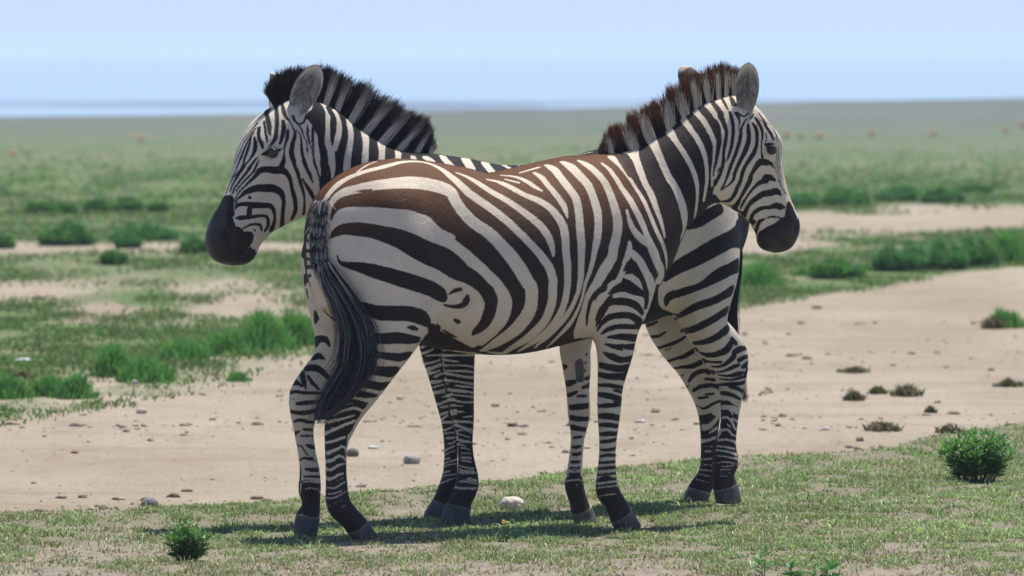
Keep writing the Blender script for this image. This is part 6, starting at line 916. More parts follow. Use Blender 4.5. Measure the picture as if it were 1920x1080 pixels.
ZB = {'prims': [
 ('T', 'torso', 0.05, None, 2.15, [0.0, 1.0, 0.0], (0.022, [[-0.605, -0.0, 0.952, 0.06, 0.1337], [-0.5752, -0.0, 0.9772, 0.14, 0.2078], [-0.4953, -0.0, 1.0081, 0.2, 0.2668], [-0.3818, -0.0, 1.0087, 0.25, 0.3144], [-0.2014, -0.0, 0.973, 0.26, 0.3337], [-0.0224, 0.0, 0.9297, 0.27, 0.3353], [0.1552, -0.0, 0.916, 0.28, 0.3272], [0.3314, -0.0, 0.9247, 0.265, 0.322], [0.4844, -0.0, 0.9495, 0.22, 0.3199], [0.6148, -0.0, 0.9641, 0.185, 0.3007], [0.712, -0.0, 0.929, 0.15, 0.2212], [0.7767, -0.0, 0.8916, 0.1, 0.1248]])), 
 ('T', 'neck', 0.07, None, 2.0, [0.0, 1.0, 0.0], (0.02, [[0.5768, -0.0, 0.9654, 0.14, 0.305], [0.7119, -0.0, 1.0618, 0.14, 0.2448], [0.844, -0.0, 1.1586, 0.11, 0.1854], [0.9592, -0.0, 1.2497, 0.098, 0.1584], [1.0325, -0.0, 1.3172, 0.092, 0.1421], [1.1067, -0.0, 1.3454, 0.084, 0.1345]])), 
 ('T', 'head', 0.07, None, 2.3, [0.0175, 0.9998, 0.0], (0.02, [[1.1213, 0.0002, 1.4436, 0.059, 0.0469], [1.1687, -0.0006, 1.4037, 0.0796, 0.0657], [1.2171, -0.0015, 1.3506, 0.0944, 0.0844], [1.2517, -0.0021, 1.2957, 0.0974, 0.0844], [1.2843, -0.0027, 1.2325, 0.0808, 0.07], [1.32, -0.0033, 1.1644, 0.0637, 0.0588], [1.3588, -0.004, 1.0912, 0.056, 0.055], [1.3908, -0.0045, 1.0347, 0.0578, 0.0594], [1.4113, -0.0049, 0.9848, 0.0543, 0.0532], [1.417, -0.005, 0.9465, 0.0354, 0.0313]])), 
 ('T', 'head', 0.07, None, 2.3, [0.0175, 0.9998, 0.0], (0.02, [[1.0907, 0.0007, 1.3894, 0.0531, 0.1218], [1.0758, 0.001, 1.3101, 0.0649, 0.1456], [1.0934, 0.0007, 1.2375, 0.0678, 0.1414], [1.1382, -0.0001, 1.182, 0.059, 0.1299], [1.2021, -0.0012, 1.1317, 0.0519, 0.1059], [1.2689, -0.0024, 1.0762, 0.046, 0.0854], [1.32, -0.0033, 1.0108, 0.046, 0.074], [1.3491, -0.0038, 0.9594, 0.0425, 0.0687], [1.3697, -0.0042, 0.9375, 0.0295, 0.0492]])), 
 ('B', 'head', 0.04, False, [1.0952, 0.0508, 1.259], [0.0767, 0.0265, 0.1024], [[0.5343, -0.0093, -0.8453], [0.0175, 0.9998, 0.0], [0.8451, -0.0148, 0.5344]]), 
 ('B', 'head', 0.04, False, [1.2741, 0.0671, 1.3266], [0.0442, 0.0236, 0.0207], [[0.5343, -0.0093, -0.8453], [0.0175, 0.9998, 0.0], [0.8451, -0.0148, 0.5344]]), 
 ('B', 'head', 0.02, True, [1.2647, 0.1027, 1.2957], [0.0248, 0.0165, 0.0153], [[0.5343, -0.0093, -0.8453], [0.0175, 0.9998, 0.0], [0.8451, -0.0148, 0.5344]]), 
 ('B', 'head', 0.03, False, [1.4089, 0.0365, 1.0072], [0.0324, 0.0201, 0.0295], [[0.5343, -0.0093, -0.8453], [0.0175, 0.9998, 0.0], [0.8451, -0.0148, 0.5344]]), 
 ('B', 'head', 0.01, True, [1.4141, 0.0629, 0.9998], [0.0118, 0.0201, 0.0307], [[0.9345, -0.0163, -0.3556], [0.0175, 0.9998, 0.0], [0.3555, -0.0062, 0.9346]]), 
 ('B', 'head', 0.008, True, [1.3298, 0.0467, 0.9571], [0.0678, 0.0236, 0.005], [[0.8211, -0.0143, -0.5692], [0.0175, 0.9998, 0.0], [0.5692, -0.0099, 0.8213]]), 
 ('B', 'head', 0.03, False, [1.3113, 0.0488, 1.1444], [0.0944, 0.0118, 0.013], [[0.5343, -0.0093, -0.8453], [0.0175, 0.9998, 0.0], [0.8451, -0.0148, 0.5344]]), 
 ('B', 'head', 0.04, False, [1.0934, -0.0495, 1.259], [0.0767, 0.0265, 0.1024], [[0.5343, -0.0093, -0.8453], [0.0175, 0.9998, 0.0], [0.8451, -0.0148, 0.5344]]), 
 ('B', 'head', 0.04, False, [1.2717, -0.0721, 1.3266], [0.0442, 0.0236, 0.0207], [[0.5343, -0.0093, -0.8453], [0.0175, 0.9998, 0.0], [0.8451, -0.0148, 0.5344]]), 
 ('B', 'head', 0.02, True, [1.261, -0.1073, 1.2957], [0.0248, 0.0165, 0.0153], [[0.5343, -0.0093, -0.8453], [0.0175, 0.9998, 0.0], [0.8451, -0.0148, 0.5344]]), 
 ('B', 'head', 0.03, False, [1.4075, -0.0461, 1.0072], [0.0324, 0.0201, 0.0295], [[0.5343, -0.0093, -0.8453], [0.0175, 0.9998, 0.0], [0.8451, -0.0148, 0.5344]]), 
 ('B', 'head', 0.01, True, [1.4117, -0.0727, 0.9998], [0.0118, 0.0201, 0.0307], [[0.9345, -0.0163, -0.3556], [0.0175, 0.9998, 0.0], [0.3555, -0.0062, 0.9346]]), 
 ('B', 'head', 0.008, True, [1.328, -0.0536, 0.9571], [0.0678, 0.0236, 0.005], [[0.8211, -0.0143, -0.5692], [0.0175, 0.9998, 0.0], [0.5692, -0.0099, 0.8213]]), 
 ('B', 'head', 0.03, False, [1.3095, -0.055, 1.1444], [0.0944, 0.0118, 0.013], [[0.5343, -0.0093, -0.8453], [0.0175, 0.9998, 0.0], [0.8451, -0.0148, 0.5344]]), 
 ('B', 'head', 0.02, False, [1.3056, -0.003, 0.9354], [0.0354, 0.0342, 0.0212], [[0.5343, -0.0093, -0.8453], [0.0175, 0.9998, 0.0], [0.8451, -0.0148, 0.5344]]), 
 ('T', 'hind_near', 0.045, -0.0149, 2.0, [0.0, 1.0, 0.0], (0.03, [[-0.472, 0.11, 1.0605, 0.13, 0.1396], [-0.4811, 0.14, 0.8843, 0.125, 0.1344], [-0.4636, 0.155, 0.777, 0.11, 0.1203], [-0.4682, 0.155, 0.6983, 0.095, 0.0943], [-0.4916, 0.15, 0.6326, 0.078, 0.0788], [-0.54, 0.145, 0.5781, 0.062, 0.0854], [-0.5874, 0.14, 0.5195, 0.05, 0.0857], [-0.6052, 0.135, 0.4536, 0.048, 0.0597], [-0.606, 0.13, 0.3812, 0.04, 0.0435], [-0.597, 0.13, 0.2827, 0.032, 0.0323], [-0.5823, 0.13, 0.1991, 0.033, 0.0417], [-0.5813, 0.13, 0.1319, 0.041, 0.0502], [-0.5655, 0.13, 0.0791, 0.037, 0.0388], [-0.5815, 0.13, 0.0449, 0.044, 0.0483], [-0.5918, 0.13, 0.0089, 0.05, 0.0481], [-0.5964, 0.13, -0.0318, 0.052, 0.0464]])), 
 ('T', 'hind_far', 0.045, -0.0441, 2.0, [0.0, 1.0, 0.0], (0.03, [[-0.5525, -0.11, 1.0143, 0.13, 0.1305], [-0.5298, -0.14, 0.8246, 0.12, 0.1277], [-0.5242, -0.14, 0.7451, 0.105, 0.1284], [-0.5163, -0.14, 0.6635, 0.09, 0.1171], [-0.5548, -0.135, 0.5732, 0.075, 0.0983], [-0.6026, -0.13, 0.4984, 0.06, 0.0835], [-0.6412, -0.125, 0.4177, 0.05, 0.0747], [-0.6569, -0.12, 0.3335, 0.045, 0.0523], [-0.657, -0.12, 0.2555, 0.036, 0.0362], [-0.6537, -0.12, 0.1536, 0.031, 0.0295], [-0.6492, -0.12, 0.0867, 0.039, 0.0298], [-0.632, -0.12, 0.0423, 0.036, 0.0426], [-0.6091, -0.12, 0.0091, 0.044, 0.0457], [-0.5976, -0.12, -0.0245, 0.05, 0.0507], [-0.5885, -0.12, -0.0581, 0.052, 0.0588]])), 
 ('T', 'fore_near', 0.045, -0.0532, 2.0, [0.0, 1.0, 0.0], (0.03, [[0.5681, 0.13, 0.9211, 0.08, 0.1239], [0.5517, 0.14, 0.777, 0.075, 0.115], [0.5368, 0.13, 0.6753, 0.066, 0.0808], [0.5263, 0.12, 0.5639, 0.055, 0.0611], [0.5209, 0.12, 0.4289, 0.046, 0.0534], [0.5068, 0.12, 0.3263, 0.043, 0.0382], [0.5014, 0.12, 0.2451, 0.03, 0.0295], [0.4949, 0.12, 0.184, 0.03, 0.0303], [0.4885, 0.12, 0.0979, 0.038, 0.0426], [0.5113, 0.12, 0.0456, 0.035, 0.0422], [0.5265, 0.12, 0.0104, 0.043, 0.0474], [0.5385, 0.12, -0.0316, 0.05, 0.0553], [0.5406, 0.12, -0.0624, 0.052, 0.0628]])), 
 ('T', 'fore_far', 0.045, -0.0462, 2.0, [0.0, 1.0, 0.0], (0.03, [[0.477, -0.12, 0.9117, 0.08, 0.1001], [0.4719, -0.13, 0.7555, 0.07, 0.0915], [0.4892, -0.12, 0.6005, 0.058, 0.0697], [0.4641, -0.12, 0.4781, 0.05, 0.0557], [0.4422, -0.12, 0.3722, 0.045, 0.0439], [0.4313, -0.12, 0.2996, 0.042, 0.0337], [0.4324, -0.12, 0.2089, 0.03, 0.0244], [0.4347, -0.12, 0.121, 0.03, 0.0267], [0.4479, -0.12, 0.0629, 0.038, 0.0318], [0.4654, -0.12, 0.0215, 0.035, 0.0343], [0.4742, -0.12, -0.0016, 0.043, 0.0367], [0.4929, -0.12, -0.0331, 0.05, 0.0403], [0.5016, -0.12, -0.0601, 0.052, 0.0486]])), 
 ('T', 'tail', 0.012, None, 2.0, [0.0, 1.0, 0.0], (0.03, [[-0.5634, 0.0, 1.1952, 0.03, 0.024], [-0.6366, -0.0, 1.1647, 0.032, 0.0256], [-0.6826, 0.0, 1.0749, 0.028, 0.0224], [-0.6966, -0.0, 0.9754, 0.025, 0.02], [-0.6968, 0.0, 0.8761, 0.022, 0.0176], [-0.6924, -0.0, 0.7768, 0.018, 0.0144]]))],
 'ears': [([1.157, 0.065, 1.4301], [1.0746, 0.1, 1.6064], [0.6902, 0.7656, 0.1], 0.051, 0), ([1.1647, -0.09, 1.4496], [1.1368, -0.13, 1.585], [0.6538, -0.6874, 0.1], 0.042, 1)], 'eyes': [([1.2586, 0.1021, 1.2988], 0.021), ([1.255, -0.1065, 1.2988], 0.021)],
 'mane': [[1.2057, -0.0, 1.4715, 1.2476, -0.0, 1.5248], [1.1951, -0.0, 1.4791, 1.2265, -0.0, 1.5513], [1.1803, 0.0, 1.4866, 1.197, -0.0, 1.5702], [1.1613, -0.0, 1.4922, 1.1675, -0.0, 1.5854], [1.136, -0.0, 1.4959, 1.1358, -0.0, 1.593], [1.1064, 0.0, 1.4977, 1.102, -0.0, 1.6005], [1.0683, -0.0, 1.4938, 1.0512, -0.0, 1.6005], [1.0301, -0.0, 1.4822, 0.996, -0.0, 1.5966], [0.9919, -0.0, 1.4592, 0.9407, -0.0, 1.5774], [0.9536, -0.0, 1.4361, 0.8916, -0.0, 1.5582], [0.9068, -0.0, 1.4052, 0.8296, -0.0, 1.5293], [0.8598, 0.0, 1.3762, 0.761, -0.0, 1.4927], [0.8041, -0.0, 1.349, 0.6965, -0.0, 1.4579], [0.744, 0.0, 1.3236, 0.636, -0.0, 1.4268], [0.688, -0.0, 1.3021, 0.5928, -0.0, 1.4073], [0.6383, -0.0, 1.2863, 0.5755, -0.0, 1.3879], [0.6059, -0.0, 1.2802, 0.569, -0.0, 1.3455], [0.5799, -0.0, 1.2781, 0.5603, -0.0, 1.3126]], 'tufts': [(0.21, 0.0121), (0.2623, 0.0136), (0.331, 0.0151), (0.403, 0.0167), (0.4784, 0.0167), (0.5526, 0.0151), (0.6163, 0.0136), (0.6713, 0.0091)], 'head': [[1.1319, -0.0, 1.4503], [0.5343, -0.0093, -0.8453], 0.59], 'origin': [0.215, 20.95], 'angle': 3.63028, 'brown': False, 'pale': [0.73, 0.64, 0.52], 'black': [0.0075, 0.0075, 0.008], 'mane_n': 16000, 'hair_n': 150000,
 'tails': [([[[-0.6482, 0.02, 1.0164], [-0.6622, 0.02, 0.8575], [-0.6487, 0.02, 0.7386], [-0.6489, 0.02, 0.6195], [-0.6675, 0.02, 0.4999], [-0.6906, 0.02, 0.3999]], [[-0.6504, 0.0382, 1.0168], [-0.6608, 0.0382, 0.8581], [-0.6464, 0.0382, 0.7414], [-0.6457, 0.0382, 0.6204], [-0.6651, 0.0382, 0.5008], [-0.6887, 0.0382, 0.3909]], [[-0.6827, 0.0049, 1.0155], [-0.6894, 0.0049, 0.8565], [-0.674, 0.0049, 0.7415], [-0.6724, 0.0049, 0.6183], [-0.6928, 0.0049, 0.4985], [-0.7169, 0.0049, 0.3784]], [[-0.69, 0.0144, 1.0156], [-0.693, 0.0144, 0.8567], [-0.6767, 0.0144, 0.7438], [-0.6742, 0.0144, 0.6187], [-0.6955, 0.0144, 0.4989], [-0.7201, 0.0144, 0.3689]], [[-0.688, 0.0398, 1.0163], [-0.6874, 0.0398, 0.8577], [-0.6702, 0.0398, 0.7469], [-0.6667, 0.0398, 0.62], [-0.689, 0.0398, 0.5003], [-0.714, 0.0398, 0.3605]], [[-0.7188, 0.0091, 1.0151], [-0.7145, 0.0091, 0.8562], [-0.6963, 0.0091, 0.7472], [-0.6919, 0.0091, 0.6181], [-0.7151, 0.0091, 0.4982], [-0.7408, 0.0091, 0.3481]]], 1500, 0.05, None, 4)]}
ZB['strokes'] = '''
W-442,251,1064,136.8 -438,253,1047,142.1 -434,254,1030,148 -431,256,1013,154 -427,257,996,160 -424,257,979,165.5 -421,257,962,170.2 -419,257,945,173.8 -416,256,928,175.8 -414,256,911,176.2 -412,254,894,175.1 -410,253,877,172.8 -408,252,860,169.7 -405,251,843,166.2 -403,250,826,162.6 -401,249,809,159.2 -399,248,791,156.3
W548,39,1279,13.9 553,57,1273,14.8 554,71,1266,15.6 549,87,1254,15.7 543,102,1242,13.9 538,114,1230,12.7 533,125,1218,12
W414,-51,1258,9.7 459,51,1264,19.1 465,75,1255,19.7 467,95,1243,19.3 469,111,1232,16.8 471,127,1217,14.9 474,141,1204,14
W345,-49,1247,8.7 332,-58,1243,16.7 387,65,1249,17.4 391,88,1241,17.5 391,106,1231,17.4 390,121,1222,17.3 387,137,1209,15.7 384,151,1198,14.7
W260,-52,1238,10.5 298,46,1241,10.9 296,71,1236,11.4 292,88,1230,11.9 287,102,1225,12.2 278,120,1216,12.3 271,133,1209,12.2
W211,-34,1240,5.3 233,42,1239,4.4
W191,36,1240,4.4 181,58,1237,4.4
W128,-10,1246,3.5 122,9,1247,3.7 108,13,1248,2.2 94,18,1250,2.3 78,23,1252,2.4 63,26,1254,2.5 46,29,1256,2.5 29,33,1259,4.4 13,37,1262,4.4 -34,-22,1276,4.4 -45,-8,1279,4.4 -56,1,1283,4.4 -69,7,1285,4.4 -81,14,1288,4.4
W24,33,1260,3.5 10,41,1262,3.8 -3,49,1264,4.1 -18,59,1266,4.4 -31,67,1267,4.6 -46,77,1268,4.8 -61,85,1269,5 -77,92,1270,5.3
W55,41,1253,2.6 35,54,1255,3.1 15,68,1256,3.5
W635,127,1210,17.4 636,136,1194,17.5 637,145,1179,17.8 638,152,1164,18 637,158,1148,18.3 637,164,1133,18.6 636,169,1118,18.9 635,174,1102,19.1 634,178,1087,19.4 633,181,1071,19.6 632,184,1055,19.8 631,186,1039,20 630,188,1023,20.2 629,190,1008,20.3 629,193,992,20.4 629,197,977,20.5 629,201,961,20.7 630,204,945,20.9 629,206,929,21 629,207,912,21.2 628,207,896,21.3 628,206,880,21.3 627,206,864,21.3 628,205,848,21.2 628,203,832,21 629,201,816,20.8 630,199,800,20.5 631,196,784,20.2 633,193,768,19.9 633,188,752,19.6 634,182,736,19.4 633,175,719,19.4 631,164,703,20.1 628,151,686,22.5 622,132,669,31.1 600,84,651,31.2
W550,132,1209,18.1 552,143,1194,18.1 553,152,1178,18.2 554,161,1163,18.3 553,168,1148,18.5 553,175,1132,18.6 552,181,1117,18.8 552,187,1102,19 551,192,1086,19.2 550,196,1070,19.4 549,200,1054,19.6 548,204,1038,19.7 548,207,1023,19.9 547,209,1007,20.2 547,213,992,20.6 547,216,976,21 547,219,960,21.4 547,222,944,21.7 547,223,928,21.9 547,223,912,22.1 546,224,895,22.2 546,223,879,22.3 547,223,863,22.4 547,222,847,22.5 549,221,831,22.5 550,220,815,22.4 552,219,799,22.3 555,217,783,22.1 557,215,767,21.8 560,212,751,21.4 562,210,735,21 565,206,719,20.5 567,202,703,19.8 568,197,687,19 569,191,671,18.2 570,186,654,17.6
W454,138,1208,18.6 458,152,1193,18.4 460,164,1177,18.3 461,175,1162,18.4 461,184,1147,18.4 461,193,1132,18.6 461,201,1116,18.7 461,208,1101,18.9 460,214,1085,19.1 460,220,1070,19.3 459,225,1054,19.5 459,230,1037,19.7 459,233,1022,19.9 458,237,1007,20.1 458,239,991,20.4 457,241,975,20.6 457,243,959,20.8 456,244,943,21 456,244,927,21.2 456,245,911,21.4 455,244,894,21.5 455,243,878,21.6 455,241,862,21.7 455,239,846,21.7 456,235,830,21.7 456,231,814,21.7 457,227,798,21.8 458,221,781,21.9 459,216,765,22.2 461,209,749,22.7 462,202,733,23.5 462,194,716,24.6 462,185,700,26.5 462,175,684,29.6 461,164,667,31.8 457,148,650,31.2
W370,139,1207,20.8 375,157,1192,19.9 378,172,1177,19.5 380,185,1162,19.4 381,197,1146,19.4 381,207,1131,19.5 381,216,1116,19.6 381,224,1100,19.7 380,231,1085,19.9 380,238,1069,20.1 379,243,1053,20.3 379,248,1037,20.4 379,252,1022,20.6 378,255,1006,20.8 378,257,990,21.1 378,259,975,21.3 377,261,959,21.5 377,262,942,21.7 377,262,926,21.9 376,262,910,22.1 376,262,894,22.2 377,261,877,22.3 377,259,861,22.3 377,256,845,22.4 378,253,829,22.3 379,249,813,22.2 381,244,797,22.1 382,238,780,21.9 383,232,764,21.7 384,224,748,21.5 385,215,732,21.2 385,204,715,21 384,192,699,20.8 382,178,682,20.6 378,162,665,20.5 372,142,648,20.7
W280,137,1206,21.9 286,159,1191,21.1 290,177,1176,20.7 293,191,1161,20.6 294,204,1145,20.5 294,215,1130,20.6 294,225,1115,20.6 293,233,1100,20.7 292,241,1084,20.8 292,247,1068,21 291,253,1052,21.1 291,258,1036,21.2 291,262,1021,21.4 290,266,1005,21.6 290,268,989,21.8 290,270,973,22 290,272,957,22.2 289,273,941,22.4 289,273,925,22.6 290,273,909,22.8 290,273,893,23 290,272,876,23.1 291,270,860,23.1 292,268,844,23.1 293,265,828,23.1 295,261,812,23 297,256,795,22.9 299,250,779,22.8 301,244,763,22.6 303,236,747,22.4 304,228,730,22.3 305,217,714,22.1 305,206,697,21.9 303,192,681,21.8 301,176,664,21.8 296,156,647,22.1
W180,140,1205,21.1 187,162,1190,20.9 190,180,1175,20.9 192,195,1160,21 193,208,1144,21 193,220,1129,21.1 193,230,1114,21.2 192,238,1098,21.3 191,246,1083,21.4 190,253,1067,21.6 189,259,1051,21.7 188,264,1035,21.9 188,268,1019,22 188,271,1004,22.3 188,274,988,22.5 188,276,972,22.7 188,278,956,23 188,279,940,23.2 188,279,924,23.4 188,279,907,23.6 189,279,891,23.8 190,278,875,23.9 191,276,858,24 192,274,842,24 194,271,826,24 196,267,810,24 199,263,794,23.9 202,257,778,23.8 204,251,761,23.7 207,244,745,23.6 209,235,729,23.4 210,225,712,23.3 211,214,696,23.3 211,200,679,23.2 208,185,662,23.3 204,165,645,23.9
W81,152,1205,19.8 85,171,1189,20.2 87,187,1174,20.7 88,201,1159,21 88,212,1143,21.2 87,223,1128,21.5 85,232,1113,21.7 83,240,1097,21.9 82,248,1081,22.2 80,254,1066,22.4 79,259,1049,22.6 78,264,1033,22.8 78,268,1018,23 77,271,1002,23.3 77,273,986,23.6 77,275,970,23.8 77,277,954,24.1 77,278,938,24.4 77,278,922,24.6 78,278,905,24.8 79,277,889,25 80,276,873,25.2 82,275,856,25.3 84,272,840,25.4 86,270,824,25.4 88,266,808,25.4 92,262,792,25.4 95,257,775,25.3 98,250,759,25.2 102,243,743,25.2 104,235,727,25.1 107,225,710,25.1 108,214,693,25.1 108,201,677,25.3 107,185,660,25.6 103,165,643,26.5
W-2,166,1204,18.5 0,181,1189,19.1 1,194,1173,19.6 0,206,1158,20.1 -2,216,1142,20.5 -4,225,1127,20.9 -7,233,1111,21.2 -10,240,1096,21.5 -13,246,1080,21.8 -15,252,1064,22.1 -17,256,1048,22.4 -18,260,1032,22.8 -19,263,1016,23 -20,266,1001,23.4 -20,268,985,23.7 -21,269,969,24.1 -21,270,953,24.4 -21,271,936,24.8 -20,271,920,25.1 -19,271,904,25.4 -18,270,887,25.6 -17,269,871,25.9 -15,267,854,26.1 -13,265,838,26.2 -10,262,822,26.4 -7,258,806,26.5 -3,254,790,26.5 1,249,773,26.6 5,243,757,26.6 9,236,741,26.6 12,227,724,26.7 15,218,708,26.8 17,206,691,27.1 18,193,674,27.4 16,176,658,28.2 13,156,640,29.9
W-84,183,1203,18.3 -84,195,1188,18.7 -86,206,1172,19.1 -88,216,1157,19.6 -92,224,1142,20 -95,232,1126,20.3 -99,238,1110,20.7 -104,244,1095,21.1 -107,248,1079,21.4 -111,253,1063,21.8 -114,256,1047,22.2 -116,259,1030,22.5 -117,261,1015,22.9 -119,263,999,23.2 -119,264,983,23.6 -120,265,967,24 -120,265,951,24.4 -120,265,934,24.8 -120,265,918,25.1 -119,264,902,25.5 -118,262,885,25.8 -116,261,869,26.2 -115,258,852,26.5 -113,255,836,26.8 -110,252,821,27 -107,248,806,27.3 -103,244,791,27.5 -100,239,776,27.7 -96,233,761,27.9 -92,226,746,28.1 -88,219,731,28.4 -85,210,715,28.9 -82,200,700,29.5 -80,188,685,30.3 -80,173,669,31.8 -83,155,653,32.1 -88,131,637,31.6
W-157,194,1203,18.8 -159,205,1187,19.1 -162,214,1172,19.5 -165,222,1156,19.9 -170,229,1141,20.2 -175,236,1125,20.6 -180,241,1110,20.9 -185,246,1094,21.3 -190,249,1078,21.6 -194,253,1062,22 -198,255,1045,22.3 -201,257,1029,22.7 -203,259,1013,23 -204,260,998,23.4 -205,260,982,23.8 -206,260,966,24.2 -207,260,949,24.6 -207,259,933,25.1 -206,258,916,25.5 -206,257,900,25.9 -205,254,883,26.4 -204,252,867,26.8 -202,248,850,27.3 -200,245,834,27.7 -198,240,819,28.2 -194,236,804,28.6 -191,230,789,29.1 -187,224,774,29.6 -183,218,759,30.2 -179,210,743,30.9 -175,201,728,31.7 -172,191,713,32.9 -170,179,697,34.1 -170,164,682,33.4 -172,145,666,32.8 -179,117,649,32.2 -160,123,648,12.3
W777,107,1211,15.7 785,113,1195,15.9 793,117,1179,16.2 800,121,1164,16.5 807,123,1148,16.9 813,125,1133,17.2 819,126,1117,17.6 825,127,1102,17.9 830,127,1086,18.2 835,126,1070,18.5 840,125,1054,18.8 844,124,1037,19 848,121,1021,19.1 851,119,1005,19.2 854,116,990,19.2 857,112,974,19.2 859,108,957,19.1 860,103,941,19 862,97,925,18.9 862,91,908,18.9 863,83,892,18.8 862,75,875,18.7 862,65,858,18.9 860,53,841,19.5 856,38,824,21.1 850,17,807,27.7
W705,118,1210,15.5 714,126,1195,15.8 723,132,1179,16.2 731,137,1163,16.5 739,141,1148,16.9 746,144,1132,17.3 753,147,1117,17.7 759,150,1101,18.1 766,151,1086,18.4 771,152,1070,18.7 777,152,1054,18.9 782,152,1037,19.1 786,151,1021,19.2 790,150,1005,19.2 794,148,990,19.2 797,146,974,19.1 799,143,958,19 802,139,941,18.8 804,135,925,18.6 805,130,908,18.4 807,125,892,18.2 808,119,875,18 808,112,859,17.8 808,104,842,17.6 807,94,825,17.5 806,84,809,17.4
W632,127,1210,15.6 642,136,1194,16 652,143,1178,16.3 660,150,1163,16.7 668,155,1147,17.1 676,159,1132,17.5 683,162,1116,18 690,165,1101,18.4 697,167,1085,18.7 703,169,1069,19.1 709,170,1053,19.3 714,170,1037,19.5 719,170,1020,19.6 723,170,1005,19.7 727,169,989,19.6 731,167,973,19.6 734,165,957,19.4 737,163,941,19.2 739,160,925,19 741,156,908,18.8 743,152,892,18.6 745,147,875,18.3 746,142,859,18.1 747,136,842,17.9 747,129,825,17.7 748,121,809,17.4
W557,132,1209,15.7 568,142,1193,16.1 578,151,1178,16.5 587,158,1162,16.9 596,164,1147,17.3 604,169,1131,17.7 611,173,1116,18.1 619,177,1100,18.5 626,179,1084,18.9 632,182,1069,19.2 638,183,1053,19.5 644,184,1036,19.7 649,185,1020,19.7 654,185,1004,19.7 658,186,989,19.4 663,187,973,19.2 668,187,957,19 672,188,941,18.8 676,187,924,18.6 679,185,908,18.4 681,181,892,18.2 683,178,875,18 685,174,859,17.8 687,169,842,17.7 688,164,826,17.6 689,158,809,17.5
D-353,255,1013,8.5 -367,254,1022,14.8 -381,253,1030,20.8 -400,253,1040,24.5 -414,252,1047,24.9 -430,252,1055,24.4 -449,251,1063,23.3 -468,248,1071,22.1 -487,245,1079,21.3
D-269,233,827,12.7 -280,236,838,17.4 -290,238,848,22.1 -301,240,859,26.1 -315,242,869,28.9 -329,242,876,30.1 -344,243,883,30.7 -360,245,890,30.9 -376,248,897,31.1 -392,251,905,31.4 -405,254,912,31.8 -418,256,919,32.2 -431,259,926,32.5 -446,260,933,32.7 -461,261,940,32.8 -478,260,948,32.8 -495,258,954,32.7 -515,254,961,32.7 -538,245,968,33.4 -565,229,974,38.7 -601,196,980,51.6 -645,144,983,50.4 -668,125,987,49.3 -602,193,995,46 -604,191,998,43.3
D-317,238,1132,16.2 -336,236,1136,17.6 -355,235,1139,19.1 -375,232,1143,20.7 -394,230,1147,22.1 -414,227,1151,23.1 -434,224,1156,23.7 -456,218,1162,24.1 -479,211,1167,24.7 -503,200,1173,26 -530,185,1177,29.4 -561,164,1179,34.7 -596,136,1180,40.5 -634,102,1180,40.6 -589,153,1165,40.4 -604,142,1162,22.5
D-311,164,725,5.4 -304,182,743,14.6 -304,193,759,22.5 -317,197,765,21.2 -333,201,769,17.6 -345,208,774,16.1 -357,217,779,15.2 -369,227,784,14.7 -379,235,788,13.8 -391,242,792,12.7 -405,251,799,13.1 -416,256,805,14.6 -429,261,814,17.1 -444,264,823,19.9 -460,266,832,22.5 -475,267,840,24.1 -493,266,847,24.6 -513,262,854,24.2 -533,255,860,23.9 -551,246,865,26.2 -576,227,870,29.1 -569,234,876,14.9
D-475,-55,665,6.2 -370,150,683,7.9 -369,173,691,9.9 -371,193,699,11.7 -376,207,706,12.8 -383,220,713,13.7 -392,232,720,14.4 -402,241,726,14.9 -413,248,731,15.2 -426,254,735,15.3 -439,258,739,15.3 -453,261,744,15.4 -470,262,750,15.8 -488,261,758,16.4 -506,257,765,17.4 -521,252,771,19.4 -537,244,777,21.7 -545,239,781,19.6
D-502,-57,617,6.1 -400,148,630,13.4 -400,174,633,13.1 -405,192,637,13.9 -412,208,643,14.5 -422,222,650,14.8 -432,232,658,15.1 -445,240,665,15.3 -458,245,673,15.6 -473,248,681,15.7 -489,247,690,15.9 -507,243,698,16.8 -529,232,707,17
D-431,155,584,8.2 -434,174,585,9.4 -440,187,587,11 -448,198,589,12.3 -458,207,593,13.3 -469,215,598,14.2 -481,221,604,14.9 -494,224,612,16 -508,225,621,17.1 -522,221,628,18 -537,214,635,17.3 -549,204,641,14.4
D-459,157,547,7.9 -468,170,543,9.8 -479,180,540,11.2 -489,187,541,12 -500,193,542,13 -511,198,546,13.9 -523,201,550,14.9 -535,203,555,15.9 -545,204,561,16.8 -556,204,575,16 -567,202,590,13.9
D-484,158,517,4.7 -492,168,515,5.6 -503,176,514,6.3 -515,183,513,6.1 -530,187,514,5.8
D-506,163,497,4.9 -518,172,496,5.1 -530,179,497,6 -544,185,504,8.6 -558,190,513,11.3 -569,193,523,11.9 -581,194,534,11.9
D-524,160,476,3.8 -536,170,477,4.7 -549,176,480,5.8 -559,181,484,6.9 -570,185,489,8.1 -581,186,494,8.7 -594,187,498,7.7 -606,187,501,6.2
D-534,158,465,4.1 -544,165,463,4.3 -555,171,461,4.7 -566,176,461,5.4 -578,181,463,7 -591,183,465,8.8 -603,184,468,9.9 -616,183,469,8.9 -626,181,471,7.1
D-545,153,449,4.1 -554,162,448,4 -564,170,447,4.2 -575,175,446,4.6 -587,180,448,5.2 -600,182,450,5.9 -613,182,453,6.2 -629,178,455,6 -646,170,457,6.5
D-558,117,425,7.9 -555,146,428,6.3 -562,159,429,7.1 -571,167,429,7.7 -582,174,430,8.1 -594,177,430,8.4 -606,179,431,8.5 -625,176,433,8.3 -640,170,436,8.6
D-578,169,420,6.1 -593,174,417,7.3 -609,175,412,8 -624,171,406,7.3 -636,164,401,10.3
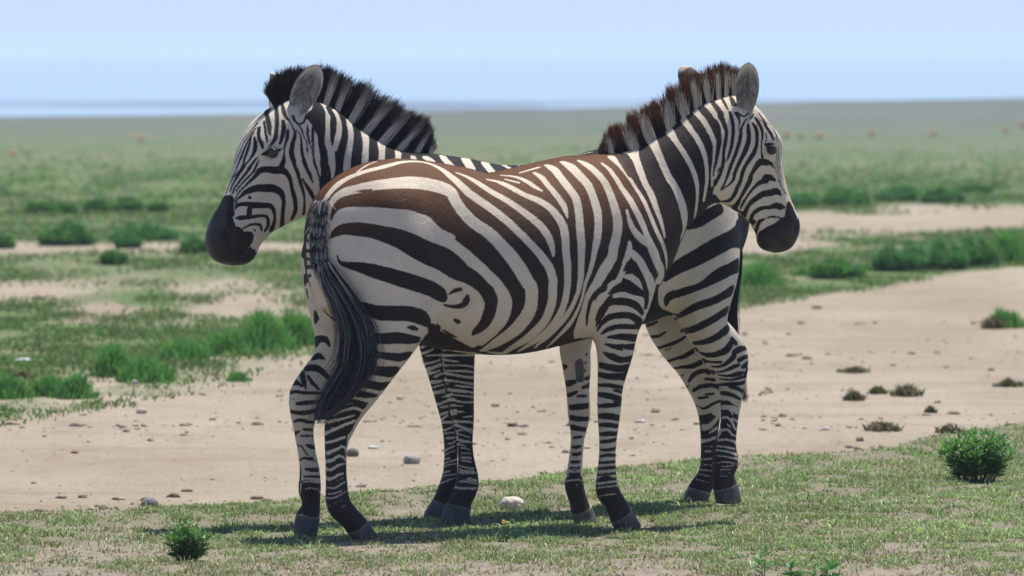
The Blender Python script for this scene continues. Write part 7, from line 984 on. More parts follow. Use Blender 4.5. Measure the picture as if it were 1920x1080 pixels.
D-562,124,396,6.5 -565,148,396,7.7 -575,160,394,9.1 -588,167,389,8.4 -603,170,383,7.3
D-567,202,597,11.9 -589,194,582,10
D-579,196,549,11.2 -594,193,555,12.5 -609,188,559,12.3 -626,180,561,10.2 -648,165,561,8.7
D-605,188,519,9.9 -620,185,524,9.6 -635,179,529,9 -653,168,530,7.7 -650,170,531,5.8
D-625,183,493,8.8 -643,176,500,11.8 -649,172,506,7.4 -656,167,513,5.1
D-644,172,466,15.2 -653,168,485,8
D-567,118,356,14.5 -570,147,360,9.1 -581,159,361,9.7 -595,166,358,9.1 -614,165,353,8
D-568,121,321,14.5 -570,142,325,8.6 -576,152,326,9 -580,156,320,8.4 -586,159,312,7.2 -599,162,307,6.1 -621,154,303,4.9
D-562,135,394,7 -570,154,393,7.2 -582,165,391,7.4 -594,169,386,7.1 -607,169,380,6.8 -624,165,373,6.7
D-580,157,280,44.3 -576,156,263,65.4 -572,156,246,72.8 -568,157,230,79.5 -566,158,214,85.2 -564,159,198,90 -562,160,182,94 -561,162,166,98 -560,165,150,101.2 -559,166,134,101.2 -555,165,118,95.3 -551,163,101,86.2 -547,162,86,79.5 -545,160,71,79 -545,159,57,80.9 -548,161,50,46.5 -557,166,52,40 -572,170,61,34.5 -591,166,69,29.6
W-681,-82,324,9.4 -567,137,344,7 -573,149,346,6.6 -581,158,339,5.7 -589,161,330,4.8 -593,162,318,3.3
W-588,162,346,3.2 -597,164,338,4.2 -606,164,330,5.1 -618,160,323,6 -625,154,317,4.8
W-565,123,379,7.7 -566,144,380,6.6 -574,156,378,5.9 -584,162,371,5.6 -595,166,362,5.6 -609,166,354,5.4 -629,156,345,6.6
W-594,161,302,4 -618,155,289,5.3
W-683,-89,287,6.4 -568,139,305,4.6 -576,152,306,4.5 -584,158,299,4.4 -592,161,290,4.6 -598,161,277,5 -604,159,265,4.9 -614,154,261,5.1
W-669,-89,234,4.3 -558,127,255,6.9 -563,143,259,4.3 -570,152,261,4.1 -578,157,260,4 -585,160,251,4.2 -594,160,241,4.2 -614,152,236,3.2
W-575,153,282,2 -585,159,272,2.4
W-662,-89,203,5 -549,138,222,4.6 -559,152,224,3.9 -572,159,224,3.6 -585,161,221,3.7 -598,159,217,4 -611,153,212,7.2
W-660,-90,183,2.8 -543,139,200,3 -552,152,199,3.1 -563,159,198,3.2 -581,163,194,3.5 -602,160,189,3.9
W-655,-90,168,3.7 -541,138,185,3.5 -549,152,184,3.3 -562,160,182,3.2 -577,164,178,3.2 -595,164,173,3.5 -614,156,167,5.8
W-655,-90,147,2 -539,142,164,2.1 -548,155,164,2.3 -561,163,162,2.4 -576,167,159,2.6 -595,166,156,2.8 -615,158,152,5.1
W-534,120,135,1.8 -539,149,139,1.9 -552,161,142,2.3 -567,168,142,2.4 -581,169,140,2.3 -595,168,136,2 -613,160,132,1.7
W-548,160,125,2 -569,169,127,2 -595,168,128,2.1
W-545,159,113,1.6 -561,167,114,1.6 -580,169,114,1.6
W-548,161,101,1.2 -581,168,101,1.2
W-544,159,90,1.2 -567,167,90,1.2
D-224,125,667,2.9 -406,-159,636,6.8 -404,-131,640,7.4 -409,-110,646,6.3 -417,-94,654,4.4
D-423,-153,596,6.6 -423,-125,596,7.3 -429,-108,598,7.2 -436,-93,605,5.6 -445,-80,615,3.7
D-449,-144,553,7.7 -450,-116,558,6.4 -457,-100,562,6.9 -465,-89,566,7.3 -476,-78,572,7.4 -488,-70,578,7.1 -497,-66,583,6.7 -507,-62,590,6.1 -517,-59,596,5.6
D-417,125,611,2.9 -462,-110,544,2.7 -473,-89,553,2
D-489,-139,503,8 -490,-112,509,6.2 -498,-96,514,6.8 -510,-85,518,8.3 -525,-75,523,9.7 -537,-69,531,10.1 -552,-65,540,10.3 -447,149,561,10.6
D-513,-137,476,5.3 -517,-110,479,5.8 -528,-96,482,7.1 -537,-89,482,8.2 -548,-83,483,9.5 -560,-78,485,10.5 -574,-73,491,10.9 -589,-70,498,11.1 -480,149,518,12.7
D-560,-107,425,5.2 -563,-95,439,7.3 -569,-86,452,9.3 -577,-80,458,9.8 -588,-76,463,9.7 -600,-74,466,9.1 -614,-73,466,8.3 -628,-74,464,13.4 -516,146,475,11.8
D-614,-76,436,5.2 -653,-76,431,7.4
D-539,-122,447,3.9 -540,-112,451,3.1
D-565,-131,405,4.6 -564,-115,410,3.1
D-580,-105,391,6.8 -587,-93,400,8.1 -598,-85,407,9.2 -610,-80,409,9.3 -625,-77,411,9.2 -640,-76,411,8.9 -656,-76,409,8 -672,-79,405,12
D-618,-82,377,4.5 -648,-75,380,5.2
D-617,-129,293,22.7 -621,-101,292,22.5 -632,-90,286,25.4 -639,-87,278,26.7 -646,-86,266,29.3 -649,-86,254,28.6 -646,-88,241,56.1 -640,-92,227,61.8 -635,-96,213,65.9 -634,-98,197,66.9 -633,-99,180,66.4 -633,-99,164,65.9 -633,-99,147,65.9 -633,-98,131,65.9 -632,-97,115,65.9 -629,-96,98,65.3 -624,-93,82,64.8 -619,-91,67,65.9 -612,-90,55,43.4 -602,-89,44,46.2 -594,-88,36,46.8 -585,-89,27,45.3 -577,-91,20,44.6
D-605,-124,330,8.8 -608,-107,325,6 -616,-95,323,5.1 -623,-87,327,5.2 -633,-81,334,5.6 -643,-77,340,5.9 -659,-76,346,6.1 -677,-79,351,6.4
D-599,-98,364,6.1 -626,-80,368,5.8
W-610,-117,314,16.6 -615,-103,310,10.8 -624,-92,309,7.5 -637,-82,315,6.4 -653,-77,323,6 -665,-77,327,5.7 -678,-80,330,5.7
W-560,115,248,24.6 -624,-107,252,12.5 -634,-93,254,10.6 -642,-88,260,9.4 -652,-84,270,8.5 -660,-82,278,7.8 -670,-83,286,7.4 -678,-85,293,7.3
W-627,-129,199,7.9 -628,-107,202,6.5 -636,-96,205,5.7 -648,-89,209,5.3 -664,-89,214,5.4
W-641,-90,233,3.3 -668,-87,249,6.2
W-543,113,173,4.8 -631,-102,163,4.3 -647,-91,164,3.7
W-626,-128,131,3.4 -632,-99,134,3.2 -648,-89,135,3.2
W-626,-132,112,2.5 -630,-98,113,2.4 -647,-87,111,2.4
W-619,-120,93,2.9 -628,-94,93,2.5 -645,-84,91,2.5
W-609,-114,76,2.3 -621,-92,74,1.9 -640,-84,70,2
W-595,-107,59,1.9 -610,-91,54,1.7 -629,-85,49,1.6
W-630,-103,180,2 -651,-90,182,2
D560,167,568,83.5 558,165,551,82.5 556,164,534,81.6 555,163,517,80.8 553,162,501,79.9 552,161,484,78.9 551,161,467,77.9 549,160,450,138 547,160,433,135.4 545,159,416,132.3 542,159,399,128.6 539,158,381,124.6 536,157,364,120.4 533,156,347,116.2 530,155,330,112.2 527,153,314,108.6 524,152,298,105.5 521,149,279,101.7 518,147,262,98.2 515,146,245,95.2 513,144,229,92.7 512,144,213,91.1 511,144,197,90.5 510,145,180,91.4 509,147,162,93.8 508,148,145,97.1 508,150,127,100.5 509,151,111,103.6 510,152,97,105.6 513,152,81,106.5 518,152,68,106.6 523,152,55,106.3 529,154,43,105.8 536,156,31,105.5
W506,-65,590,17.4 594,142,605,19.4 585,160,611,22.1 573,173,615,24.6 558,181,619,26.4 541,185,621,27.1 523,185,623,27.3 501,179,624,27.9 418,58,618,45.4
W504,-66,573,2.9 591,129,584,3.7 586,145,584,3.8 579,156,585,3.4 570,164,584,3 560,170,584,3.3 550,175,583,3.5 538,177,581,2.7 525,177,580,1.5
W587,113,563,5.4 583,141,564,4.4 573,156,564,4 561,166,565,3.7 546,172,565,3.7 530,175,565,4.2 511,173,565,4.6 488,162,563,4 360,-29,606,3.1
W585,120,547,4 579,141,546,3.7 570,155,544,3.2 558,164,542,3.4 544,169,540,1.4
W582,119,527,3.2 577,141,528,2.9 567,154,528,2.8 555,163,528,3.1 542,169,528,3.5 526,171,527,3.5 509,169,525,3.3 486,158,521,3.1 417,-98,496,2.8
W580,122,508,3.4 575,142,508,3.5 565,154,508,3.7 553,163,508,4.1 540,168,508,4.3 525,169,507,3.8 508,167,505,3.3 486,156,501,3.7 414,-100,476,3.9
W580,124,498,5 573,143,496,4.5 564,154,494,4.4 552,162,491,4.3 539,167,489,4.3 524,168,486,4.1 507,166,484,4.1 486,155,482,4.4 411,-102,459,4.8
W578,127,472,4.4 571,144,472,4.3 561,154,472,4.1 550,161,470,3.6 537,166,467,3.2 523,167,464,3.2 506,165,462,3.4 486,155,459,3.6 410,-99,437,3.9
W561,153,455,1.6 553,159,454,2.5 543,163,453,3.3 534,166,452,3.9 523,166,451,4 511,166,449,3.5 497,161,448,2.9 479,148,446,3 409,-98,426,3.5
W574,129,439,4.6 567,144,438,4.9 558,154,437,5.3 547,160,436,5.4 534,164,435,5.3 521,166,433,4.6 505,163,431,3.8 486,154,427,4 407,-99,404,3.9
W571,131,422,2.9 564,144,422,2.8 555,154,420,2.7 544,160,419,2.8 533,164,418,2.9 519,165,416,3.1 504,163,414,3.3 486,154,411,3.3 405,-100,389,3.1
W567,131,404,5 561,144,402,4.5 552,153,400,4.3 542,159,397,3.8 530,163,395,3.5 518,164,394,3.5 504,162,393,3.5 486,154,393,3.4 405,-99,375,3.1
W562,128,381,2.1 556,143,381,2.1 548,152,381,2 538,159,381,2.2 526,163,380,0.9
W556,125,360,4.9 551,141,361,4.6 543,151,360,3.6 534,158,360,3.5 523,162,359,1.5
W528,158,340,1.5 517,162,341,2.5 504,162,342,3 488,157,343,2.4 403,-97,327,2.9
W544,118,323,5.6 542,135,324,4.5 537,146,324,4.2 530,153,324,4.3 521,159,324,4.4 511,161,323,4.1 500,160,322,3.6 486,154,319,3.5 404,-97,304,3.5
W542,120,311,5.4 539,135,309,4.6 533,145,307,4.5 526,151,303,4.2 518,156,300,3.9 509,158,297,3.6 498,157,295,3.3 483,148,293,3.3 405,-99,282,3.3
W537,120,290,3.2 530,144,293,3.1 517,154,292,2.4 508,157,290,2.3 497,155,286,2.2 484,147,282,2.7 407,-99,268,2.2
W535,123,280,3.3 527,142,276,2.8 514,151,271,1.9 497,152,267,2.5 408,-100,255,2.8
W532,122,257,4.5 525,140,256,4.2 512,149,253,3.3 496,149,250,3.3 409,-103,239,4.1
W530,119,241,3.1 527,131,240,2.8 523,138,238,2.4 517,143,236,2.1 510,146,234,1.1
W526,113,225,1.8 522,137,228,2.1 509,146,226,2.1 493,147,220,1.7 412,-106,198,1.6
W417,-99,191,4.7 521,136,209,2.1 508,145,209,2.2 492,147,207,2.3 414,-104,187,2.6
W417,-100,178,6.1 520,136,195,3 508,146,193,2.7 492,148,190,3.9 412,-107,168,3
W417,-99,161,3.4 520,136,181,2.5 507,147,180,3.1 491,150,176,2.7 412,-106,152,5
W417,-99,148,3.9 524,125,163,2.8 520,136,161,2.6 514,143,159,2.5 506,148,157,2.6 498,151,155,2.7 489,152,154,2.8 478,150,153,2.7 412,-106,135,4.5
W419,-97,135,2.6 524,125,149,2.6 520,137,147,2.6 514,145,143,2.7 506,150,140,2.9 497,153,138,2.9 487,153,136,2.8 475,151,136,2.5 457,137,135,2.8
W421,-96,118,2.8 525,126,137,2 519,139,136,2.5 512,147,135,2.5 503,152,132,1
W506,152,119,1.8 495,155,117,2.7 483,155,113,3.1 469,152,109,3.4 417,-102,93,3
W425,-92,85,2.9 529,131,104,1.8 522,142,105,1.9 514,149,105,2 504,154,104,2.1 493,156,102,2.1 480,156,100,2 465,150,97,1.9 417,-102,85,1.7
W536,109,83,5.5 535,132,84,2.9 528,142,84,2.5 519,149,84,2.3 509,154,84,2.3 497,156,83,2.4 484,156,82,2.7 469,150,81,3 418,-104,74,3.2
D538,-96,538,121.7 532,-95,523,119.8 526,-95,508,118.1 520,-95,493,116.4 514,-94,477,114.6 508,-94,462,112.8 502,-93,447,110.9 497,-93,433,108.8 492,-92,419,106.6 486,-92,401,103.2 481,-92,385,99.3 476,-92,369,95.2 471,-93,352,91.1 467,-94,335,87.3 462,-95,316,83.8 459,-97,300,81.4 456,-97,283,78.8 454,-98,266,76.3 451,-98,248,73.9 449,-98,230,71.8 448,-98,212,70.1 447,-98,195,69.1 447,-98,180,68.7 447,-98,160,69.5 448,-97,142,71.8 449,-96,124,74.9 452,-94,108,78.3 456,-92,93,81.5 460,-90,79,83.9 467,-90,61,86.3 475,-91,47,88.2 483,-93,34,89.8 492,-93,20,91.5
W545,-146,572,5.2 540,-154,575,4.7 554,-112,582,4.6 550,-96,588,4.6 543,-86,593,5 535,-77,596,5.2 526,-71,600,5.4 516,-66,603,5.6 599,120,615,5.7
W541,-146,558,5.3 550,-122,558,4.9 545,-97,563,4.6 535,-82,570,3.8 529,-77,574,2.8 523,-72,579,1.8
W544,-102,549,2 535,-87,552,3.6 524,-77,553,3.7 512,-70,553,3.5 498,-66,553,6.6
W527,-147,517,3.8 537,-126,518,4.1 536,-106,522,3.8 532,-95,524,3.9 526,-86,526,3.8 519,-79,529,3.6 512,-74,532,3.4 503,-70,537,4 583,105,552,8.1
W520,-146,495,5.2 529,-126,497,6.4 529,-107,501,7.1 525,-96,504,6.6 520,-87,508,6 514,-81,511,6.6 507,-75,514,7.3 499,-72,518,6.7 580,105,532,10
W515,-147,483,6.1 523,-107,486,6 514,-89,490,4.4 502,-78,496,4.7 579,107,511,5.3
W514,-98,471,2.3 508,-88,476,5.9 501,-81,481,4.7 493,-76,484,5.5 579,111,498,5
W504,-146,451,5.6 511,-107,453,7.4 503,-91,455,6.5 491,-80,458,5 578,122,475,7.3
W499,-144,431,3 506,-107,435,3.8 497,-90,440,3.3 485,-79,444,3.8 576,131,460,3.4
W494,-142,411,4.8 499,-108,415,6.8 490,-90,418,6.5 477,-79,423,9 571,138,442,4.8
W484,-90,399,2.3 477,-83,401,4.4 571,117,416,6.3 570,133,419,4.7 565,143,422,5.8
W482,-140,369,4 485,-132,369,5 486,-110,372,4.5 482,-98,376,4.7 477,-89,380,5.1 470,-83,383,5.5 568,124,401,5.6 565,137,403,5.4 559,146,405,5.1
W482,-114,358,2.3 476,-95,362,4.9 466,-84,365,5.3 561,131,382,4.4 554,147,384,4.8
W470,-137,330,4 472,-133,331,3.9 474,-110,335,4.1 466,-90,341,6 556,119,359,5.6 550,144,364,6.1
W464,-137,310,3.3 467,-130,313,4.5 469,-113,318,4.2 467,-100,324,4.3 462,-91,329,4.5 553,118,350,4.9 548,142,353,4.6
W463,-134,301,5 465,-109,305,4.3 457,-92,306,5 445,-82,305,5 542,135,322,4.6
W459,-132,274,3.8 460,-109,277,3.7 453,-92,283,3.5 442,-83,291,3.1 539,135,312,3.4
W458,-131,262,3.3 458,-109,265,3.2 451,-94,266,2.9 439,-86,267,3.6 535,129,285,3.3
W457,-114,245,1.8 453,-100,247,4.9 445,-91,248,4.5 435,-87,249,4.2 533,125,267,4.8
W454,-106,225,1.7 448,-97,227,3.6 441,-91,230,3.3 432,-89,235,3.2 531,123,257,4.1
W455,-128,197,3.7 455,-111,204,3.6 447,-97,212,3.3 435,-90,218,3.7 529,120,238,4.1
W455,-128,181,2 454,-110,189,3.1 446,-97,195,2 433,-92,200,2.9 526,114,219,3.1
W456,-127,170,3 457,-120,170,2.9 454,-109,171,2.8 451,-102,172,3.6 446,-97,175,1.7
W456,-129,150,3 456,-111,157,2.7 447,-98,161,2.4 434,-93,165,3 417,-99,169,3.1
W457,-130,136,2.5 457,-112,145,2.4 448,-98,150,2.5 436,-93,152,2.6 417,-99,152,1.9
W460,-130,118,3 461,-121,121,4 458,-107,123,3.4 453,-99,125,3.5 446,-95,127,1.4
W466,-128,101,1.7 463,-110,109,2.7 453,-97,112,2.3 441,-90,113,2.3 422,-95,116,2.1
W474,-124,80,3.6 468,-104,87,2.5 457,-93,94,2.3 443,-89,99,2 424,-93,102,1.8
W528,132,247,1.7 519,144,249,2.2 504,150,250,2.6 489,146,248,2.4 410,-103,236,2 410,-103,236,1.7
W524,124,188,1.7 516,140,191,2.2 503,147,192,2.5 490,148,191,2.4 412,-107,168,2 412,-106,166,1.7
W524,125,142,1.7 517,141,145,2.2 504,150,146,2.5 492,153,145,2.4 476,151,142,2.1 413,-105,124,1.7
W528,131,108,1.8 519,144,111,2.2 506,152,112,2.5 494,156,110,2.4 478,155,107,2 458,144,104,2.1
W532,140,78,1.8 521,149,80,2.2 507,155,81,2.5 494,156,79,2.4 477,153,76,2 420,-102,68,1.7
D967,51,1425,16.1 964,60,1410,18.4 960,67,1394,18.8 959,73,1379,19 961,79,1365,19.4 965,85,1350,20.1 970,89,1337,20.2 978,93,1324,19.4 987,96,1311,18.5 994,97,1298,17.7 998,98,1283,16.6 999,98,1267,15.2 999,98,1252,14.1 998,97,1239,13.5 996,97,1227,13.2 994,96,1216,12.9
D1014,50,1450,16.7 1014,61,1436,14.8 1012,69,1422,14.2 1010,75,1409,14 1010,81,1394,13.4 1011,85,1380,12.7 1014,90,1365,12 1016,93,1351,10.8 1018,95,1336,7.6 1021,97,1323,4
D901,-8,1399,12.9 909,37,1393,17.5 909,50,1379,21.9 905,56,1367,25.4 903,64,1354,25.8 904,71,1342,23.6 907,78,1329,22.5 910,84,1315,21.8 915,89,1301,21.4 921,93,1286,21.3 926,96,1272,20.7 933,98,1255,18 940,99,1240,15.5 944,100,1228,15.1 948,99,1216,15.3
D836,-9,1358,18.1 825,-11,1351,20.4 812,-16,1343,23.3 832,43,1338,28 837,61,1321,29.1 839,69,1310,26.1 842,76,1298,23.8 846,82,1286,22.1 850,88,1272,20.7 855,94,1258,19.6 859,97,1243,18.6
D763,-17,1318,9.4 749,-20,1311,23.6 734,-27,1304,29.2 762,39,1307,30.5 772,60,1292,24.1 778,71,1280,21.9 782,80,1266,20.3 786,88,1253,19.2
D667,-39,1289,10.8 654,-48,1283,27.8 696,45,1287,33.6 703,62,1277,23.4 709,76,1265,20.4 714,87,1252,18.6
D649,38,1287,23.3 652,84,1259,22.2
W1024,28,1468,12.9 1026,48,1457,13.2 1025,58,1446,12.4 1024,66,1433,11 1026,73,1421,10.3 1030,79,1407,10 1033,84,1393,10.1 1035,88,1380,10.3 1038,92,1365,10.8 1039,94,1351,11.4 1039,96,1337,12 1036,97,1324,12.5 1031,98,1312,13 1027,98,1298,13.4 1024,98,1283,13.5 1023,98,1267,13.3 1022,97,1252,13.2 1022,96,1239,13.2 1023,95,1228,13.1 1024,93,1216,13
W986,48,1440,14.1 984,58,1427,13.6 982,65,1414,12.9 981,71,1401,12.3 983,78,1387,12.3 987,83,1373,12.7 992,88,1358,12.8 998,92,1343,12.2 1004,95,1328,11.2 1010,97,1312,10.4
W926,41,1404,15.4 930,54,1391,15.9 931,63,1378,15.5 933,70,1365,13.9 937,77,1351,12.8 941,83,1337,12.3 946,88,1322,12.1 950,92,1308,12.6 955,94,1294,13.2 958,96,1280,13.8 961,98,1266,14 963,98,1251,14 965,99,1237,14
W859,29,1364,18.1 866,49,1352,17.9 869,60,1341,15.8 873,69,1329,14.1 877,77,1315,13.4 881,83,1301,13.5 885,89,1286,13.7 888,93,1272,13.8 890,96,1258,13.7 892,99,1244,13.7
W790,25,1327,16.8 801,49,1316,17 806,61,1304,14.6 810,71,1292,13.5 814,79,1280,12.9 818,86,1267,12.7 821,91,1253,12.7
W731,43,1295,13.2 744,70,1274,11.4 751,86,1253,11.4
W678,61,1277,10.5 690,91,1249,10.4
W626,64,1273,15.5 613,80,1262,12.9
W1173,85,1413,45.5 1169,90,1398,51.1 1164,93,1384,57.3 1159,94,1369,63.2 1153,95,1354,68.2 1148,95,1337,71.4 1144,94,1323,72.4 1141,93,1307,72.1 1137,91,1291,71 1134,90,1275,69.5 1133,88,1258,68.4 1132,86,1242,68.1 1132,82,1226,68.7 1133,77,1211,69.5 1135,72,1195,70.5 1137,65,1179,71.8 1140,60,1163,73.4 1143,56,1147,75
D1168,81,1427,5.6 1167,84,1419,5.5 1165,87,1411,5.2 1158,89,1404,4.3 1151,91,1399,3.4 1135,91,1401,3.8 1128,90,1409,4.4 1123,88,1418,4.5 1119,86,1426,3.7 1115,83,1434,2.5
D1149,92,1394,3.4 1144,94,1385,3.6 1139,94,1375,3.7 1136,95,1365,3.5 1132,95,1354,3.1 1126,95,1344,2.8 1121,95,1333,2.6 1119,94,1318,3.1 1118,94,1304,3.3 1116,93,1290,1.8
D1106,80,1439,3.3 1106,86,1422,2.2
D1160,93,1380,1.3 1153,94,1371,2.4 1147,95,1361,3.4 1144,95,1350,3.8 1142,95,1337,4.2 1141,94,1324,5 1140,93,1309,5.6 1137,92,1293,5.9 1132,91,1278,5.9 1126,90,1262,6.1 1121,89,1252,6.6 1127,90,1260,6.6 1132,90,1269,7 1127,89,1258,6.9 1118,88,1242,6.7 1111,87,1230,6.7 1103,85,1218,6.3 1097,82,1204,4.9 1090,79,1190,3.1
D1117,92,1394,3.3 1117,94,1380,4.6 1117,94,1366,5.4 1114,95,1352,4.7 1110,95,1337,3.7 1107,94,1326,3.3 1103,95,1315,3.1 1100,95,1304,3.1 1096,95,1288,3.4 1092,95,1275,4 1092,95,1266,5 1088,94,1256,4.8 1083,93,1244,4.4 1077,92,1232,4 1072,89,1218,3.4 1067,86,1204,3 1062,83,1189,3.2 1058,79,1175,3.5 1057,75,1165,3.3 1056,72,1156,3
D1077,69,1453,7.9 1079,77,1439,7.8 1080,82,1425,7.5 1086,87,1409,6.7 1091,90,1394,6 1094,92,1382,6 1096,93,1370,6 1097,94,1354,5.4 1096,95,1337,4.7 1095,95,1322,3.9 1094,95,1309,3.1 1093,95,1299,2.5 1092,95,1290,2
D1043,97,1261,3.6 1034,95,1234,5.1
D1010,46,1452,12.9 1007,55,1442,13.7 1003,61,1432,13.5 1001,66,1422,13 1003,75,1405,12.9 1008,82,1389,12.7 1012,88,1372,11.3 1017,92,1355,9.4 1019,95,1340,6.5 1020,97,1327,3.8 1020,97,1320,2.2
D1044,40,1469,9.4 1044,55,1457,12.3 1043,65,1443,12 1045,73,1429,10.5 1048,80,1413,9.8 1051,84,1400,10.8 1055,88,1386,12.3 1058,91,1372,13.3 1061,93,1359,13.4 1063,95,1345,13 1064,96,1332,12.5 1063,97,1319,11.9 1061,97,1306,11.4 1059,97,1294,10.9 1057,97,1275,10.2 1056,97,1261,9.9 1059,97,1266,10.9 1058,96,1252,10.1 1056,94,1235,8.7 1054,91,1219,7.4 1053,88,1204,6.1 1053,84,1189,5.6 1053,79,1175,5.1 1054,76,1165,4.4 1055,72,1156,3.6
D1037,96,1251,5.1 1034,95,1237,5.9 1031,93,1223,6.6 1030,91,1208,7.5 1031,88,1194,7.6 1032,85,1184,6.1 1033,82,1175,4.1
D1184,24,1470,5.6 1193,51,1454,7.3 1196,66,1439,8.8 1195,74,1429,7.8 1192,79,1420,5.7 1188,83,1414,4.2 1183,86,1406,3.1 1177,90,1395,3.1 1172,92,1383,3.6 1168,94,1374,4.5 1166,94,1364,5.7 1169,95,1349,7.3 1175,94,1333,8.9 1177,93,1321,9.8 1179,92,1309,10.4 1179,90,1297,10.5 1173,87,1279,9.6 1166,85,1266,8.8 1169,85,1269,8.5 1165,84,1260,7.5 1160,82,1247,6.7 1155,80,1237,6.8 1149,78,1225,7.1 1144,76,1214,7.2 1138,72,1199,6.5 1132,69,1185,5.7 1125,65,1171,5.8 1118,61,1156,5.8 1113,58,1142,4.9 1110,54,1127,4.1 1108,50,1113,4.7 1106,45,1099,5.7 1105,39,1087,6.1 1103,32,1077,7
D1130,76,1204,2.8 1123,74,1195,4 1116,73,1185,5.2 1107,70,1174,6.6 1098,68,1163,7.6 1089,65,1152,7.7 1082,62,1142,7.2 1076,59,1133,5.9 1072,56,1125,4.4
D1207,82,1409,6.9 1208,87,1395,8.6 1209,90,1380,9.6 1213,92,1366,9 1218,94,1352,7.9 1222,95,1341,6.7 1227,96,1331,5.5
D1193,91,1378,4.6 1195,93,1366,6.2 1197,94,1354,7.2 1201,94,1341,6.3 1205,95,1328,4.8 1209,94,1314,3.8 1209,93,1303,3.8 1209,91,1291,4.6 1208,88,1278,7.5 1208,85,1267,10.7 1211,82,1258,12 1214,80,1250,12.6
D1383,44,1121,1.9 1379,44,1130,2.2 1375,44,1140,2.5 1369,45,1152,2.7 1361,48,1163,2.9 1352,52,1173,3.3 1342,57,1182,3.8 1335,61,1191,4.4 1327,65,1199,5.2 1319,69,1208,6.1 1310,73,1218,7.3 1304,76,1227,9.2 1297,79,1234,11.1 1288,82,1238,11.9 1276,84,1239,12.4 1262,84,1238,13 1246,82,1236,14.1 1228,78,1236,15.3 1211,74,1236,14.6 1200,72,1232,12.5 1191,70,1226,10.7 1182,69,1217,9 1173,66,1204,7.6 1167,62,1188,7.2 1162,59,1171,7.4 1157,57,1157,8.3 1152,55,1142,9.1 1147,53,1126,8.6 1143,50,1109,8 1142,46,1094,8.8 1143,41,1080,9.6 1146,36,1069,8.7 1149,30,1058,7.1
D1210,82,1257,5.1 1206,77,1245,8.2
D1380,49,1107,2.8 1376,48,1119,3 1372,48,1131,3.3 1366,50,1139,4.3 1358,53,1147,5.7 1348,56,1155,8 1336,61,1162,10.4 1322,66,1168,11.9 1306,68,1172,13.1 1289,69,1173,14 1270,66,1172,14.9 1249,61,1172,15 1230,57,1169,14.2 1213,55,1162,13.4 1201,53,1152,12.2 1196,53,1143,10.5 1193,52,1133,8.7 1191,51,1124,8.2 1191,50,1114,8.3 1191,49,1103,8.1 1192,47,1090,8 1192,44,1076,8.2 1191,39,1062,8.5 1188,32,1048,9.6 1184,23,1037,11.8 1172,-10,1035,12.9
D1381,51,1100,3.3 1376,51,1108,5.4 1369,53,1114,7.1 1356,57,1116,7.9 1342,62,1116,8.5 1327,64,1114,10.1 1310,62,1111,11.7 1291,57,1111,11.6 1272,53,1110,10.7 1255,51,1110,9.9 1241,49,1108,9.1 1232,48,1099,8.3 1227,46,1088,7.2 1224,45,1078,6 1223,43,1067,5.4 1222,41,1057,6.4 1223,38,1048,8.2 1225,34,1036,10.1 1227,29,1024,13.6
D1331,64,1140,6.2 1328,65,1137,4.7
D1330,61,1097,11 1331,59,1078,12.2
D1383,56,1067,2.4 1366,58,1067,8.5 1352,59,1068,8.5 1335,59,1069,7.7 1317,56,1070,7 1298,53,1072,6.4 1279,49,1074,5.7 1264,46,1073,5.2 1254,45,1068,5.9 1249,43,1060,6.9 1247,41,1050,7.4 1247,39,1039,7.6 1251,38,1029,7.3 1257,37,1020,6.5
D1357,60,1029,2.5 1346,58,1034,3.3 1334,57,1039,4 1319,54,1043,4.5 1302,50,1044,4.8 1289,47,1043,5.1 1279,44,1039,6 1273,41,1022,5.2
D1307,50,1028,2.8 1301,47,1019,3.3
D1261,4,1425,3.8 1273,6,1414,3.2 1283,4,1404,2.6 1291,1,1394,2.1 1298,-5,1385,1.9 1303,-11,1377,1.8 1308,-18,1368,1.7 1313,-29,1358,1.7 1314,-46,1347,1.7 1295,-92,1334,1.7 1302,-91,1322,1 1307,-88,1307,1 1311,-85,1296,1 1316,-80,1284,1 1322,-74,1270,1 1328,-68,1257,1 1336,-62,1242,0.9 1343,-56,1226,0.8 1351,-51,1212,0.8 1358,-46,1197,0.8 1366,-42,1182,0.8 1374,-38,1166,0.8 1381,-38,1153,0.8 1387,-37,1140,0.8 1394,-36,1127,0.9 1404,-34,1112,0.9
D1282,26,1401,5.6 1290,24,1393,4.7 1298,20,1384,3.9 1304,16,1375,3.4 1311,9,1365,3.6 1317,0,1354,3.8 1322,-6,1345,3.5 1326,-12,1335,3 1330,-17,1325,2.6 1335,-22,1312,2.3 1339,-26,1297,2.1 1341,-31,1284,2.1 1343,-38,1270,2.1 1322,-74,1258,2.1 1327,-70,1249,1.2 1332,-66,1241,1.2 1338,-62,1230,1.2 1346,-57,1216,1.2 1352,-52,1203,1.2 1359,-47,1192,1.2 1365,-45,1180,1.2 1372,-41,1169,1.2 1378,-40,1156,1.2 1385,-38,1144,1.3 1392,-37,1130,1.4
D1293,36,1385,3.6 1301,31,1376,3.5 1308,25,1366,3.4 1315,20,1355,4.1 1322,15,1345,4.7 1326,10,1336,4.6 1331,6,1326,4.3 1335,5,1314,4.1 1340,4,1300,3.8 1343,0,1288,3.7 1346,-7,1276,3.6 1348,-13,1266,3.4 1348,-24,1261,3 1350,-29,1248,2.7 1353,-36,1233,2.6 1340,-62,1218,1.5 1348,-57,1205,1.7 1355,-52,1194,1.7 1362,-48,1183,1.8 1368,-45,1171,1.9 1375,-43,1159,2 1381,-42,1148,2.2 1387,-40,1136,2.4
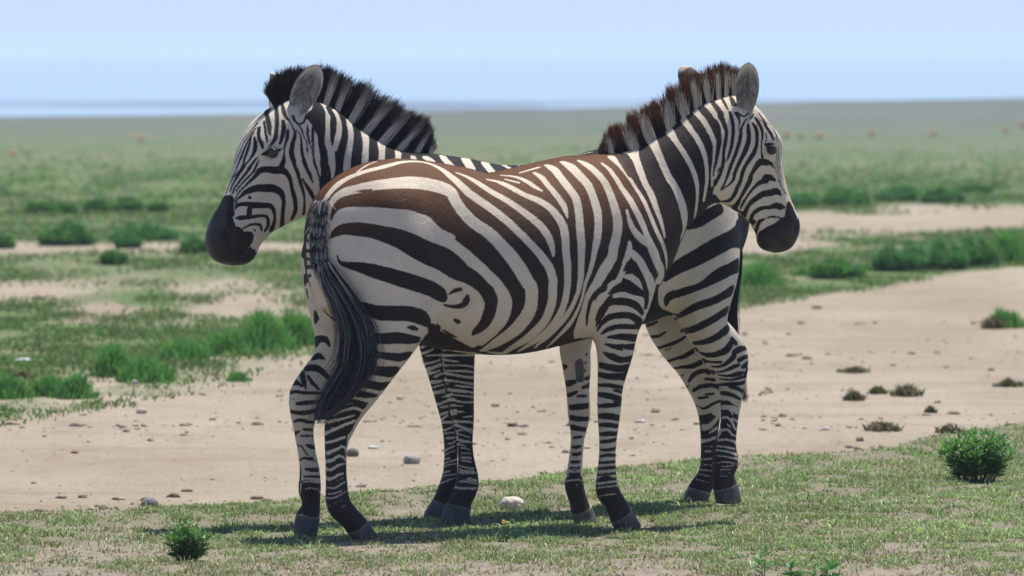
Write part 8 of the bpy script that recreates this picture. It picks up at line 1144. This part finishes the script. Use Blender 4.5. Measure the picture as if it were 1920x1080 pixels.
D1303,36,1371,3.3 1310,35,1359,3.7 1317,33,1347,4.2 1324,30,1334,5.1 1330,27,1321,6 1335,26,1308,6.4 1339,24,1295,6.7 1344,20,1280,6.5 1348,14,1267,6 1350,9,1257,5.5 1353,7,1248,4.9 1357,6,1235,4 1361,3,1224,3.4 1365,-10,1212,3.7 1346,-60,1198,4.3 1356,-53,1183,2.4 1365,-50,1168,2.4 1371,-48,1156,2.6 1376,-48,1145,2.9
D1300,40,1373,2.4 1305,38,1366,3.1 1311,37,1357,4 1317,41,1343,5.9 1323,45,1329,7.4 1327,45,1317,7.4 1331,45,1305,6.9 1335,43,1292,6 1339,40,1279,5.4 1342,39,1265,4.8 1344,40,1255,4.2 1342,41,1262,4.7 1346,37,1250,5.1 1353,31,1234,5.2 1359,19,1223,4.8 1364,5,1212,4.3 1370,-5,1199,4.5 1375,-11,1184,5.1 1382,-12,1169,5.6 1389,-9,1153,6
D1308,55,1352,4.9 1310,64,1341,7 1312,71,1329,8.6 1314,75,1317,8.9 1316,75,1305,8.2 1321,70,1292,6.2 1327,64,1279,4.2 1333,57,1268,3.8 1337,52,1260,3.4 1333,56,1267,3.5 1338,50,1258,4 1345,42,1244,4.8 1352,35,1231,5.6 1359,27,1217,6.3 1365,20,1203,5.9 1372,15,1189,5 1378,13,1176,5 1383,12,1163,5.1
D1287,49,1385,7.9 1294,61,1368,7.9 1299,72,1352,7.4 1299,81,1342,7.1 1296,88,1334,7.1 1295,92,1325,6.4 1294,94,1317,5.2 1293,94,1310,1.9
D1266,47,1409,4.2 1271,62,1393,4.8 1274,75,1378,5.3 1277,86,1362,5.2 1278,94,1348,4.8 1277,97,1336,3.2
D1223,-11,1451,14.6 1237,11,1442,13.3 1247,29,1432,9.2 1253,49,1419,8.5 1256,64,1404,9.5 1259,74,1390,9.1 1262,83,1378,8.1 1264,92,1362,5.3 1264,95,1355,2
D1198,3,1465,9.4 1212,36,1451,7.5 1220,55,1437,8.1 1225,67,1423,8 1229,76,1409,7.6 1233,83,1393,7.6 1237,88,1378,8 1241,94,1363,8.8 1245,97,1350,9 1251,98,1341,7.5 1257,99,1334,5.7 1264,98,1327,4 1272,97,1322,2.2
D1308,84,1284,1.9 1314,78,1274,3.2 1320,71,1263,4.3 1329,64,1249,4.6 1335,59,1239,4.4 1327,65,1246,4.4 1334,60,1236,4.5 1343,53,1222,4.6 1350,47,1211,4.5 1358,41,1199,4.4 1366,34,1185,4.4 1373,29,1173,4.4 1378,29,1163,4.1 1381,29,1154,3.6
D1304,85,1275,1.9 1306,81,1264,3 1310,77,1253,3.8 1315,73,1241,3.9 1319,70,1232,3.8 1313,74,1239,4.3 1319,71,1231,4.1 1328,65,1220,3.8 1335,61,1211,3.6 1344,55,1201,3.4 1353,49,1189,3.2 1362,43,1178,3.1 1367,40,1169,2.9 1372,38,1161,2.7
D1416,-1,1105,49 1424,12,1091,47.3 1431,20,1076,49 1436,28,1061,51.3 1438,35,1048,53.3 1440,42,1034,55.6 1441,47,1021,57.5 1439,52,1009,65.5 1430,54,996,57.1 1417,52,985,50.1 1406,54,974,45.7
D1410,-43,1092,34.2 1418,-44,1080,41.5 1425,-46,1067,48.9 1428,-52,1051,54.7 1452,-12,1041,49.6 1458,3,1025,44.2 1461,14,1009,40.7 1460,22,993,38.3 1457,30,980,36.5 1451,36,970,42.9 1441,41,962,37.5 1429,45,955,34.6 1416,47,949,33.1 1403,47,942,32.4
D1385,62,999,39.1 1368,58,986,35.3 1352,53,979,33.6 1338,51,987,32.9 1325,50,999,19.5
D1401,22,1121,30.6 1403,36,1102,21.7 1402,45,1084,19
D1297,90,1291,2.9 1288,92,1294,6.6 1276,90,1297,9.9 1262,87,1298,12.6 1250,90,1299,13.5 1239,94,1303,9.9 1229,95,1307,5.4 1220,95,1311,2
'''
# ---------------------------------------------------------------- zebras
def rebuild(prims):
    P = []
    for p in prims:
        if p[0] == 'T': P.append(Tube(p[6][1], p[5], k=p[2], name=p[1], floor=p[3], p=p[4], step=p[6][0]))
        else: P.append(Blob(p[4], p[5], p[6], k=p[2], cut=p[3], name=p[1]))
    return P

def read_strokes(txt):
    out = []
    for ln in txt.strip().split('\n'):
        out.append((ln[0], np.array([[float(q) for q in w.split(',')] for w in ln[1:].split(' ')])/1000))
    return out

def paint(X, base, strokes):
    """signed distance to the nearest stripe edge (positive = dark), stripes laid in order; second array: grey patches"""
    f = base.copy(); grey = np.zeros(len(X))
    order = np.argsort(X[:, 0]); xs = X[order, 0]
    for tone, S in strokes:
        m = S[:, 3].max()+.012
        lo, hi = S[:, :3].min(0)-m, S[:, :3].max(0)+m
        c = order[np.searchsorted(xs, lo[0]):np.searchsorted(xs, hi[0])]
        c = c[np.all((X[c] > lo) & (X[c] < hi), axis=1)]
        if not len(c): continue
        p = X[c]; d = np.full(len(c), -9.0)
        for i in range(max(1, len(S)-1)):
            A = S[i, :3]; B = S[min(i+1, len(S)-1), :3]; r0, r1 = S[i, 3], S[min(i+1, len(S)-1), 3]
            AB = B-A; L2 = AB@AB
            t = np.clip((p-A)@AB/L2, 0, 1) if L2 > 1e-12 else np.zeros(len(p))
            q = p-A-t[:, None]*AB
            d = np.maximum(d, r0+(r1-r0)*t-np.sqrt((q*q).sum(1)))
        if tone == 'D': f[c] = np.maximum(f[c], d)
        elif tone == 'W': f[c] = np.minimum(f[c], -d)
        else: grey[c] = np.maximum(grey[c], d)
    return f, grey

def ear_mesh(base, tip, n, hw, style):
    base, tip, n = (np.array(q, float) for q in (base, tip, n))
    e = tip-base; L = np.linalg.norm(e); e /= L
    n = n-e*(n@e); n /= np.linalg.norm(n); s = np.cross(e, n)
    T = np.array([-.16, -.04, .12, .25, .4, .55, .7, .82, .9, .96, 1.0]); W = np.array([.30, .42, .62, .82, .96, 1.0, .94, .78, .60, .38, .06])
    t = np.interp(np.linspace(0, 1, 34), np.linspace(0, 1, len(T)), T); w = np.interp(t, T, W)*hw
    ph = np.linspace(-1, 1, 25)
    V = []; C = []
    for layer in (0, 1):                         # 0 the hairy inside, 1 the outer skin
        for ti, wi in zip(t, w):
            a = R(118-58*ti)
            for q in ph:
                x = wi*math.sin(q*a)/max(.55, math.sin(min(a, R(90)))); d = wi*(.75-.2*ti)*(1-math.cos(q*a))
                bulge = -.9*wi*(.75-.2*ti)+d+.02*ti*ti
                th = .005*layer*(1-abs(q)**3*.8)
                V.append(base+e*ti*L+s*x+n*(bulge-th))
                if layer == 0:
                    c = np.array([.82, .75, .62]); k = max(0, 1-abs(q)/.75)*sstep(.12, .4, ti)*(1-sstep(.74, .98, ti))
                    k *= .55+.9*float(vnoise(q*9+3, ti*16, 5)); c = c*(1-.86*min(1, k*1.0))
                    if abs(q) > .9: c = c*.35+np.array([.01, .01, .01])
                    c = c*(.75+.5*float(vnoise(q*26, ti*5+9, 6)))
                else:
                    dk = sstep(.45, .52, ti)*(1-sstep(.86, .9, ti)) if style == 1 else sstep(.6, .66, ti)*(1-sstep(.9, .93, ti))
                    if .1 < ti < .22: dk = .9
                    c = np.array([.62, .55, .46])*(1-dk)+np.array([.03, .02, .015])*dk
                C.append(c)
    nt_, np_ = len(t), len(ph)
    F = []
    off = nt_*np_
    for i in range(nt_-1):
        for j in range(np_-1):
            a = i*np_+j
            F.append((a, a+1, a+np_+1, a+np_)); F.append((off+a, off+a+np_, off+a+np_+1, off+a+1))
    for i in range(nt_-1):
        for j in (0, np_-1):
            a = i*np_+j; F.append((a, a+np_, off+a+np_, off+a))
    return np.array(V), np.array(F), np.array(C)

def ear_hair(E, parent):
    rng = np.random.default_rng(11); paths = []; cols = []
    for base, tip, n, hw, style in E:
        base, tip, n = (np.array(q, float) for q in (base, tip, n))
        e = tip-base; L = np.linalg.norm(e); e /= L; n = n-e*(n@e); n /= np.linalg.norm(n); s = np.cross(e, n)
        for i in range(420):
            t0 = rng.uniform(.05, .72); q = rng.choice([-1, 1])*rng.uniform(.45, .98); w = hw*np.interp(t0, [0, .3, .55, 1], [.45, .85, 1, .4])
            p = base+e*t0*L+s*q*w*.92+n*w*(.15-.75*(1-abs(q)))*.8
            d = e*rng.uniform(.3, 1)-s*q*rng.uniform(.2, 1.0)+n*rng.uniform(-.1, .35); d /= np.linalg.norm(d)
            l = rng.uniform(.012, .034); u = np.linspace(0, 1, 5)[:, None]
            paths.append(p+d*l*u+e*l*.35*u*u); c = np.array([.66, .61, .51]) if rng.random() < .72 else np.array([.05, .045, .04]); cols.append(np.tile(c*rng.uniform(.6, 1.15), (5, 1)))
    V, Q, C = strands(np.array(paths), np.full(len(paths), .0017), np.array(cols), 5)
    link('ear_hair', fast_mesh('ear_hair', V, quads=Q, tint=C), HAIR, parent)

def ball(c, r, n=20):
    V = []; F = []
    for i in range(n+1):
        for j in range(2*n):
            a, b = math.pi*i/n, math.pi*j/n
            V.append((c[0]+r*math.sin(a)*math.cos(b), c[1]+r*math.sin(a)*math.sin(b), c[2]+r*math.cos(a)))
    for i in range(n):
        for j in range(2*n):
            F.append((i*2*n+j, (i+1)*2*n+j, (i+1)*2*n+(j+1) % (2*n), i*2*n+(j+1) % (2*n)))
    return np.array(V), np.array(F)

def make_mane(Z, G, tufts, brown, n, parent, lean=.0):
    rng = np.random.default_rng(7)
    G = np.array(G)                       # root xyz, tip xyz
    D = catmull(G, .02)
    s = np.concatenate([[0], np.cumsum(np.linalg.norm(np.diff(D[:, :3], axis=0), axis=1))]); Ltot = s[-1]
    q = rng.random(n)*Ltot
    root = np.stack([np.interp(q, s, D[:, i]) for i in range(3)], 1); tip = np.stack([np.interp(q, s, D[:, i+3]) for i in range(3)], 1)
    lat = np.clip(rng.normal(size=n)*.5, -1, 1)
    side = np.array([0, 1., 0])
    pale = np.zeros(n, bool)
    for c, h in tufts: pale |= np.abs(q-c) < h*(1+.2*rng.normal(size=n))
    root = root+side*(lat*.021)[:, None]-(tip-root)*.16
    ln = rng.uniform(.78, 1.04, n)*(1-.10*np.abs(lat))*(.88+.16*vnoise(q*28, q*0, 3))
    if brown: keep_long = pale & (lat*Z['far'] > .12); pale = pale & ~keep_long; ln = np.where(pale, ln*rng.uniform(.55, .92, n), ln)
    ln = np.minimum(ln*(1+.05*rng.normal(size=n)), 1.12)
    k = 6; u = np.linspace(0, 1, k)
    path = root[:, None]+(tip-root)[:, None]*(u[None, :]*ln[:, None]*1.1)[..., None]
    crest = np.gradient(D[:, :3], axis=0); crest /= np.linalg.norm(crest, axis=1, keepdims=True); cd = np.stack([np.interp(q, s, crest[:, i]) for i in range(3)], 1)
    path += cd[:, None]*((vnoise(q*75, lat*2+9, 8)-.5)*.020)[:, None, None]*u[None, :, None]**2+rng.normal(size=(n, 1, 3))*.0045*u[None, :, None]**1.5+side*(lat[:, None]*.012*u[None, :]**2)[..., None]
    dk = np.array([.012, .011, .011]) if not brown else np.array([.016, .011, .009]); tp = np.array([.17, .064, .025]) if brown else np.array([.028, .02, .017])
    pl = np.array([.80, .71, .59])
    v = rng.uniform(.75, 1.2, n)[:, None, None]
    a = sstep(.38, .85, u)[None, :, None]
    cd = (dk*(1-a)+tp*a)*v
    b = sstep(.66, 1.0, u)[None, :, None]*(.25 if brown else .95)
    cp = (pl*(1-b)+dk*b)*v
    col = np.where(pale[:, None, None], cp, cd)
    V, Q, C = strands(path, rng.uniform(.0018, .0034, n), col, 3)
    return link('mane', fast_mesh('mane', V, quads=Q, tint=C), HAIR, parent)

def make_tail(guides, n, parent, pale_frac, bands=None, seed=1, name='tail_hair'):
    rng = np.random.default_rng(seed)
    G = np.array([catmull(g, .015)[np.linspace(0, len(catmull(g, .015))-1, 14).astype(int)] for g in guides])   # (m,14,3)
    f = rng.random(n)*(len(G)-1); i = np.minimum(f.astype(int), len(G)-2); t = (f-i)[:, None, None]
    P = G[i]*(1-t)+G[i+1]*t
    st = rng.beta(1, 2.2, n)*.45; en = np.minimum(1, st+rng.uniform(.45, .75, n)); en = np.where(rng.random(n) < .22, 1, en)
    if bands: st = rng.random(n)*.9; en = np.minimum(1, st+rng.uniform(.07, .14, n))
    k = 9; u = np.linspace(0, 1, k)
    idx = (st[:, None]+(en-st)[:, None]*u[None])*13
    i0 = np.minimum(idx.astype(int), 12); fr = (idx-i0)[..., None]
    ar = np.arange(n)[:, None]
    path = P[ar, i0]*(1-fr)+P[ar, i0+1]*fr
    path += rng.normal(size=(n, 1, 3))*np.array([.006, .006, .004])*(.4+u[None, :, None])*np.where(rng.random(n) < (.18 if seed == 1 else 0), 3.0, 1)[:, None, None]
    pale = rng.random(n) < pale_frac*(1-st*2.2)
    if bands: pale = (np.sin(st*2*math.pi*bands+rng.normal(size=n)*.5) > -.1) & (rng.random(n) < .85)
    c = np.where(pale[:, None], np.array([.48, .45, .40] if bands else [.17, .17, .175]), np.array([.011, .011, .013]))*rng.uniform(.7, 1.3, n)[:, None]
    V, Q, C = strands(path, rng.uniform(.0022, .004, n), np.repeat(c[:, None], k, 1), seed)
    return link(name, fast_mesh(name, V, quads=Q, tint=C), HAIR, parent)

def make_zebra(Z, label):
    P = rebuild(Z['prims'])
    V, Q = mesh_body(P, .008)
    me = bpy.data.meshes.new('rough'); me.from_pydata(V.tolist(), [], Q.tolist())
    tmp = bpy.data.objects.new('rough', me); COL.objects.link(tmp)
    sm = tmp.modifiers.new('m', 'SMOOTH'); sm.iterations = 6; sm.factor = .5
    sb = tmp.modifiers.new('s', 'SUBSURF'); sb.levels = sb.render_levels = 1
    ev = tmp.evaluated_get(bpy.context.evaluated_depsgraph_get()).to_mesh()
    X = np.empty(len(ev.vertices)*3, np.float32); ev.vertices.foreach_get('co', X); X = X.reshape(-1, 3).astype(float)
    Q = np.empty(len(ev.loops), np.int32); ev.loops.foreach_get('vertex_index', Q); Q = Q.reshape(-1, 4)
    bpy.data.objects.remove(tmp)
    who, off = owner(P, X)
    names = np.array([p.name for p in P])
    S = np.array([getattr(p, 'S', (0, 1, 0)) for p in P])
    # the far half of every part carries the mirror image of the near half's stripes
    Nn = np.cross(X[Q[:, 2]]-X[Q[:, 0]], X[Q[:, 3]]-X[Q[:, 1]]); vn = np.zeros_like(X)
    for i in range(4): np.add.at(vn, Q[:, i], Nn)
    hid = (off*Z['far'] > 0) & ((vn*S[who]).sum(1)*Z['far'] > 0)
    Xm = X.copy(); Xm[hid] -= 2*off[hid, None]*S[who[hid]]
    nm = names[who]
    base = np.where(np.isin(nm, ['torso', 'neck']) | ((nm == 'fore_near') & (X[:, 2] > .80)), .02, -.02)
    f, grey = paint(Xm, base, read_strokes(Z['strokes']))
    n = len(X)
    hp, ha, hl = np.array(Z['head'][0]), np.array(Z['head'][1]), Z['head'][2]
    t = (X-hp)@ha/hl
    f = np.where((nm == 'head') & (t < 1.3), np.maximum(f, (t-.86)*hl+.034*(fbm(X[:, 0]*55+X[:, 1]*35, X[:, 2]*55, 9)-.5)), f)
    pale = np.tile(np.array(Z['pale']), (n, 1))
    low = sstep(.95, .45, X[:, 2])[:, None]
    pale = pale*(1-.30*low)+np.array([.36, .29, .22])*.30*low
    dark = np.tile(np.array(Z['black']), (n, 1)); dust = np.tile(np.array([.03, .028, .028]), (n, 1))
    if Z['brown']:
        b = sstep(.93, 1.24, X[:, 2]+.10*(fbm(X[:, 0]*5, X[:, 2]*5, 2)-.5))*(1-sstep(.46, .56, X[:, 0]-.35*(1.25-X[:, 2])))*np.isin(nm, ['torso', 'hind_near', 'hind_far', 'fore_near', 'fore_far'])
        b = b[:, None]
        dark = dark*(1-b)+np.array([.108, .044, .0145])*b; dust = dust*(1-b)+np.array([.18, .080, .030])*b
        dark += np.array([.013, .005, .002])*(nm == 'torso')[:, None]
    sock = sstep(.36, .2, X[:, 2])*(.3+1.0*fbm(X[:, 0]*38+X[:, 1]*20, X[:, 2]*120, 12)); dark = dark+np.array([.020, .0135, .0095])*sock[:, None]
    for p in P:                                            # hooves: everything beyond the coronet
        if getattr(p, 'floor', None) is None: continue
        C, D = np.array(p.src[1][-3][:3]), np.array(p.src[1][-2][:3]); ax = (D-C)/np.linalg.norm(D-C)
        m = (nm == p.name) & (X[:, 2] < p.floor+.13)
        d = (X-C)@ax
        d = d+.006
        hoof = m & (d > 0)
        f[hoof] = -.02
        g = .75+.5*vnoise(X[:, 0]*160, X[:, 1]*160, 4)
        rim = np.exp(-(d/.006)**2)[:, None]
        hc = np.array([.048, .050, .056])*g[:, None]*(1-rim)+np.array([.15, .12, .095])*rim
        pale[hoof] = hc[hoof]
    m = grey > 0
    f[m] = -.01; pale[m] = (.045, .045, .046)
    gloss = np.where(nm == 'head', sstep(.80, .90, t)*(t < 1.3)*.38, 0)
    mz = (gloss > .05)[:, None]; dark = np.where(mz, dark*(1-gloss[:, None])+np.array([.017, .0145, .013])*gloss[:, None]*1.7, dark)
    Vs, Qs, ink, pl, dk, du, gl = [X], [Q], [f], [pale], [dark], [dust], [gloss]
    base_i = n
    for e in Z['ears']:
        v, q, c = ear_mesh(*e)
        Vs.append(v); Qs.append(q+base_i); base_i += len(v); ink.append(np.full(len(v), -.02)); pl.append(c); dk.append(c); du.append(c); gl.append(np.zeros(len(v)))
    for c, r in Z['eyes']:
        v, q = ball(c, r)
        Vs.append(v); Qs.append(q+base_i); base_i += len(v); k = np.tile((.009, .007, .006), (len(v), 1)); ink.append(np.full(len(v), .02)); pl.append(k); dk.append(k); du.append(k); gl.append(np.ones(len(v)))
    # short coat hair, coloured by the stripe it grows in
    rng = np.random.default_rng(21); vn /= np.linalg.norm(vn, axis=1, keepdims=True)+1e-9
    ok = np.where(~np.isin(nm, []) & (X[:, 2] > .10) & ~(((nm == 'head') & (t > .80))))[0]
    pick = rng.choice(ok, Z['hair_n'], replace=False); N = vn[pick]
    flow = np.tile(np.array([-.55, 0, -.8]), (len(pick), 1)); hd = nm[pick] == 'head'; flow[hd] = np.array(Z['head'][1])
    flow = flow-N*(flow*N).sum(1)[:, None]+rng.normal(size=flow.shape)*.16; flow /= np.linalg.norm(flow, axis=1, keepdims=True)
    ln = np.where(hd, .005, .0085)*rng.uniform(.7, 1.3, len(pick)); u = np.linspace(0, 1, 3)[None, :, None]
    path = X[pick][:, None]-N[:, None]*.0006+flow[:, None]*(ln[:, None, None]*u)+N[:, None]*(ln[:, None, None]*.34*np.sin(u*2.2))
    isd = (f[pick]+rng.normal(size=len(pick))*.0012) > 0
    c = np.where(isd[:, None], dark[pick]*rng.uniform(.6, 1.7, (len(pick), 1)), pale[pick]*rng.uniform(.72, 1.12, (len(pick), 1)))
    coat = strands(path, np.full(len(pick), .0011), np.repeat(c[:, None], 3, 1), 9)
    me = fast_mesh('zebra', np.concatenate(Vs), quads=np.concatenate(Qs), ink=np.concatenate(ink), pale=np.concatenate(pl), dark=np.concatenate(dk), dust=np.concatenate(du), gloss=np.concatenate(gl))
    o = link('zebra', me, COAT, None, (*Z['origin'], 0)); o.rotation_euler.z = Z['angle']
    tag(o, label, 'zebra', 'zebras standing side by side')
    make_mane(Z, Z['mane'], Z['tufts'], Z['brown'], Z['mane_n'], o)
    ear_hair(Z['ears'], o)
    link('coat_hair', fast_mesh('coat_hair', coat[0], quads=coat[1], tint=coat[2]), HAIR, o)
    for g in Z['tails']: make_tail(*g[:2], o, *g[2:])
    return o
ZA['far'] = 1; ZB['far'] = -1
make_zebra(ZA, 'brown-backed zebra standing in front with its rump towards us, facing right')
make_zebra(ZB, 'black and white zebra standing behind the brown-backed one, facing left')
